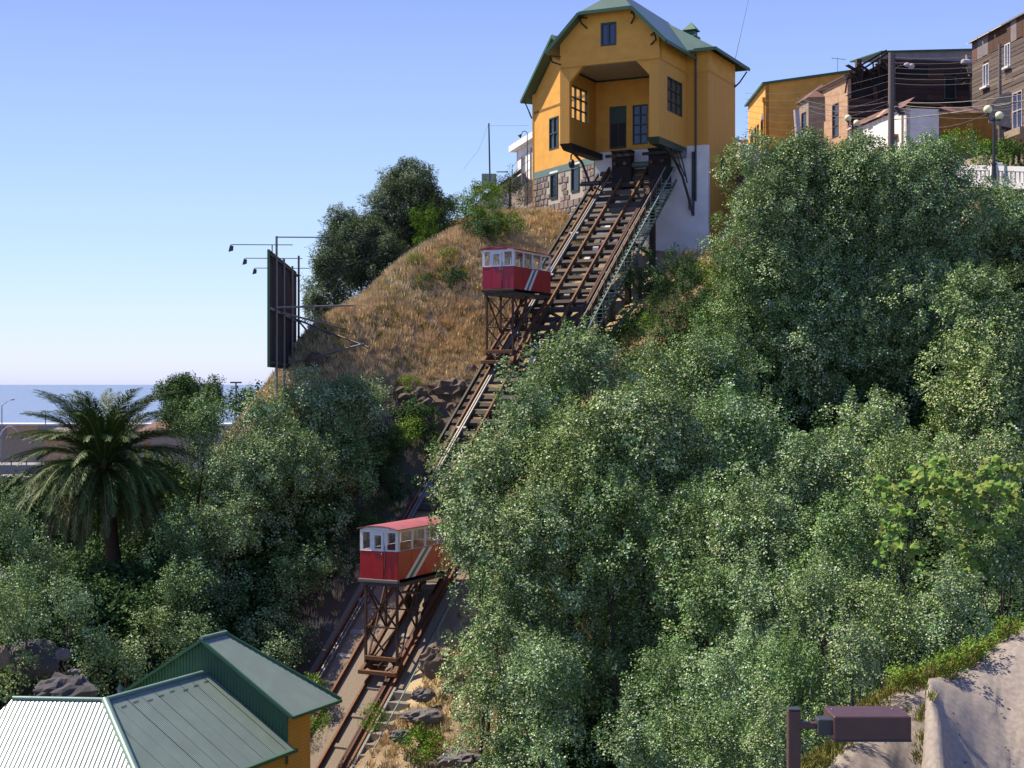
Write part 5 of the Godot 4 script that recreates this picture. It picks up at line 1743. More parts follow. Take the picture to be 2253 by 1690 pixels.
func left_houses():
	var U := Vector3.UP
	var Bk := Vector3.BACK
	var fr := frame_at(-14, 0.4, 128)
	var t := thing("white_cottage", "white plastered cottage with deep eaves left of the station", "house", Vector3(0, 14, 4), fr)
	var mb := MB.new()
	mb.wall(Vector3(0, 13.5, 0), Bk, U, 10, 6.4, [[1.8, 2.4, 3.0, 5.6]], 0.3)
	mb.wall(Vector3(5, 13.5, 0), Vector3.LEFT, U, 5, 6.4, [], 0.3)
	mb.wall(Vector3(0, 13.5, 10), Vector3.RIGHT, U, 5, 6.4, [], 0.3)
	part(mb, "wall", M.white_far, t)
	win(t, Vector3(0.05, 15.9, 1.8), Bk, 1.2, 3.2, M.white_paint, M.pane, 1, 2)
	mb = MB.new()
	mb.box(Vector3(-0.55, 19.85, -0.6), Vector3(5.5, 20.35, 10.4))
	part(mb, "eaves", M.white_far, t)
	mb = MB.new()
	mb.tube(Vector3(1.0, 20, 5), Vector3(0.4, 23.6, 5.0), 0.14, 0.1, 8)
	part(mb, "flue", M.dark_metal, t)
	# stone boundary wall with fence posts and mesh
	t = thing("boundary_wall", "rough stone boundary wall with wire fence left of the station", "wall", Vector3(2, 10, -117), WORLD)
	var a := place(1126, 428, 121)
	var b := place(1176, 396, 116)
	mb = MB.new()
	var dx := b - a
	mb.hexa([Vector3(a.x, 8, a.z + 0.25), Vector3(b.x, 8, b.z + 0.25), Vector3(b.x, 8, b.z - 0.1), Vector3(a.x, 8, a.z - 0.1), a + Vector3(0, 0, 0.25), b + Vector3(0, 0, 0.25), b, a])
	part(mb, "wall", M.stone_c, t)
	for k in [[0.0, 1127, 372, 0.05], [0.45, 1148, 345, 0.06], [0.72, 1160, 322, 0.04], [0.85, 1168, 325, 0.07]]:
		mb = MB.new()
		var p = a + dx * k[0]
		var top := place(k[1], k[2], -p.z)
		mb.tube(Vector3(p.x, 8.5, p.z + 0.1), Vector3(top.x, top.y, p.z + 0.1), k[3], k[3], 6)
		part(mb, "fence_post", M.galvanised, t)
	for k in [0.35, 0.6, 0.85]:
		mb = MB.new()
		mb.path([a + Vector3(0, 2.6 * k, 0.1), a + dx * 0.45 + Vector3(0, 2.9 * k, 0.1), b + Vector3(0, 3.0 * k, 0.1)], 0.02, 0.02, 4)
		part(mb, "fence_wire", M.wire, t)
	mb = MB.new()
	for i in 9:
		mb.beam(a + dx * (0.55 + i * 0.045) + Vector3(0, -1.6, 0.35), a + dx * (0.62 + i * 0.045) + Vector3(0, 0.1, 0.35), 0.035, 0.03)
		mb.beam(a + dx * (0.62 + i * 0.045) + Vector3(0, -1.6, 0.37), a + dx * (0.55 + i * 0.045) + Vector3(0, 0.1, 0.37), 0.035, 0.03)
	part(mb, "lattice", M.pole, t)
	mb = MB.new()
	var lp := place(1160, 292, 116)
	mb.path([Vector3(lp.x, 9, lp.z), lp, lp + Vector3(-0.15, 0.12, 0), lp + Vector3(-0.35, 0.1, 0), lp + Vector3(-0.45, -0.15, 0)], 0.03, 0.03, 6)
	mb.tube(lp + Vector3(-0.45, -0.12, 0), lp + Vector3(-0.62, -0.3, 0), 0.05, 0.2, 10)
	var ld := thing("gooseneck_lamp", "curved gooseneck lamp in front of the white cottage", "street lamp", Vector3(lp.x, 9, lp.z), WORLD)
	part(mb, "lamp", M.dark_metal, ld)
	# grey yard sheds
	t = thing("grey_shed", "low grey corrugated shed behind the wire fence", "shed", Vector3(0, 12, -124), WORLD)
	mb = MB.new()
	var s0 := place(1098, 440, 124)
	var s1 := place(1158, 380, 122)
	mb.hexa([Vector3(s0.x, 11, s0.z), Vector3(s1.x, 11, s1.z), Vector3(s1.x, 11, s1.z - 3), Vector3(s0.x, 11, s0.z - 3), Vector3(s0.x, 16.2, s0.z), Vector3(s1.x, 17.3, s1.z), Vector3(s1.x, 17.3, s1.z - 3), Vector3(s0.x, 16.2, s0.z - 3)])
	part(mb, "wall", M.tin_grey, t)
	mb = MB.new()
	mb.poly([Vector3(s0.x - 2.2, 14.7, s0.z + 0.4), Vector3(s1.x - 0.4, 17.5, s1.z + 0.4), Vector3(s1.x - 0.4, 17.7, s1.z - 3), Vector3(s0.x - 2.2, 14.9, s0.z - 3)], Vector3(0, -0.12, 0))
	part(mb, "roof", M.char_red, t)
	t = thing("pale_shed", "small shed with peeling white side left of the grey shed", "shed", Vector3(-2.6, 12, -123), WORLD)
	mb = MB.new()
	var c := place(1050, 420, 123)
	mb.poly([Vector3(c.x, 11, c.z), Vector3(c.x + 2.6, 11, c.z), Vector3(c.x + 2.6, 17.0, c.z), Vector3(c.x, 15.0, c.z)], Vector3(0, 0, -2))
	part(mb, "wall", M.pole_pale, t)
	mb = MB.new()
	mb.poly([place(1040, 409, 122.5), place(1062, 409, 122.5), place(1062, 419, 122.5), place(1044, 421, 122.5)], Vector3(0, 0, -1.6))
	part(mb, "awning", M.tin_grey, t)
	t = thing("green_tank_house", "flat green box on the roofs left of the cottage", "tank", place(1076, 408, 130), WORLD)
	mb = MB.new()
	mb.box(place(1060, 412, 130) + Vector3(0, 0, -1.5), place(1092, 382, 130))
	for i in 4: mb.box(place(1059.5, 408 - i * 7, 130), place(1092.5, 406 - i * 7, 130) + Vector3(0, 0, 0.03))
	part(mb, "box", M.hand_rail, t)
	mb = MB.new()
	mb.box(place(1092.5, 379.5, 130), place(1118, 377.5, 130) + Vector3(0, 0, 0.1))
	part(mb, "bar", M.dark_metal, t)
	mb = MB.new()
	var m0 := place(1078, 400, 124)
	var m1 := place(1075.5, 271, 124)
	mb.tube(m0, m1, 0.07, 0.06, 8)
	solo(mb, "mast", M.dark_metal, "slim dark mast standing alone on the ridge left of the station", "mast", m0, WORLD)
	mb = MB.new()
	mb.path([m1, m1.lerp(place(1020, 372, 118), 0.5) + Vector3(0.2, -0.3, 0), place(1020, 372, 118)], 0.012, 0.012, 4)
	solo(mb, "guy_wire", M.wire, "thin guy wire slanting down left from the dark mast", "wire", m1, WORLD)
	mb = MB.new()
	mb.path([m1 + Vector3(0, -0.2, 0), m1.lerp(place(1164, 276, 118), 0.5) + Vector3(0, -0.12, 0), place(1164, 276, 118)], 0.012, 0.012, 4)
	solo(mb, "mast_wire", M.wire, "thin wire from the dark mast towards the station", "wire", m1, WORLD)

func lamp_post(base: Vector3, top: float, label: String):
	var t := thing("globe_lamp", label, "street lamp", base, WORLD, "twin globe lamps of the promenade")
	var mb := MB.new()
	mb.tube(base, base + Vector3(0, 0.9, 0), 0.16, 0.12, 10)
	mb.tube(base + Vector3(0, 0.9, 0), Vector3(base.x, top - 0.55, base.z), 0.085, 0.07, 10)
	mb.tube(base + Vector3(0, 0.85, 0), base + Vector3(0, 0.95, 0), 0.17, 0.17, 10)
	part(mb, "post", M.dark_metal, t)
	for s in [-1.0, 1.0]:
		mb = MB.new()
		var c := Vector3(base.x + s * 0.27 - 0.02, top - 0.1 - (0.4 if s > 0 else 0.0), base.z + s * 0.15)
		mb.path([Vector3(base.x, top - 0.75, base.z), Vector3(base.x + s * 0.22, top - 0.7, base.z + s * 0.1), c + Vector3(0, -0.22, 0)], 0.04, 0.035, 6)
		mb.tube(c + Vector3(0, -0.3, 0), c + Vector3(0, -0.2, 0), 0.06, 0.13, 10)
		part(mb, "arm", M.dark_metal, t)
		mb = MB.new()
		mb.ball(c, Vector3.ONE * 0.24, 18)
		part(mb, "globe", M.globe, t)

func balustrade_run(t: Node3D, a: Vector3, b: Vector3, posts: Array):
	# a and b are on top of the parapet
	var d := b - a
	var ln := Vector2(d.x, d.z).length()
	var x := d / ln
	var nrm := Vector3(-x.z, 0, x.x).normalized() * 0.13
	var bar := func(y0: float, y1: float, k: float):
		var mb := MB.new()
		var n := nrm * k
		mb.hexa([a + n + Vector3(0, y0, 0), b + n + Vector3(0, y0, 0), b - n + Vector3(0, y0, 0), a - n + Vector3(0, y0, 0), a + n + Vector3(0, y1, 0), b + n + Vector3(0, y1, 0), b - n + Vector3(0, y1, 0), a - n + Vector3(0, y1, 0)])
		return mb
	part(bar.call(-0.28, 0, 1.2), "coping", M.balustrade, t)
	part(bar.call(-1.25, -0.88, 1.2), "plinth", M.balustrade, t)
	var n := int(ln / 0.32)
	for i in n + 1:
		var p := a + x * (ln * (i + 0.25) / (n + 1))
		var w := 0.1
		var e := x * w
		var mb := MB.new()
		mb.hexa([p - e + nrm + Vector3(0, -0.885, 0), p + e + nrm + Vector3(0, -0.885, 0), p + e - nrm + Vector3(0, -0.885, 0), p - e - nrm + Vector3(0, -0.885, 0), p - e + nrm + Vector3(0, -0.275, 0), p + e + nrm + Vector3(0, -0.275, 0), p + e - nrm + Vector3(0, -0.275, 0), p - e - nrm + Vector3(0, -0.275, 0)])
		part(mb, "baluster", M.balustrade, t)
	for k in posts:
		var p: Vector3 = a + d * k
		var mb := MB.new()
		mb.bevel(p + Vector3(-0.28, -1.27, -0.28), p + Vector3(0.28, 0.14, 0.28), 0.03)
		part(mb, "pier", M.balustrade, t)

func street():
	var pts := [place(1617, 308, 110), place(1648, 321, 108), place(1690, 340, 105.5), place(1790, 350, 98), place(1960, 356, 91), place(2110, 362, 86.5), place(2192, 365, 84), place(2300, 368, 81)]
	var t := thing("left_balustrade", "white balustrade running down from the station's right side", "balustrade", pts[1] - Vector3(0, 1.2, 0), WORLD)
	for i in 3: balustrade_run(t, pts[i], pts[i + 1], [0.0])
	t = thing("right_balustrade", "white balustrade with upright slots along the promenade at right", "balustrade", pts[5] - Vector3(0, 1.2, 0), WORLD)
	for i in range(3, 7): balustrade_run(t, pts[i], pts[i + 1], [1.0] if i == 5 else [])
	t = thing("promenade_wall", "dark retaining wall under the white balustrade", "wall", pts[3] - Vector3(0, 4, 0), WORLD)
	for i in 7:
		var mb := MB.new()
		var a: Vector3 = pts[i] + Vector3(0, -1.255, 0.05)
		var b: Vector3 = pts[i + 1] + Vector3(0, -1.255, 0.05)
		mb.hexa([a + Vector3(0, -7, 0.3), b + Vector3(0, -7, 0.3), b + Vector3(0, -7, -0.5), a + Vector3(0, -7, -0.5), a + Vector3(0, 0, 0.12), b + Vector3(0, 0, 0.12), b + Vector3(0, 0, -0.4), a + Vector3(0, 0, -0.4)])
		part(mb, "wall", M.earth_wall, t)
	var g1 := place(2187, 372, 83.4)
	lamp_post(Vector3(g1.x, g1.y - 0.6, g1.z), place(2190, 236, 83.4).y, "dark twin globe lamp standing over the white balustrade at right")
	var g2 := place(1876, 400, 104)
	lamp_post(Vector3(g2.x, g2.y - 0.5, g2.z), place(1876, 256, 104).y, "twin globe lamp in front of the white corner house")
	# utility poles, their lamps and wires
	var pole := func(x: float, y: float, d: float, r: float, m: Material, label: String, lean := 0.0) -> Vector3:
		var top: Vector3 = place(x, y, d)
		var mb := MB.new()
		mb.tube(Vector3(top.x + lean, ground_at(top) - 1.0, top.z), top, r * 1.3, r, 10)
		solo(mb, "utility_pole", m, label, "utility pole", Vector3(top.x, ground_at(top), top.z), WORLD, "utility poles along the upper street")
		return top
	var p1: Vector3 = pole.call(1961, 116, 103, 0.19, M.pole, "stout wooden utility pole carrying a curved street light")
	var p2: Vector3 = pole.call(2200, 97, 98, 0.11, M.pole, "thin wooden utility pole in front of the tall plank house")
	var p3: Vector3 = pole.call(1752, 242, 111, 0.21, M.pole_pale, "pale leaning concrete utility pole beside the yellow house", 0.35)
	var mb := MB.new()
	mb.tube(p1 + Vector3(0.28, -0.1, -0.2), p1 + Vector3(0.28, -3.4, -0.2), 0.07, 0.07, 8)
	solo(mb, "cable_conduit", M.dark_metal, "dark conduit strapped to the stout utility pole", "pipe", p1, WORLD)
	t = thing("street_light", "curved arm street light on the stout utility pole", "street light", p1 + Vector3(0.2, -1.4, 0), WORLD)
	mb = MB.new()
	mb.path([p1 + Vector3(0.18, -1.45, 0), p1 + Vector3(0.25, -1.15, 0), p1 + Vector3(0.5, -0.9, 0), p1 + Vector3(0.95, -0.85, 0)], 0.035, 0.03, 6)
	part(mb, "arm", M.trough, t)
	mb = MB.new()
	mb.ball(p1 + Vector3(1.1, -0.82, 0), Vector3(0.24, 0.14, 0.14), 12)
	mb.ball(p1 + Vector3(1.38, -0.92, 0), Vector3(0.24, 0.2, 0.2), 12)
	part(mb, "lamp_head", M.pole_pale, t)
	mb = MB.new()
	mb.beam(p1 + Vector3(-0.3, -3.6, 0), p1 + Vector3(0.5, -3.6, 0), 0.1, 0.12)
	for i in 4: mb.bevel(p1 + Vector3(0.25 + 0.1 * i, -3.9 - 0.12 * i, -0.25), p1 + Vector3(0.5 + 0.14 * i, -3.72 - 0.12 * i, 0.1), 0.02)
	solo(mb, "cable_junction", M.dark_metal, "dark cable junction boxes on the stout utility pole", "cable box", p1, WORLD)
	var runs := []
	for i in 6: runs.append([p1 + Vector3(0, -0.3 - i * 0.36, 0), p2 + Vector3(1.5, -1.2 - i * 0.34, 6), 0.45, 0.009])
	for i in 4: runs.append([p1 + Vector3(0.3, -3.4 - i * 0.18, 0), p2 + Vector3(2.5, -4.0 - i * 0.3, 8), 0.5 + 0.15 * i, 0.022 - 0.003 * i])
	runs.append([p1 + Vector3(0.1, -4.6, 0), p2 + Vector3(3, -4.4, 8), 0.2, 0.03])
	for i in 7: runs.append([p1 + Vector3(0, -1.4 - i * 0.5, 0), place(1640, 205 + i * 13.0, 112), 0.5 + 0.1 * i, 0.009])
	for i in 3: runs.append([p1 + Vector3(0, -3.3 - i * 0.5, 0), p3 + Vector3(0, 0.9 - i * 0.3, 0), 0.5, 0.016])
	runs.append([place(2200, 236, 86), place(1990, 275, 100), 0.6, 0.014])
	runs.append([place(2200, 236, 86), place(2280, 205, 84), 0.2, 0.014])
	var order := ["uppermost", "second", "third", "fourth", "fifth", "sixth", "seventh", "eighth", "ninth", "tenth", "eleventh", "lowest"]
	var nl := 0
	var nr := 0
	for k in runs:
		mb = MB.new()
		var ps := []
		for i in 9:
			var u := i / 8.0
			ps.append((k[0] as Vector3).lerp(k[1], u) - Vector3(0, k[2] * 4 * u * (1 - u), 0))
		mb.path(ps, k[3], k[3], 4)
		var left: bool = k[1].x < k[0].x
		solo(mb, "overhead_wire", M.trough if k[3] > 0.018 else M.wire, ("%s thin wire running left from the stout utility pole" % order[nl % 12]) if left else ("%s wire strung right of the stout utility pole, counted from above" % order[nr % 12]), "wire", k[0], WORLD, "overhead wires to the left" if left else "overhead wires to the right")
		nl += 1 if left else 0
		nr += 0 if left else 1
	# television aerial
	t = thing("tv_aerial", "spindly television aerial on the roof of the yellow house", "aerial", place(1843, 157, 132), WORLD)
	mb = MB.new()
	var q := place(1843, 160, 132)
	var e := place(1843, 127, 132)
	mb.tube(q, e, 0.025, 0.02, 6)
	part(mb, "mast", M.galvanised, t)
	mb = MB.new()
	mb.tube(e + Vector3(-0.55, -0.05, 0.1), e + Vector3(0.75, -0.15, -0.1), 0.02, 0.02, 5)
	for i in 5: mb.tube(e + Vector3(-0.45 + i * 0.25, -0.06 - i * 0.02, -0.3), e + Vector3(-0.45 + i * 0.25, -0.06 - i * 0.02, 0.3), 0.014, 0.014, 5)
	part(mb, "boom", M.galvanised, t)

func harbour():
	# the far left: port sheds, overpass, lamps
	var t := thing("port_shed", "long yellow and grey striped port shed by the sea", "shed", Vector3(-150, -30, -420), WORLD)
	var x := -230.0
	var i := 0
	while x < -60:
		var mb := MB.new()
		mb.box(Vector3(x, -30.4, -428), Vector3(x + 8.8, -11.6, -420))
		part(mb, "panel", [M.beige_grey, M.tin_grey, M.beige_wall, M.tin_grey][i % 4], t)
		x += 8.85; i += 1
	var mb := MB.new()
	mb.box(Vector3(-232, -30.4, -419.9), Vector3(-58, -15.4, -419.2))
	part(mb, "lower_wall", M.beige_grey, t)
	mb = MB.new()
	mb.box(Vector3(-232, -11.55, -428.5), Vector3(-58, -11.1, -419.5))
	part(mb, "roof_edge", M.white_far, t)
	t = thing("overpass", "grey concrete overpass with railings behind the palm", "bridge", Vector3(-100, -30, -300), WORLD)
	mb = MB.new()
	mb.box(Vector3(-150, -18.6, -306), Vector3(-30, -16.0, -296))
	part(mb, "deck", M.concrete_grey, t)
	for k in 6:
		mb = MB.new()
		mb.box(Vector3(-148 + k * 20, -30.4, -303), Vector3(-146 + k * 20, -18.61, -299))
		part(mb, "pier", M.concrete_grey, t)
	for y in [-14.4, -14.9, -15.4]:
		mb = MB.new()
		mb.box(Vector3(-150, y, -296.3), Vector3(-30, y + 0.12, -296.1))
		part(mb, "rail", M.tin_grey, t)
	for k in 40:
		mb = MB.new()
		mb.box(Vector3(-150 + k * 3.0, -16, -296.35), Vector3(-149.8 + k * 3.0, -14.2, -296.1))
		part(mb, "post", M.tin_grey, t)
	t = thing("yard_wall", "low tan yard wall below the overpass at far left", "wall", place(20, 1085, 260), WORLD)
	mb = MB.new()
	var a := place(-60, 1068, 260)
	mb.box(Vector3(a.x, -30.4, -262), Vector3(a.x + 12, a.y, -260))
	part(mb, "wall", M.beige_wall, t)
	for k in [[-11.5, M.orange_wall], [-8.5, M.white_far], [-4.5, M.old_red]]:
		var c := thing("parked_car", ["small orange car under the overpass at far left", "small white car under the overpass at far left", "small red car under the overpass at far left"][[-11.5, -8.5, -4.5].find(k[0])], "car", Vector3(a.x + 19 + k[0], a.y + 0.3, -280), WORLD, "cars under the overpass")
		mb = MB.new()
		var o := Vector3(a.x + 19 + k[0], a.y + 0.8, -280)
		mb.bevel(o + Vector3(-2, 0, -0.8), o + Vector3(2, 0.75, 0.8), 0.15)
		mb.bevel(o + Vector3(-1.1, 0.7, -0.7), o + Vector3(1.0, 1.35, 0.7), 0.2)
		part(mb, "body", k[1], c)
		for w in [-1.2, 1.2]:
			mb = MB.new()
			mb.tube(o + Vector3(w, 0, -0.85), o + Vector3(w, 0, 0.85), 0.33, 0.33, 12)
			part(mb, "wheel", M.dark_metal, c)
	t = thing("car_deck", "grey parking deck under the overpass at far left", "platform", Vector3(-90, -22, -280), WORLD)
	mb = MB.new()
	mb.box(Vector3(a.x - 20, -30.4, -284), Vector3(a.x + 40, a.y + 0.45, -276))
	part(mb, "deck", M.concrete_grey, t)
	# the roofs behind the palm
	t = thing("brown_roofed_house", "grey house with low brown roof behind the palm", "house", place(360, 1000, 190), WORLD)
	var h0 := place(318, 985, 190)
	var h1 := place(425, 930, 190)
	mb = MB.new()
	mb.box(Vector3(h0.x, -30, -196), Vector3(h1.x, h1.y - 1.0, -190))
	part(mb, "wall", M.tin_grey, t)
	mb = MB.new()
	mb.box(Vector3(h0.x + 0.02, -30, -190 + 0.02), Vector3(h0.x + 0.6, h1.y - 2.5, -189.7))
	part(mb, "corner_pier", M.mustard, t)
	mb = MB.new()
	mb.poly([Vector3(h0.x - 0.8, h1.y - 1.1, -189), Vector3(h1.x + 0.8, h1.y - 0.6, -189), Vector3(h1.x - 1, h1.y + 1.4, -193), Vector3(h0.x + 1.5, h1.y + 0.6, -193)], Vector3(0, -0.2, 0))
	part(mb, "roof", M.tin_brown, t)
	t = thing("pale_roofed_house", "pale roofed house seen through the palm's left fronds", "house", place(140, 950, 230), WORLD)
	mb = MB.new()
	var r0 := place(98, 1010, 230)
	var r1 := place(172, 945, 230)
	mb.box(Vector3(r0.x, -30, -238), Vector3(r1.x, r1.y - 1.2, -230))
	part(mb, "wall", M.beige_wall, t)
	mb = MB.new()
	mb.poly([Vector3(r0.x - 0.6, r1.y - 1.2, -229), Vector3(r1.x + 0.6, r1.y - 1.2, -229), Vector3(r1.x - 1, r1.y + 0.2, -233), Vector3(r0.x + 1, r1.y + 0.2, -233)], Vector3(0, -0.2, 0))
	part(mb, "roof", M.tin_grey, t)
	# street lamps over the shore road
	for k in [[4, 893, 310, 27, 879, "tall single arm lamp at the left edge, its lamp head in front of the sea"], [100, 905, 320, 91, 907, "short lamp left of the palm, half hidden by a frond"], [132, 903, 340, 108, 877, "lamp head hanging over the sea left of the palm top"]]:
		var top := place(k[0], k[1], k[2])
		var hd := place(k[3], k[4], k[2])
		var l := thing("road_lamp", k[5], "street lamp", Vector3(top.x, -30, top.z), WORLD, "lamps of the shore road")
		mb = MB.new()
		mb.tube(Vector3(top.x, -30.4, top.z), top, 0.16, 0.1, 8)
		mb.path([top, top.lerp(hd, 0.5) + Vector3(0, 0.35 * absf(hd.x - top.x) * 0.3, 0), hd], 0.08, 0.06, 6)
		part(mb, "pole", M.galvanised, l)
		mb = MB.new()
		mb.ball(hd, Vector3(0.55, 0.2, 0.3), 10)
		part(mb, "lamp_head", M.pole_pale, l)
	for k in [[519, 842, 240, "tall floodlight mast against the sea right of the dark trees", 0.9], [473, 835, 270, "distant floodlight mast between the two dark trees", 0.5]]:
		var top := place(k[0], k[1], k[2])
		var l := thing("flood_mast", k[3], "light mast", Vector3(top.x, -30, top.z), WORLD)
		mb = MB.new()
		mb.tube(Vector3(top.x, -30.4, top.z), top, 0.2, 0.13, 8)
		part(mb, "pole", M.galvanised, l)
		mb = MB.new()
		mb.bevel(top + Vector3(-k[4], -0.1, -0.3), top + Vector3(k[4], 0.15, 0.3), 0.05)
		part(mb, "lamp_bar", M.dark_metal, l)
	for k in [[8, 25], [165, 62]]:
		mb = MB.new()
		var c := place(k[0], 985, 300)
		var ps := []
		for j in 9: ps.append(c + Vector3((j - 4) * 0.5 + 1.2, 4.3 - 0.12 * (j - 4) * (j - 4), 0))
		mb.path([c + Vector3(-0.8, -2, 0)] + ps, 0.1, 0.08, 6)
		solo(mb, "arched_lamp", M.pole_pale, "white arched lamp in front of the port shed at the left edge" if k[0] < 50 else "white arched lamp in front of the port shed beside the palm", "street lamp", c, WORLD, "arched lamps on the overpass")
var twigs := {}

func leaf(v: PackedVector3Array, n: PackedVector3Array, c: PackedColorArray, o: Vector3, d: Vector3, s: Vector3, col: Color):
	# a kite of two faces folded on its midrib: o foot, d to the tip, s half width
	var m := s.cross(d).normalized()
	if m.y < 0: m = -m
	var k := m * s.length() * 0.35
	var a := o + d * 0.45 - s + k
	var b := o + d * 0.45 + s + k
	var tip := o + d
	for t in [[o, a, tip], [o, tip, b]]:
		var f: Vector3 = (t[1] - t[0]).cross(t[2] - t[0]).normalized()
		if f.dot(m) > 0:
			v.append_array([t[0], t[2], t[1]])
		else:
			f = -f
			v.append_array(t)
		for i in 3: n.append(f); c.append(col)

func finish(v, n, c, m: Material) -> ArrayMesh:
	var a := []
	a.resize(Mesh.ARRAY_MAX)
	a[Mesh.ARRAY_VERTEX] = v; a[Mesh.ARRAY_NORMAL] = n; a[Mesh.ARRAY_COLOR] = c
	var o := ArrayMesh.new()
	o.add_surface_from_arrays(Mesh.PRIMITIVE_TRIANGLES, a)
	o.surface_set_material(0, m)
	return o

func make_twigs():
	# sprays of leaves, axis along +y, about 0.7 m long
	for kind in ["poplar", "shrub", "bright", "feather", "dark"]:
		twigs[kind] = []
		for q in 3:
			var v := PackedVector3Array()
			var n := PackedVector3Array()
			var c := PackedColorArray()
			var num: int = {"poplar": 44, "shrub": 40, "bright": 36, "feather": 70, "dark": 48}[kind]
			for i in num:
				var u := rng.randf()
				var ang := rng.randf() * TAU
				var rad := (0.34 * (1.0 - 0.6 * u) + 0.03) * sqrt(rng.randf())
				var o := Vector3(cos(ang) * rad, u * 0.72, sin(ang) * rad)
				var d := Vector3(cos(ang) + rng.randf_range(-0.7, 0.7), rng.randf_range(-0.5, 0.75), sin(ang) + rng.randf_range(-0.7, 0.7)).normalized()
				var s := d.cross(Vector3(rng.randf_range(-0.8, 0.8), 1, rng.randf_range(-0.8, 0.8))).normalized()
				var ln := rng.randf_range(0.075, 0.135)
				var k := rng.randf_range(0.75, 1.25)
				var col := Color(0.14, 0.235, 0.075)
				var wd := 0.42
				match kind:
					"poplar":
						if rng.randf() < 0.21: col = Color(0.46, 0.51, 0.36)
						elif rng.randf() < 0.3: col = Color(0.27, 0.35, 0.17)
					"shrub":
						col = Color(0.16, 0.24, 0.1)
						if rng.randf() < 0.2: col = Color(0.42, 0.48, 0.34)
					"bright":
						col = Color(0.15, 0.25, 0.035)
						ln *= 1.15
					"feather":
						col = Color(0.1, 0.145, 0.085)
						ln = rng.randf_range(0.12, 0.26); wd = 0.14
						if rng.randf() < 0.15: col = Color(0.2, 0.22, 0.15)
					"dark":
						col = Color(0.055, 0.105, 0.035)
				leaf(v, n, c, o, d * ln, s * ln * wd, Color(col.r * k, col.g * k, col.b * k))
			twigs[kind].append(finish(v, n, c, {"poplar": M.leaf_poplar, "shrub": M.leaf_poplar, "bright": M.leaf_bright, "feather": M.leaf_feather, "dark": M.leaf_dark}[kind]))
	# tufts of dry grass, weeds
	for kind in ["dry", "weed", "flower"]:
		twigs[kind] = []
		for q in 3:
			var v := PackedVector3Array()
			var n := PackedVector3Array()
			var c := PackedColorArray()
			for i in 22:
				var ang := rng.randf() * TAU
				var foot := Vector3(cos(ang), 0, sin(ang)) * rng.randf() * 0.22
				var d := Vector3(rng.randf_range(-0.45, 0.45), 1, rng.randf_range(-0.45, 0.45)).normalized() * rng.randf_range(0.22, 0.55)
				var s := d.cross(Vector3(rng.randf_range(-1, 1), 0, rng.randf_range(-1, 1))).normalized() * rng.randf_range(0.014, 0.03)
				var k := rng.randf_range(0.7, 1.25)
				var col := Color(0.6, 0.47, 0.27)
				if kind == "weed": col = Color(0.16, 0.2, 0.045) if i % 3 else Color(0.3, 0.24, 0.07)
				if kind == "flower": col = Color(0.62, 0.42, 0.02) if i % 2 else Color(0.2, 0.22, 0.05)
				if kind == "flower" and i % 2: s *= 2.5
				leaf(v, n, c, foot, d, s, Color(col.r * k, col.g * k, col.b * k))
			twigs[kind].append(finish(v, n, c, M.grass))

func swarm(called: String, me: Mesh, xf: Array, tint: Array, parent: Node3D) -> MultiMeshInstance3D:
	var mm := MultiMesh.new()
	mm.transform_format = MultiMesh.TRANSFORM_3D
	mm.use_colors = true
	mm.mesh = me
	mm.instance_count = xf.size()
	for i in xf.size():
		mm.set_instance_transform(i, xf[i])
		mm.set_instance_color(i, tint[i])
	var o := MultiMeshInstance3D.new()
	o.name = called
	o.multimesh = mm
	o.set_meta("kind", "stuff")
	parent.add_child(o, true)
	return o

func axis_basis(up: Vector3, spin: float, s: float) -> Basis:
	var x := up.cross(Vector3(0.3, 0.2, 1)).normalized()
	var z := x.cross(up).normalized()
	return (Basis(x, up, z) * Basis(Vector3.UP, spin)).scaled(Vector3.ONE * s)

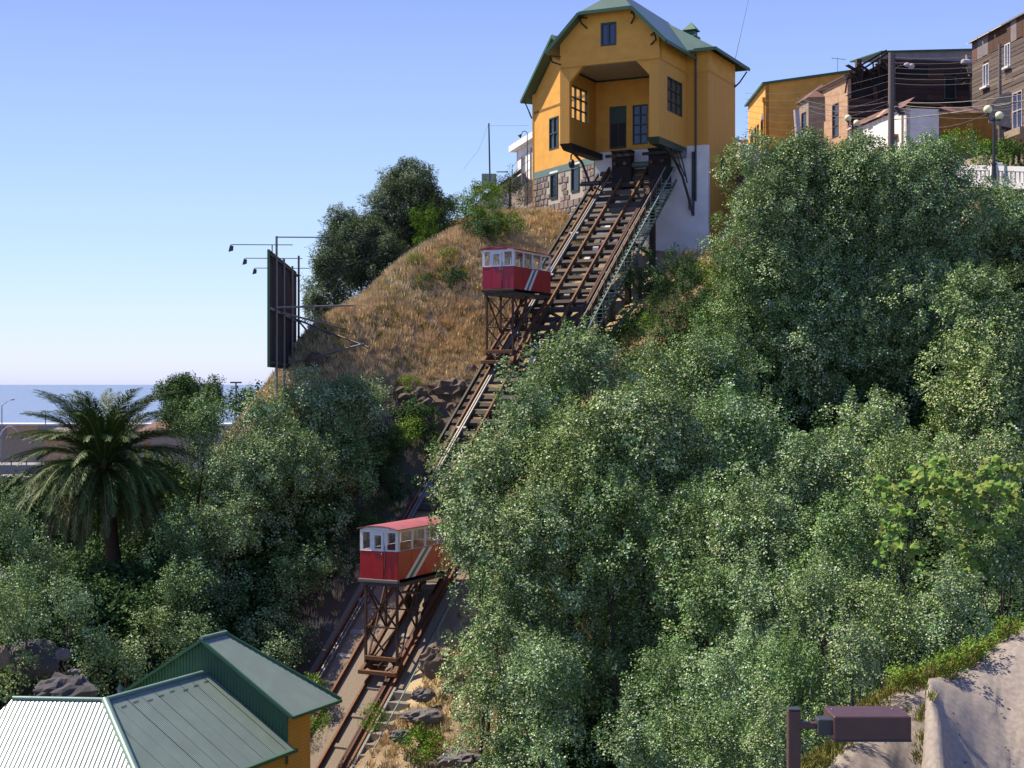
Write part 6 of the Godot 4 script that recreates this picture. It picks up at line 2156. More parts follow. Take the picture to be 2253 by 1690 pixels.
func tree(called: String, label: String, category: String, c: Vector3, r: Vector3, kind: String, dens: float, group := "", upright := 0.5, size := 1.0, low_boughs := 0.0) -> Node3D:
	# crown: leafy clumps of uneven size spread through an ellipsoid, gaps between them; each clump is a shell of sprays
	var g := ground_at(c)
	var base := Vector3(c.x + rng.randf_range(-0.6, 0.6), minf(g, c.y - r.y * 0.8) - 0.3, c.z + rng.randf_range(-0.6, 0.6))
	if c.y - r.y * 0.8 - g > 9: base.y = g - 0.3
	var t := thing(called, label, category, base, WORLD, group)
	var xf := []
	var tint := []
	var rm := (r.x + r.y + r.z) / 3.0
	var cast: Color = [Color(1, 1, 1), Color(0.8, 0.86, 0.8), Color(1.04, 1.02, 0.88), Color(0.95, 1.0, 1.05), Color(0.72, 0.82, 0.68), Color(1.1, 1.08, 1.02)][rng.randi() % 6]
	if kind == "feather": cast = Color(1, 1, 1)
	var spots := []
	var num := int(clampf(8.0 + 2.4 * rm * rm, 8, 40))
	var low := maxf(0.0, (c.y - r.y) - g)
	var skirt := int(minf(low, 8.0) * rm * 2.2 * low_boughs)
	for i in num + skirt:
		var d := Vector3(rng.randfn(), rng.randfn() + 0.1, rng.randfn()).normalized()
		var u := pow(rng.randf(), 0.4) * 1.0
		var rc := clampf(rm * rng.randf_range(0.24, 0.5), 0.45, 1.6)
		var p := c + d * u * (r - Vector3.ONE * rc * 0.5)
		if i >= num:                                     # lower boughs, down towards the ground
			var f := rng.randf()
			p = Vector3(c.x + d.x * r.x * 0.85, c.y - r.y * 0.6 - f * minf(low, 8.0), c.z + d.z * r.z * 0.8)
		spots.append([p, rc])
		var hue := rng.randf_range(0.8, 1.16)
		var n := int(dens * 26.0 * rc * rc)
		var el := Vector3(1, rng.randf_range(0.85, 1.3), 1)
		for j in n:
			var e := Vector3(rng.randfn(), rng.randfn() + 0.25, rng.randfn()).normalized()
			var q := p + e * el * rc * (0.62 + 0.4 * sqrt(rng.randf()))
			var up := (e * (1.0 - upright) + Vector3.UP * upright + Vector3(rng.randf_range(-0.35, 0.35), rng.randf_range(-0.2, 0.3), rng.randf_range(-0.35, 0.35))).normalized()
			xf.append(Transform3D(axis_basis(up, rng.randf() * TAU, size * rng.randf_range(0.75, 1.2)), q - base))
			var k := hue * rng.randf_range(0.88, 1.12)
			tint.append(Color(k * rng.randf_range(0.95, 1.06), k, k * rng.randf_range(0.92, 1.06)) * cast)
		# a few leading shoots that stand out of the outline
		if (kind == "poplar" or kind == "feather") and rng.randf() < 0.45 and i < num:
			var tip := p + Vector3(rng.randf_range(-0.4, 0.4), rc * 1.0, rng.randf_range(-0.4, 0.4))
			for j in 4:
				xf.append(Transform3D(axis_basis(Vector3(rng.randf_range(-0.2, 0.2), 1, rng.randf_range(-0.2, 0.2)).normalized(), rng.randf() * TAU, size * (0.9 - 0.12 * j)), tip + Vector3(0, j * 0.2, 0) - base))
				tint.append(Color(hue, hue, hue) * cast)
	swarm("crown", twigs[kind][rng.randi() % 3], xf, tint, t)
	if called != "bush":
		var mb := MB.new()
		var tr := clampf(rm * 0.05, 0.07, 0.24)
		var fork := base.lerp(c, 0.7)
		mb.path([base, base.lerp(fork, 0.5) + Vector3(rng.randf_range(-0.3, 0.3), 0, rng.randf_range(-0.3, 0.3)), fork], tr, tr * 0.7, 7)
		part(mb, "trunk", M.bark, t)
		mb = MB.new()
		for z in mini(5, num):
			var p: Vector3 = spots[z][0]
			var mid := fork.lerp(p, 0.5) + Vector3(0, -0.12 * rm, 0)
			mb.path([fork, mid, fork.lerp(p, 0.85)], tr * 0.45, 0.02, 5)
		part(mb, "limbs", M.bark, t)
	return t

func px_tree(called: String, label: String, category: String, k: Array, kind: String, dens := 1.0, group := "", upright := 0.5, size := 1.0, low_boughs := 0.0):
	# k: centre x, y and half width, half height in photograph pixels, and the distance in metres
	var d: float = k[4]
	var c := place(k[0], k[1], d)
	var fine := clampf(d / 62.0, 0.62, 1.0)
	if d < 62: 
		size *= fine; dens /= fine * fine
	var rx: float = k[2] / LENS * d
	var ry: float = k[3] / LENS * d
	if called == "bush" and d > 79 and d < 113 and k[0] < 1700:     # on the open slope: sit where the sight line meets the ground
		var e := hit(k[0], k[1] + k[3] * 0.6)
		if e > 0 and absf(e - d) < 10:
			d = e
			c = place(k[0], k[1], d)
			rx = k[2] / LENS * d; ry = k[3] / LENS * d
	return tree(called, label, category, c, Vector3(rx, ry, minf(rx, 4.0)), kind, dens, group, upright, size, low_boughs)

func hit(x: float, y: float) -> float:
	var d := 40.0
	while d < 150.0:
		var p := place(x, y, d)
		if p.y < ground_at(p): return d
		d += 0.25
	return -1.0

func palm():
	var foot := place(262, 1345, 78)
	var head := place(228, 1035, 78)
	foot.y = minf(foot.y, ground_at(foot) + 0.2)
	var t := thing("palm", "tall date palm with arching fronds at the left, below the sea", "palm tree", foot, WORLD)
	var mb := MB.new()
	# trunk: stacked rough collars of old leaf bases
	var n := 34
	for i in n:
		var p := foot.lerp(head, float(i) / n)
		var q := foot.lerp(head, float(i + 1) / n)
		var r := lerpf(0.5, 0.36, smoothstep(0.0, 0.5, float(i) / n)) + (0.14 if i > n - 6 else 0.0)
		mb.tube(p, q, r * 1.05, r * 0.94, 14, false)
		for j in 9:
			var a := TAU * (j + 0.5 * (i % 2)) / 9.0
			var e := Vector3(cos(a), 0, sin(a))
			var s := Vector3(-e.z, 0, e.x) * 0.13
			mb.tri(p + e * r * 0.98 - s, p + e * r * 0.98 + s + Vector3(0, -0.02, 0), p + e * (r * 1.14) + Vector3(0, 0.17, 0))
	part(mb, "trunk", M.palm_bark, t)
	# six frond shapes from erect to hanging, shared by the individual fronds
	var shapes := []
	for f in 8:
		var v := PackedVector3Array()
		var nn := PackedVector3Array()
		var c := PackedColorArray()
		var ln := rng.randf_range(4.6, 5.0)
		var rise := lerpf(1.35, -0.35, f / 7.0)                # starting pitch
		var bend := lerpf(1.25, 1.3, f / 7.0) * rng.randf_range(0.9, 1.1)
		var p := Vector3.ZERO
		var k := 46
		var rgt := Vector3(0, 0, 1)
		for i in k:
			var u := float(i) / k
			var ang := rise - bend * pow(u, 1.25)
			var dir := Vector3(cos(ang), sin(ang), 0)
			var q := p + dir * (ln / k)
			var up := rgt.cross(dir).normalized()
			if up.y < 0: up = -up
			var w := 0.035 * (1.0 - u) + 0.006
			for s in [-1.0, 1.0]:
				var col := Color(0.2, 0.2, 0.07)
				if s < 0: v.append_array([p, q, p + rgt * s * w, q, q + rgt * s * w, p + rgt * s * w])
				else: v.append_array([p, p + rgt * s * w, q, q, p + rgt * s * w, q + rgt * s * w])
				if (v[-2] - v[-3]).cross(v[-1] - v[-3]).dot(up) > 0:
					var z1 := v[-1]; v[-1] = v[-2]; v[-2] = z1
					z1 = v[-4]; v[-4] = v[-5]; v[-5] = z1
				for z in 6: nn.append(up); c.append(col)
			if i > 3:
				for s in [-1.0, 1.0]:
					for z in 2:
						var ll := 0.62 * sin(PI * clampf(0.1 + 0.86 * u, 0, 1)) * rng.randf_range(0.85, 1.1) + 0.08
						var ld = (dir * rng.randf_range(0.7, 1.1) + rgt * s * rng.randf_range(0.35, 0.8) + up * (rng.randf_range(-0.1, 0.6) - 0.3 * u) - Vector3(0, 0.22, 0)).normalized()
						var g := rng.randf_range(0.75, 1.2)
						var col := Color(0.045, 0.09, 0.022)
						if f > 5: col = Color(0.075, 0.09, 0.032)
						if rng.randf() < 0.03: col = Color(0.2, 0.17, 0.07)
						leaf(v, nn, c, p.lerp(q, z * 0.5), ld * ll, ld.cross(up).normalized() * 0.021, Color(col.r * g, col.g * g, col.b * g))
			p = q
		shapes.append(finish(v, nn, c, M.leaf_palm))
	var total := 220
	for i in total:
		var u := (i + 0.5) / total
		var f := int(clampf(u * 8.0 + rng.randf_range(-0.7, 0.7), 0, 7))
		var o := MeshInstance3D.new()
		o.name = "frond"
		o.mesh = shapes[f]
		t.add_child(o, true)
		var a := i * 2.39996 + rng.randf_range(-0.25, 0.25)
		var tilt := rng.randf_range(-0.12, 0.12)
		var s := rng.randf_range(1.0, 1.12)
		var y := lerpf(0.55, -0.25, u)
		o.transform = Transform3D((Basis(Vector3.UP, a) * Basis(Vector3.RIGHT, tilt)).scaled(Vector3.ONE * s), head - foot + Vector3(cos(a) * 0.3, y, -sin(a) * 0.3))

func ivy():
	var v := thing("climbing_vine", "broad leaved yellow green vine trailing over the trees at the right edge", "vine", place(2100, 1150, 47), WORLD)
	var shapes := []
	for q in 3:
		var vv := PackedVector3Array()
		var nn := PackedVector3Array()
		var cc := PackedColorArray()
		var col: Color = [Color(0.12, 0.22, 0.045), Color(0.15, 0.24, 0.05), Color(0.19, 0.24, 0.055)][q]
		var rim := []
		for i in 10:
			var a := TAU * i / 10.0
			var r := 0.17 * (1.0 + 0.16 * cos(a * 5.0) + rng.randf_range(-0.06, 0.06))
			if i == 5: r *= 0.45
			rim.append(Vector3(cos(a) * r, 0.05 * cos(2 * a) - 0.02, sin(a) * r))
		for i in 10:
			var f := [Vector3(0, 0.03, 0), rim[(i + 1) % 10], rim[i]]
			var m: Vector3 = (f[1] - f[0]).cross(f[2] - f[0]).normalized()
			if m.y < 0: m = -m
			vv.append_array([f[0], f[2], f[1]])
			for z in 3: nn.append(m); cc.append(col)
		shapes.append(finish(vv, nn, cc, M.leaf_vine))
	var strands := [[1925, 1055, 1980, 1075, 6], [1930, 1085, 2000, 1080, 6], [1990, 1060, 2060, 1040, 7], [2020, 1100, 2080, 1075, 6], [2040, 1020, 2090, 1010, 5], [2120, 1070, 2180, 1010, 8], [2130, 1110, 2190, 1040, 8], [2110, 1090, 2150, 1160, 6], [2070, 1120, 2100, 1140, 6],
		[2115, 1180, 2128, 1310, 9], [1930, 1170, 1935, 1240, 5], [2200, 1140, 2250, 1110, 6], [2210, 1080, 2253, 1120, 6], [2160, 1040, 2230, 1090, 7], [2085, 1060, 2070, 1120, 5], [1940, 1110, 2010, 1130, 7], [2000, 1030, 2050, 1075, 7], [2050, 1060, 2110, 1050, 8], [2090, 1085, 2160, 1110, 9], [2140, 1080, 2230, 1060, 9], [2150, 1150, 2210, 1180, 8], [2060, 1160, 2110, 1200, 7], [1960, 1190, 2020, 1215, 7], [2180, 1010, 2250, 1040, 8], [2130, 1210, 2180, 1260, 7], [2020, 1240, 2070, 1290, 7], [2200, 1200, 2245, 1240, 6], [1935, 1150, 1990, 1165, 6]]
	for s in strands:
		var d := 45.6 + rng.randf_range(-0.5, 0.5)
		var a := place(s[0], s[1], d)
		var b := place(s[2], s[3], d)
		var mb := MB.new()
		mb.path([a, a.lerp(b, 0.5) + Vector3(0, 0.06, 0.1), b], 0.018, 0.012, 5)
		part(mb, "stem", M.leaf_green_stem, v)
		for i in s[4] * 2:
			var o := MeshInstance3D.new()
			o.name = "leaf"
			o.mesh = shapes[rng.randi() % 3]
			v.add_child(o, true)
			var p := a.lerp(b, (i + 0.5) / (s[4] * 2)) + Vector3(rng.randf_range(-0.2, 0.2), rng.randf_range(-0.15, 0.15), rng.randf_range(0, 0.4))
			var up := Vector3(rng.randf_range(-0.7, 0.2), rng.randf_range(0.3, 0.9), rng.randf_range(0.4, 1.0)).normalized()
			o.transform = Transform3D(axis_basis(up, rng.randf() * TAU, rng.randf_range(0.5, 1.0)), p - OFF)

func cover(called: String, kind: String, q: int, xf: Array, tint: Array):
	var o := swarm(called, twigs[kind][q], xf, tint, self)
	o.name = numbered(called)

func hill_grass():
	for set_ in [["dry_grass", "dry", 26000], ["weeds", "weed", 5500]]:
		for q in 2:
			var xf := []
			var tint := []
			for i in set_[2] / 2:
				var a: float
				var b: float
				if rng.randf() < 0.8:
					a = rng.randf_range(-17, -2.9); b = rng.randf_range(2, 46)
				else:
					a = rng.randf_range(3.9, 15); b = rng.randf_range(-12, 40)
				if (a + 3.35) * 0.61 + (b - 38) * 0.792 > -0.3 and a < 5.5 and b > 37: continue
				var y := ground(a, b)
				var gx := (ground(a + 0.5, b) - ground(a - 0.5, b))
				var gz := (ground(a, b + 0.5) - ground(a, b - 0.5))
				if absf(gx) + absf(gz) > 3.0: continue
				if a < 0 and b < 19.0 + (a + 4.5) * 0.9 and rng.randf() > 0.1: continue
				if noise.get_noise_2d(a * 4 + q * 30, b * 4) < (-0.3 if set_[1] == "dry" else 0.05): continue
				var p := TRACK * Vector3(a, y - 0.05, -b)
				var up := (Vector3.UP + Vector3(rng.randf_range(-0.3, 0.3), 0, rng.randf_range(-0.3, 0.3))).normalized()
				xf.append(Transform3D(axis_basis(up, rng.randf() * TAU, rng.randf_range(0.6, 1.25)), p))
				var k := rng.randf_range(0.75, 1.2)
				var warm := noise.get_noise_2d(a * 2.5, b * 2.5 + 40)
				tint.append(Color(k, k * (1.0 - 0.12 * warm), k * (1.0 - 0.3 * warm)))
			cover(set_[0], set_[1], q, xf, tint)
	# added leafy filler, dark to stand in for shade between the plants
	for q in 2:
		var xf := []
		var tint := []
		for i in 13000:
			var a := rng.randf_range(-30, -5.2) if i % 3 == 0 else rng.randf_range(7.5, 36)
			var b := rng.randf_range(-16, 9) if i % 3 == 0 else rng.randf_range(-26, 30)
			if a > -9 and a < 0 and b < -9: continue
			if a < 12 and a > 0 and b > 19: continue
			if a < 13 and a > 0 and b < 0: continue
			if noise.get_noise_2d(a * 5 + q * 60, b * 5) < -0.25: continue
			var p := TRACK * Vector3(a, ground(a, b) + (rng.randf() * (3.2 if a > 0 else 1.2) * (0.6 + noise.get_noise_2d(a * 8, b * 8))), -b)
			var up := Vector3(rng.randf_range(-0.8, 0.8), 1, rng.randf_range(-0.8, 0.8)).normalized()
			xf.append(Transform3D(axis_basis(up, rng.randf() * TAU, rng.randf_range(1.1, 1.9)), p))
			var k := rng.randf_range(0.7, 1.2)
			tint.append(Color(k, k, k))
		cover("shade_undergrowth", ["dark", "dark"][q], q, xf, tint)
	# yellow flowers in drifts
	var xf := []
	var tint := []
	for k in [[965, 575, 25, 97], [1010, 590, 35, 96], [1040, 605, 20, 94], [985, 610, 30, 95], [1045, 640, 15, 91], [700, 735, 40, 92], [720, 720, 20, 92], [880, 660, 20, 96], [910, 610, 25, 97], [1215, 500, 20, 103], [830, 700, 40, 95], [950, 700, 60, 93], [860, 640, 30, 97]]:
		for i in 26:
			var fx: float = k[0] + rng.randfn() * k[2]
			var fy: float = k[1] + rng.randfn() * k[2] * 0.35
			var e := hit(fx, fy)
			if e < 0: continue
			var p := place(fx, fy, e)
			xf.append(Transform3D(axis_basis(Vector3.UP, rng.randf() * TAU, rng.randf_range(0.5, 0.95)), p))
			tint.append(Color(1, 1, 1))
	cover("yellow_flowers", "flower", 0, xf, tint)

func boulder(label: String, o: Vector3, r: Vector3, m: Material, seed_: float):
	var mb := MB.new()
	var k := 22
	for i in k:
		for j in k / 2:
			var q := []
			for e in [[i, j], [i + 1, j], [i + 1, j + 1], [i, j + 1]]:
				var a: float = TAU * (e[0] % k) / k
				var b: float = PI * e[1] / (k / 2) - PI / 2
				var d := Vector3(cos(a) * cos(b), sin(b), -sin(a) * cos(b))
				var s := 1.0 + 0.5 * rough.get_noise_3d(d.x * 22 + seed_ * 60, d.y * 22, d.z * 22) + 0.3 * noise.get_noise_3d(d.x * 40, d.y * 40 + seed_ * 33, d.z * 40)
				q.append(o + d * r * s)
			mb.tri(q[0], q[1], q[2]); mb.tri(q[0], q[2], q[3])
	solo(mb, "rock", m, label, "rock", o - Vector3(0, r.y, 0), WORLD)
func sky_image() -> Image:
	var im := Image.create(256, 512, false, Image.FORMAT_RGBF)
	var stops := [[-90.0, Color(0.5, 0.55, 0.75)], [0.0, Color(0.7, 0.72, 0.93)], [0.8, Color(0.76, 0.81, 0.99)], [2.5, Color(0.67, 0.82, 1.03)], [5.0, Color(0.54, 0.74, 1.02)], [9.0, Color(0.41, 0.6, 0.98)], [14.5, Color(0.29, 0.425, 0.92)], [25.0, Color(0.2, 0.31, 0.8)], [50.0, Color(0.11, 0.19, 0.58)], [90.0, Color(0.075, 0.14, 0.45)]]
	for y in 512:
		var el := 90.0 - (y + 0.5) / 512.0 * 180.0
		var c: Color = stops[0][1]
		for i in stops.size() - 1:
			if el >= stops[i][0]:
				c = (stops[i][1] as Color).lerp(stops[i + 1][1], clampf((el - stops[i][0]) / (stops[i + 1][0] - stops[i][0]), 0, 1))
		for x in 256: im.set_pixel(x, y, c)
	return im

func _ready():
	rng.seed = 71
	var cam := Camera3D.new()
	cam.name = "camera"
	cam.fov = rad_to_deg(2.0 * atan(845.0 / LENS))
	cam.near = 0.1
	cam.far = 90000
	add_child(cam)
	cam.current = true
	var env := Environment.new()
	env.background_mode = Environment.BG_SKY
	var sky := Sky.new()
	var pm := PanoramaSkyMaterial.new()
	pm.panorama = ImageTexture.create_from_image(sky_image())
	sky.sky_material = pm
	env.sky = sky
	env.background_energy_multiplier = 0.64
	env.tonemap_mode = Environment.TONE_MAPPER_LINEAR
	env.tonemap_exposure = 1.75
	env.sdfgi_enabled = true; env.ssao_enabled = true; env.ssil_enabled = true
	var we := WorldEnvironment.new()
	we.name = "environment"
	we.environment = env
	add_child(we)
	var sun := DirectionalLight3D.new()
	sun.name = "sun"
	sun.light_energy = 1.6
	sun.light_color = Color(1.0, 0.94, 0.85)
	sun.light_angular_distance = 0.53
	sun.shadow_enabled = true
	var az := deg_to_rad(-71.0)
	var el := deg_to_rad(53.0)
	var to := Vector3(sin(az) * cos(el), sin(el), -cos(az) * cos(el))
	sun.look_at_from_position(Vector3.ZERO, -to, Vector3.UP)
	add_child(sun)

	TRACK = Transform3D(Basis(Vector3.UP, -deg_to_rad(26.0)), Vector3(-7.73, 0, -70.98))
	noise.seed = 5; noise.frequency = 0.05; noise.fractal_octaves = 4
	rough.seed = 9; rough.frequency = 0.05; rough.noise_type = FastNoiseLite.TYPE_CELLULAR; rough.fractal_octaves = 3
	materials()
	land()
	upper_station()
	lower_station()
	track()
	cabin("funicular_car", "red and white funicular car on a tall iron wedge, the upper one", -1.47, 18.75, 5.6, 1.3, true)
	cabin("funicular_car", "red and white funicular car with pink roof, the lower one", 1.44, 0.35, -9.2, -13.6, false)
	houses()
	left_houses()
	street()
	billboard()
	harbour()
	make_twigs()
	palm()
	hill_grass()
	plants()
	ivy()
	rocks()
	floodlight()

func rocks():
	for k in [["dark boulder above the lower station roof at left", 75, 1450, 62, 75, 60, "rock_dark", 1.0], ["pale flat rock on the right of the dark boulder", 138, 1440, 61, 22, 16, "rock", 2.0], ["low pale rock right of the flat rock", 165, 1478, 60, 20, 8, "rock", 2.6], ["small tan rock at the left edge", 5, 1445, 60, 22, 30, "earth_wall", 3.0], ["dark rock foot under the boulder at left", 140, 1520, 59, 90, 40, "rock_dark", 3.7],
			["grey rock with dry grass right of the concrete steps", 960, 1455, 67.5, 50, 45, "earth_wall", 4.0], ["smooth bluish rock beside the handrail", 930, 1530, 66.5, 34, 20, "rock", 5.0], ["long ribbed grey rock beside the lower steps", 930, 1575, 65, 62, 22, "rock", 6.0], ["low blocky rock under the long ribbed rock", 880, 1620, 63.5, 32, 20, "rock", 7.0], ["broken grey rock at the bottom edge", 1010, 1670, 60, 60, 24, "rock", 8.0], ["second broken rock right along the bottom edge", 1140, 1655, 60, 50, 26, "rock", 9.0],
			["brown rock in the cut left of the track", 900, 872, 0, 62, 34, "cut_rock", 10.0], ["dark cliff rock under the grassy brow", 990, 862, 0, 62, 40, "cut_rock", 11.0], ["rocky knob of the cut nearest the upper car", 1036, 822, 0, 30, 26, "cut_rock", 15.0], ["ragged rock close above the left rail", 1000, 905, 0, 34, 26, "cut_rock", 18.0], ["brown rock wedged between the brow and the rails", 1015, 870, 0, 30, 22, "rock_dark", 19.0], ["craggy rock at the left end of the brow", 862, 905, 0, 40, 30, "cut_rock", 16.0], ["wide dark rock in the middle of the cut", 940, 893, 0, 56, 26, "cut_rock", 17.0], ["dark rock in the billboard's shadow", 700, 800, 0, 46, 30, "cut_rock", 12.0], ["brown rock low in the cut beside the rails", 950, 945, 0, 44, 38, "cut_rock", 13.0], ["rock ledge beside the lower car's rails at left", 560, 905, 86, 22, 18, "rock", 14.0]]:
		var d: float = k[3] if k[3] > 0 else hit(k[1], k[2]) + 0.1
		boulder(k[0], place(k[1], k[2], d), Vector3(k[4], k[5], k[4] * 0.7) / LENS * d, M[k[6]], k[7])
	var rd = slope_sheet("rock_slope", "big smooth grey sprayed rock slope at the lower right corner", [place(2420, 1290, 31), place(2330, 1340, 30.5), place(2253, 1383, 30), place(2180, 1432, 29.5), place(2150, 1462, 29), place(2100, 1478, 28.5), place(2052, 1490, 28), place(2036, 1515, 27.3), place(2030, 1590, 26.4), place(2026, 1690, 25.5)], Vector3(-1.0, -4.2, 8.0), Vector3(1.0, -0.4, -1.4), M.shotcrete, 3.0, [[13, 20, 34, 14, 26], [14, 30, 38, 24, 34], [20, 12, 38, 6, 24]])
	slope_sheet("rock_slope", "smaller sprayed rock bump behind the box floodlight", [place(2080, 1500, 32), place(2030, 1505, 32), place(1985, 1515, 31.8), place(1945, 1535, 31.5), place(1920, 1560, 31), place(1880, 1610, 30.4), place(1850, 1650, 29.8), place(1815, 1690, 29.2), place(1780, 1730, 28.8)], Vector3(0.3, -4.2, 6.0), Vector3(0.4, -0.8, -1.4), M.shotcrete, 8.0, [[14, 14, 30, 20, 18], [13, 24, 28, 30, 16]])
	# drill holes and mesh scars that run down the sprayed concrete
	# green weeds along the edge of the rock
	for q in 2:
		var xf := []
		var tint := []
		for s in [[2253, 1375, 2180, 1420, 29.8, 30], [2180, 1420, 2100, 1465, 29, 45], [2100, 1470, 2040, 1485, 28.4, 40], [2040, 1490, 1970, 1508, 30, 60], [1990, 1500, 1890, 1570, 31.2, 80], [1890, 1575, 1830, 1650, 30.2, 80], [2035, 1500, 2028, 1680, 26.8, 30], [1830, 1650, 1760, 1700, 29.5, 70]]:
			for i in s[5]:
				var u := rng.randf()
				var p := place(lerpf(s[0], s[2], u) + rng.randfn() * 12, lerpf(s[1], s[3], u) + rng.randfn() * 10, s[4] + rng.randf_range(-0.3, 0.5))
				xf.append(Transform3D(axis_basis((Vector3.UP + Vector3(rng.randf_range(-0.6, 0.6), 0, rng.randf_range(-0.4, 0.6))).normalized(), rng.randf() * TAU, rng.randf_range(0.25, 0.5)), p - Vector3(0, 0.05, 0)))
				var k := rng.randf_range(0.7, 1.2)
				tint.append(Color(k, k, k))
		cover("edge_weeds", ["weed", "bright"][q], 0, xf.slice(0, xf.size() if q == 0 else xf.size() / 3), tint)

func plants():
	var P := "poplars on the wooded slope right of the track"
	var a := "silvery poplar"
	var list := [
		[1760, 410, 95, 80, 79.5, "upper poplar clump below the beige house"], [1900, 405, 110, 80, 79.5, "upper poplar clump below the stout utility pole"], [2020, 410, 90, 75, 79.5, "upper poplar clump below the white end wall"], [1800, 660, 120, 110, 78, "poplar bough mass in the heart of the tallest crown"], [1960, 680, 110, 120, 77, "poplar under the right half of the tallest crown"], [1850, 535, 240, 235, 79, "tallest silvery poplar, its crown reaching the white corner house"], [1690, 450, 110, 135, 78.5, "silvery poplar with its top in front of the yellow house"], [1660, 690, 110, 130, 77.5, "silvery poplar right of the white masonry pier"], [2040, 480, 120, 165, 78, "silvery poplar below the ochre house"],
		[1760, 790, 110, 90, 77, "shaded poplar under the tallest crown"], [2200, 500, 90, 95, 80, "silvery poplar right under the white balustrade"], [2190, 700, 110, 120, 67, "poplar rising at the right edge under the balustrade"], [2150, 880, 120, 150, 66, "poplar at the right edge with its lit left side"],
		[1240, 830, 100, 100, 64, "poplar with its pointed top in front of the trestle foot"], [1330, 860, 90, 110, 63.5, "poplar right of the pointed one under the service stair"], [1150, 930, 90, 105, 62, "poplar overhanging the middle rails"], [1070, 1075, 125, 105, 60.5, "poplar leaning over the track above the lower car"], [1058, 1205, 88, 105, 59, "poplar whose leaves hide the uphill end of the lower car"],
		[1460, 830, 60, 90, 67, "slim poplar below the white masonry pier"], [1570, 840, 110, 110, 67, "poplar in the middle of the wood under the brown gully"], [1420, 990, 140, 125, 60, "broad poplar in the centre of the wood"], [1250, 1050, 130, 125, 59, "poplar left of the broad central one"], [1620, 1010, 140, 130, 62, "poplar in the shade right of the broad central one"],
		[1180, 1190, 115, 100, 57, "poplar right of the lower car"], [1340, 1140, 110, 75, 57, "poplar below the broad central one"], [1530, 1160, 105, 95, 55.5, "poplar right in the lower middle of the wood"], [1660, 1200, 130, 120, 54, "poplar left of the trailing vine"], [1790, 1060, 120, 100, 59, "poplar above left of the trailing vine"],
		[1900, 970, 110, 80, 60, "poplar top between the tall tree and the vine"], [1990, 1050, 100, 90, 52, "poplar carrying the upper strands of the vine"], [2150, 1060, 120, 110, 50, "poplar under the vine at the right edge"], [1850, 1200, 120, 110, 51, "poplar below the left strands of the vine"], [2200, 1230, 90, 110, 46, "poplar above the grey rock slope at the right edge"],
		[1105, 1335, 95, 95, 56.5, "poplar beside the lower car's wheels"], [1130, 1450, 90, 78, 55, "poplar above the rocks beside the steps"], [1200, 1500, 110, 100, 50, "poplar low above the bottom rocks"], 
		[1560, 1340, 105, 95, 49, "poplar low in the wood left of the box floodlight"], [1690, 1370, 110, 100, 47, "poplar above the box floodlight's post"], [1830, 1360, 110, 95, 45, "poplar above the box floodlight"], [1960, 1370, 100, 85, 43, "poplar above the smaller rock bump"], [2080, 1350, 90, 80, 42, "poplar left of the big grey rock slope"],
		[1490, 1530, 110, 100, 44, "poplar at the bottom left of the box floodlight"], [1630, 1520, 110, 95, 42, "poplar behind the box floodlight's post"], [1760, 1490, 95, 75, 40.5, "poplar behind the arm of the box floodlight"], [1880, 1460, 80, 60, 39.5, "low poplar between floodlight and rock bump"], [1560, 1650, 120, 80, 39, "lit poplar at the bottom edge left of the floodlight post"], [1700, 1640, 90, 75, 37.5, "poplar right behind the lower floodlight post"], [1420, 1660, 90, 70, 42, "shaded poplar at the bottom edge of the wood"]]
	for k in list: px_tree("poplar", k[5], "tree", k, "poplar", 1.0, P, 0.5, 1.0, 0.0 if k[0] < 1100 and k[1] > 1150 and k[1] < 1400 else (0.9 if k[1] > 1300 else 0.5))
	P = "poplars left of the track"
	list = [[700, 900, 85, 85, 81.5, "silvery poplar just below the billboard"], [790, 900, 70, 80, 83, "poplar with a pointed top in the billboard's shadow"], [590, 930, 75, 60, 80.5, "poplar under the billboard legs"], [640, 1030, 110, 85, 79, "broad poplar in the middle left of the track"], [750, 1030, 85, 90, 81.5, "shaded poplar right of the broad left one"], [450, 960, 65, 75, 80, "pale poplar right of the palm"], [520, 1060, 90, 90, 78, "poplar behind the right palm fronds"],
		[600, 1160, 90, 80, 80, "poplar with lit branches above the lower bushes"], [715, 1150, 75, 70, 82, "dark poplar left of the lower car"], [500, 1190, 90, 80, 75, "dark poplar right of the palm trunk"]]
	for k in list: px_tree("poplar", k[5], "tree", k, "poplar", 1.05, P, 0.5, 1.0, 0.3)
	list = [[400, 1310, 80, 55, 71, "rounded pale shrub right of the palm trunk"], [480, 1320, 100, 75, 74.5, "largest pale shrub above the lower station"], [570, 1390, 55, 45, 73.5, "pale shrub right of the lower station ridge"], [660, 1260, 75, 55, 75.5, "greenish shrub left of the lower car"], [735, 1250, 50, 55, 78.5, "pale shrub touching the lower car"], [330, 1390, 55, 40, 68.5, "shrub in front of the palm foot"],
		[630, 1310, 50, 35, 75, "low shrub over the stone wall stub"], [290, 1460, 40, 50, 65.5, "slender green shrub beside the lantern"], [30, 1160, 55, 70, 70, "shrub under the palm fronds at the left edge"], [100, 1250, 70, 45, 70, "dark shrub left of the palm trunk"], [30, 1300, 60, 60, 66, "dark shrub at the left edge above the boulder"], [150, 1330, 70, 45, 65, "bright shrub on the bank left of the palm foot"], [45, 1350, 55, 40, 61, "yellow green shrub above the dark boulder"], [400, 1180, 70, 60, 74, "shrub between palm and dark poplar"], [655, 1415, 38, 34, 73.2, "shrub over the bank beside the lowest rails"], [610, 1450, 40, 30, 71.5, "shrub between the lower station roof and the rails"], [420, 1420, 70, 45, 68.5, "shrub behind the tin roof"], [215, 1440, 40, 60, 64.5, "dark shrub between boulder and lantern"]]
	for k in list: px_tree("shrub", k[5], "shrub", k, "shrub", 1.15, "shrubs round the palm and lower station", 0.35, 0.85, 0.9)
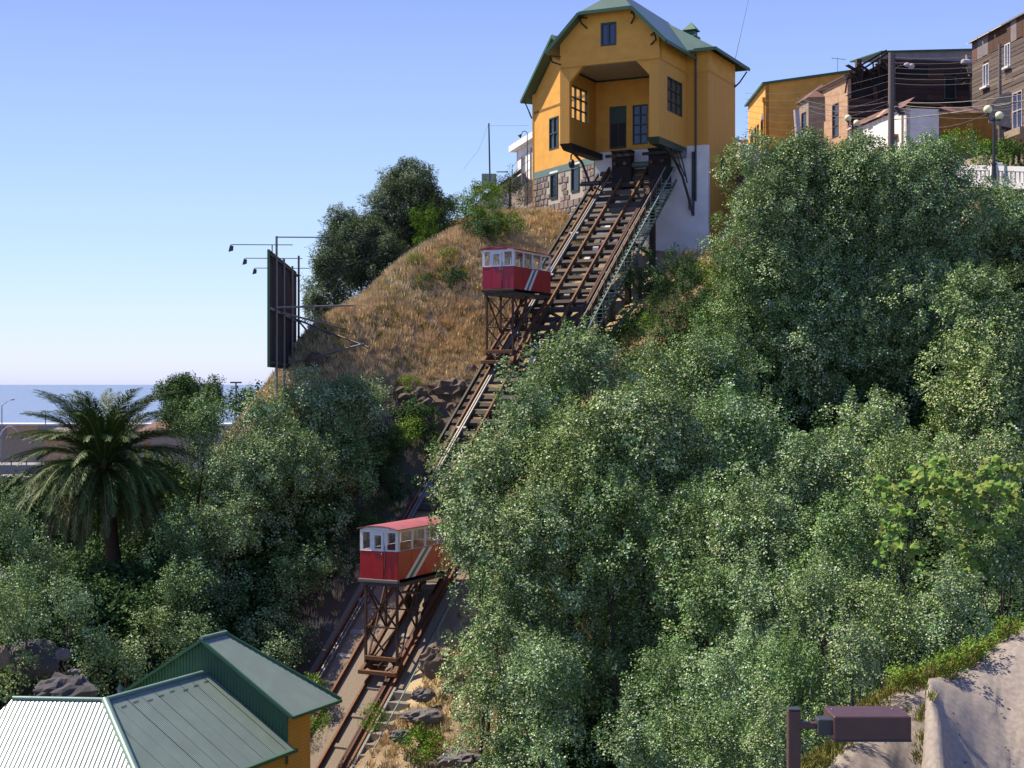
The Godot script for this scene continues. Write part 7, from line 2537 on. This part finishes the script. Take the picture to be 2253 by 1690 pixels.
	list = [[905, 430, 62, 70, 112, "tallest blue green tree on the ridge"], [860, 500, 70, 80, 110, "blue green tree left of the tallest on the ridge"], [950, 470, 50, 60, 111, "blue green tree on the right of the ridge group"], [790, 570, 70, 75, 106, "blue green tree in the middle of the ridge group"], [730, 620, 50, 70, 103, "lowest blue green tree, behind the billboard arm"], [840, 590, 55, 50, 104, "shaded blue green tree behind the grassy crest"], [760, 520, 45, 50, 107, "blue green tree left in the ridge group"], [820, 540, 60, 60, 108, "rounded blue green tree at the heart of the ridge group"], [700, 680, 25, 30, 101, "blue green bush behind the billboard struts"]]
	for k in list: px_tree("ridge_tree", k[5], "tree", k, "feather", 1.15, "blue green trees on the ridge", 0.55, 1.15, 0.5)
	list = [[1500, 600, 50, 45, 94, "dark", "dark bush between the white pier and the tall poplar"], [1540, 690, 45, 45, 90, "dark", "dark bush against the left edge of the tall poplars"], [1455, 650, 42, 42, 93, "dark", "dark bush halfway down the gully"], [1590, 565, 40, 40, 95, "dark", "dark bush at the foot of the station's right wall"], [1030, 465, 38, 38, 108, "bright", "leafy bush under the pale shed"], [915, 515, 40, 38, 106, "bright", "fresh green bush at the foot of the tallest ridge tree"], [940, 500, 35, 40, 105, "bright", "leafy light green bush beside the ridge trees"], [1120, 500, 40, 30, 103, "bright", "bright green bush on the slope above the upper car"], [975, 490, 45, 50, 106, "bright", "bright green bush right of the ridge trees"], [1085, 440, 38, 40, 112, "bright", "light green bush below the grey shed"], [1050, 480, 45, 35, 106, "bright", "yellow green bush on the slope left of the station"], [1085, 510, 62, 38, 103, "dark", "wide olive bush below the light green bush"], [875, 558, 20, 26, 102, "bright", "small round yellow green bush on the crest"], [1000, 620, 32, 20, 94, "dark", "small dark bush on the grassy slope left of the upper car"], [938, 625, 9, 16, 95, "dark", "tiny dark bush left of the small dark bush"], [985, 565, 18, 16, 98, "bright", "grassy green tuft above the small dark bush"], [915, 580, 18, 12, 99, "bright", "low green tuft on the crest"],
		[1115, 425, 30, 40, 115, "dark", "dark shrub against the stone boundary wall"], [885, 970, 50, 45, 84, "bright", "green bush in the cut left of the rails"], [835, 1000, 70, 60, 82, "dark", "dark bush at the foot of the cut"], [855, 1075, 50, 60, 81, "dark", "dark bush close to the left rail above the lower car"], [800, 1160, 50, 60, 80, "dark", "dark bush behind the lower car's roof"], [925, 935, 36, 34, 87, "dark", "dark bush among the rocks of the cut"], [895, 915, 30, 26, 88, "dark", "dark shrub under the brown cut rock"], [960, 990, 26, 30, 86, "dark", "dark bush touching the left rail in the cut"], [790, 880, 30, 25, 88, "dark", "olive bush beneath the grassy brow"], [770, 1230, 25, 50, 79, "dark", "dark bush just left of the lower car"], [900, 860, 25, 25, 89.5, "bright", "green tuft on the rocky cut"], [1392, 720, 34, 42, 90, "dark", "dark ivy bush hanging beside the trestle planks"], [1425, 690, 34, 40, 92, "dark", "dark ivy bush right of the trestle planks"], [1360, 745, 30, 26, 90, "dark", "dark bush under the service stair foot"], [1480, 760, 45, 40, 86, "dark", "dark bush in the lower gully"], [1440, 720, 25, 30, 88, "bright", "bright tuft in the gully right of the trestle"], [1520, 640, 40, 50, 92, "dark", "dark bush below the white pier"], [1570, 620, 40, 40, 90, "bright", "yellowing bush in the gully"], [1420, 620, 50, 60, 95, "dark", "dark ivy bush behind the concrete pier"], [1480, 700, 50, 40, 90, "dark", "dark bush low in the gully"],
		[2110, 325, 50, 25, 92, "bright", "green bush in front of the ochre house"], [2170, 345, 30, 18, 90, "bright", "small bush behind the right balustrade"], [2225, 340, 35, 18, 88, "bright", "yellow green bush at the right end of the balustrade"], [2060, 330, 30, 20, 95, "dark", "dark bush beside the ochre house wall"], [690, 1520, 12, 16, 70.3, "bright", "weeds between the rails at the lower station"], [697, 1600, 14, 22, 66.8, "bright", "weeds beside the orange wall of the lower station"], [930, 1640, 45, 12, 62.5, "bright", "bright green patch of weeds on the bottom rocks"], [822, 1580, 8, 14, 66.8, "bright", "narrow weeds in the right cable trough"]]
	for k in list: px_tree("bush", k[6], "bush", k, k[5], 1.2, "", 0.3, 0.8 if k[2] > 25 else 0.5)
	list = [[395, 875, 42, 42, 200, "larger dark tree against the sea right of the palm"], [462, 880, 30, 35, 205, "smaller dark tree against the sea"], [545, 905, 40, 20, 120, "low tree at the foot of the spur"], [330, 1090, 90, 60, 112, "dark tree behind the palm, right of its trunk"], [180, 1110, 110, 60, 115, "dark tree behind the palm, left of its trunk"], [40, 1130, 80, 50, 110, "dark tree at the left edge below the far yard wall"], [90, 1190, 120, 50, 95, "dark bushy tree on the bank behind the left shrubs"], [420, 930, 60, 25, 150, "tree in front of the brown roofed house"]]
	for k in list: px_tree("shore_tree", k[5], "tree", k, "dark", 0.8, "", 0.5, 1.9)
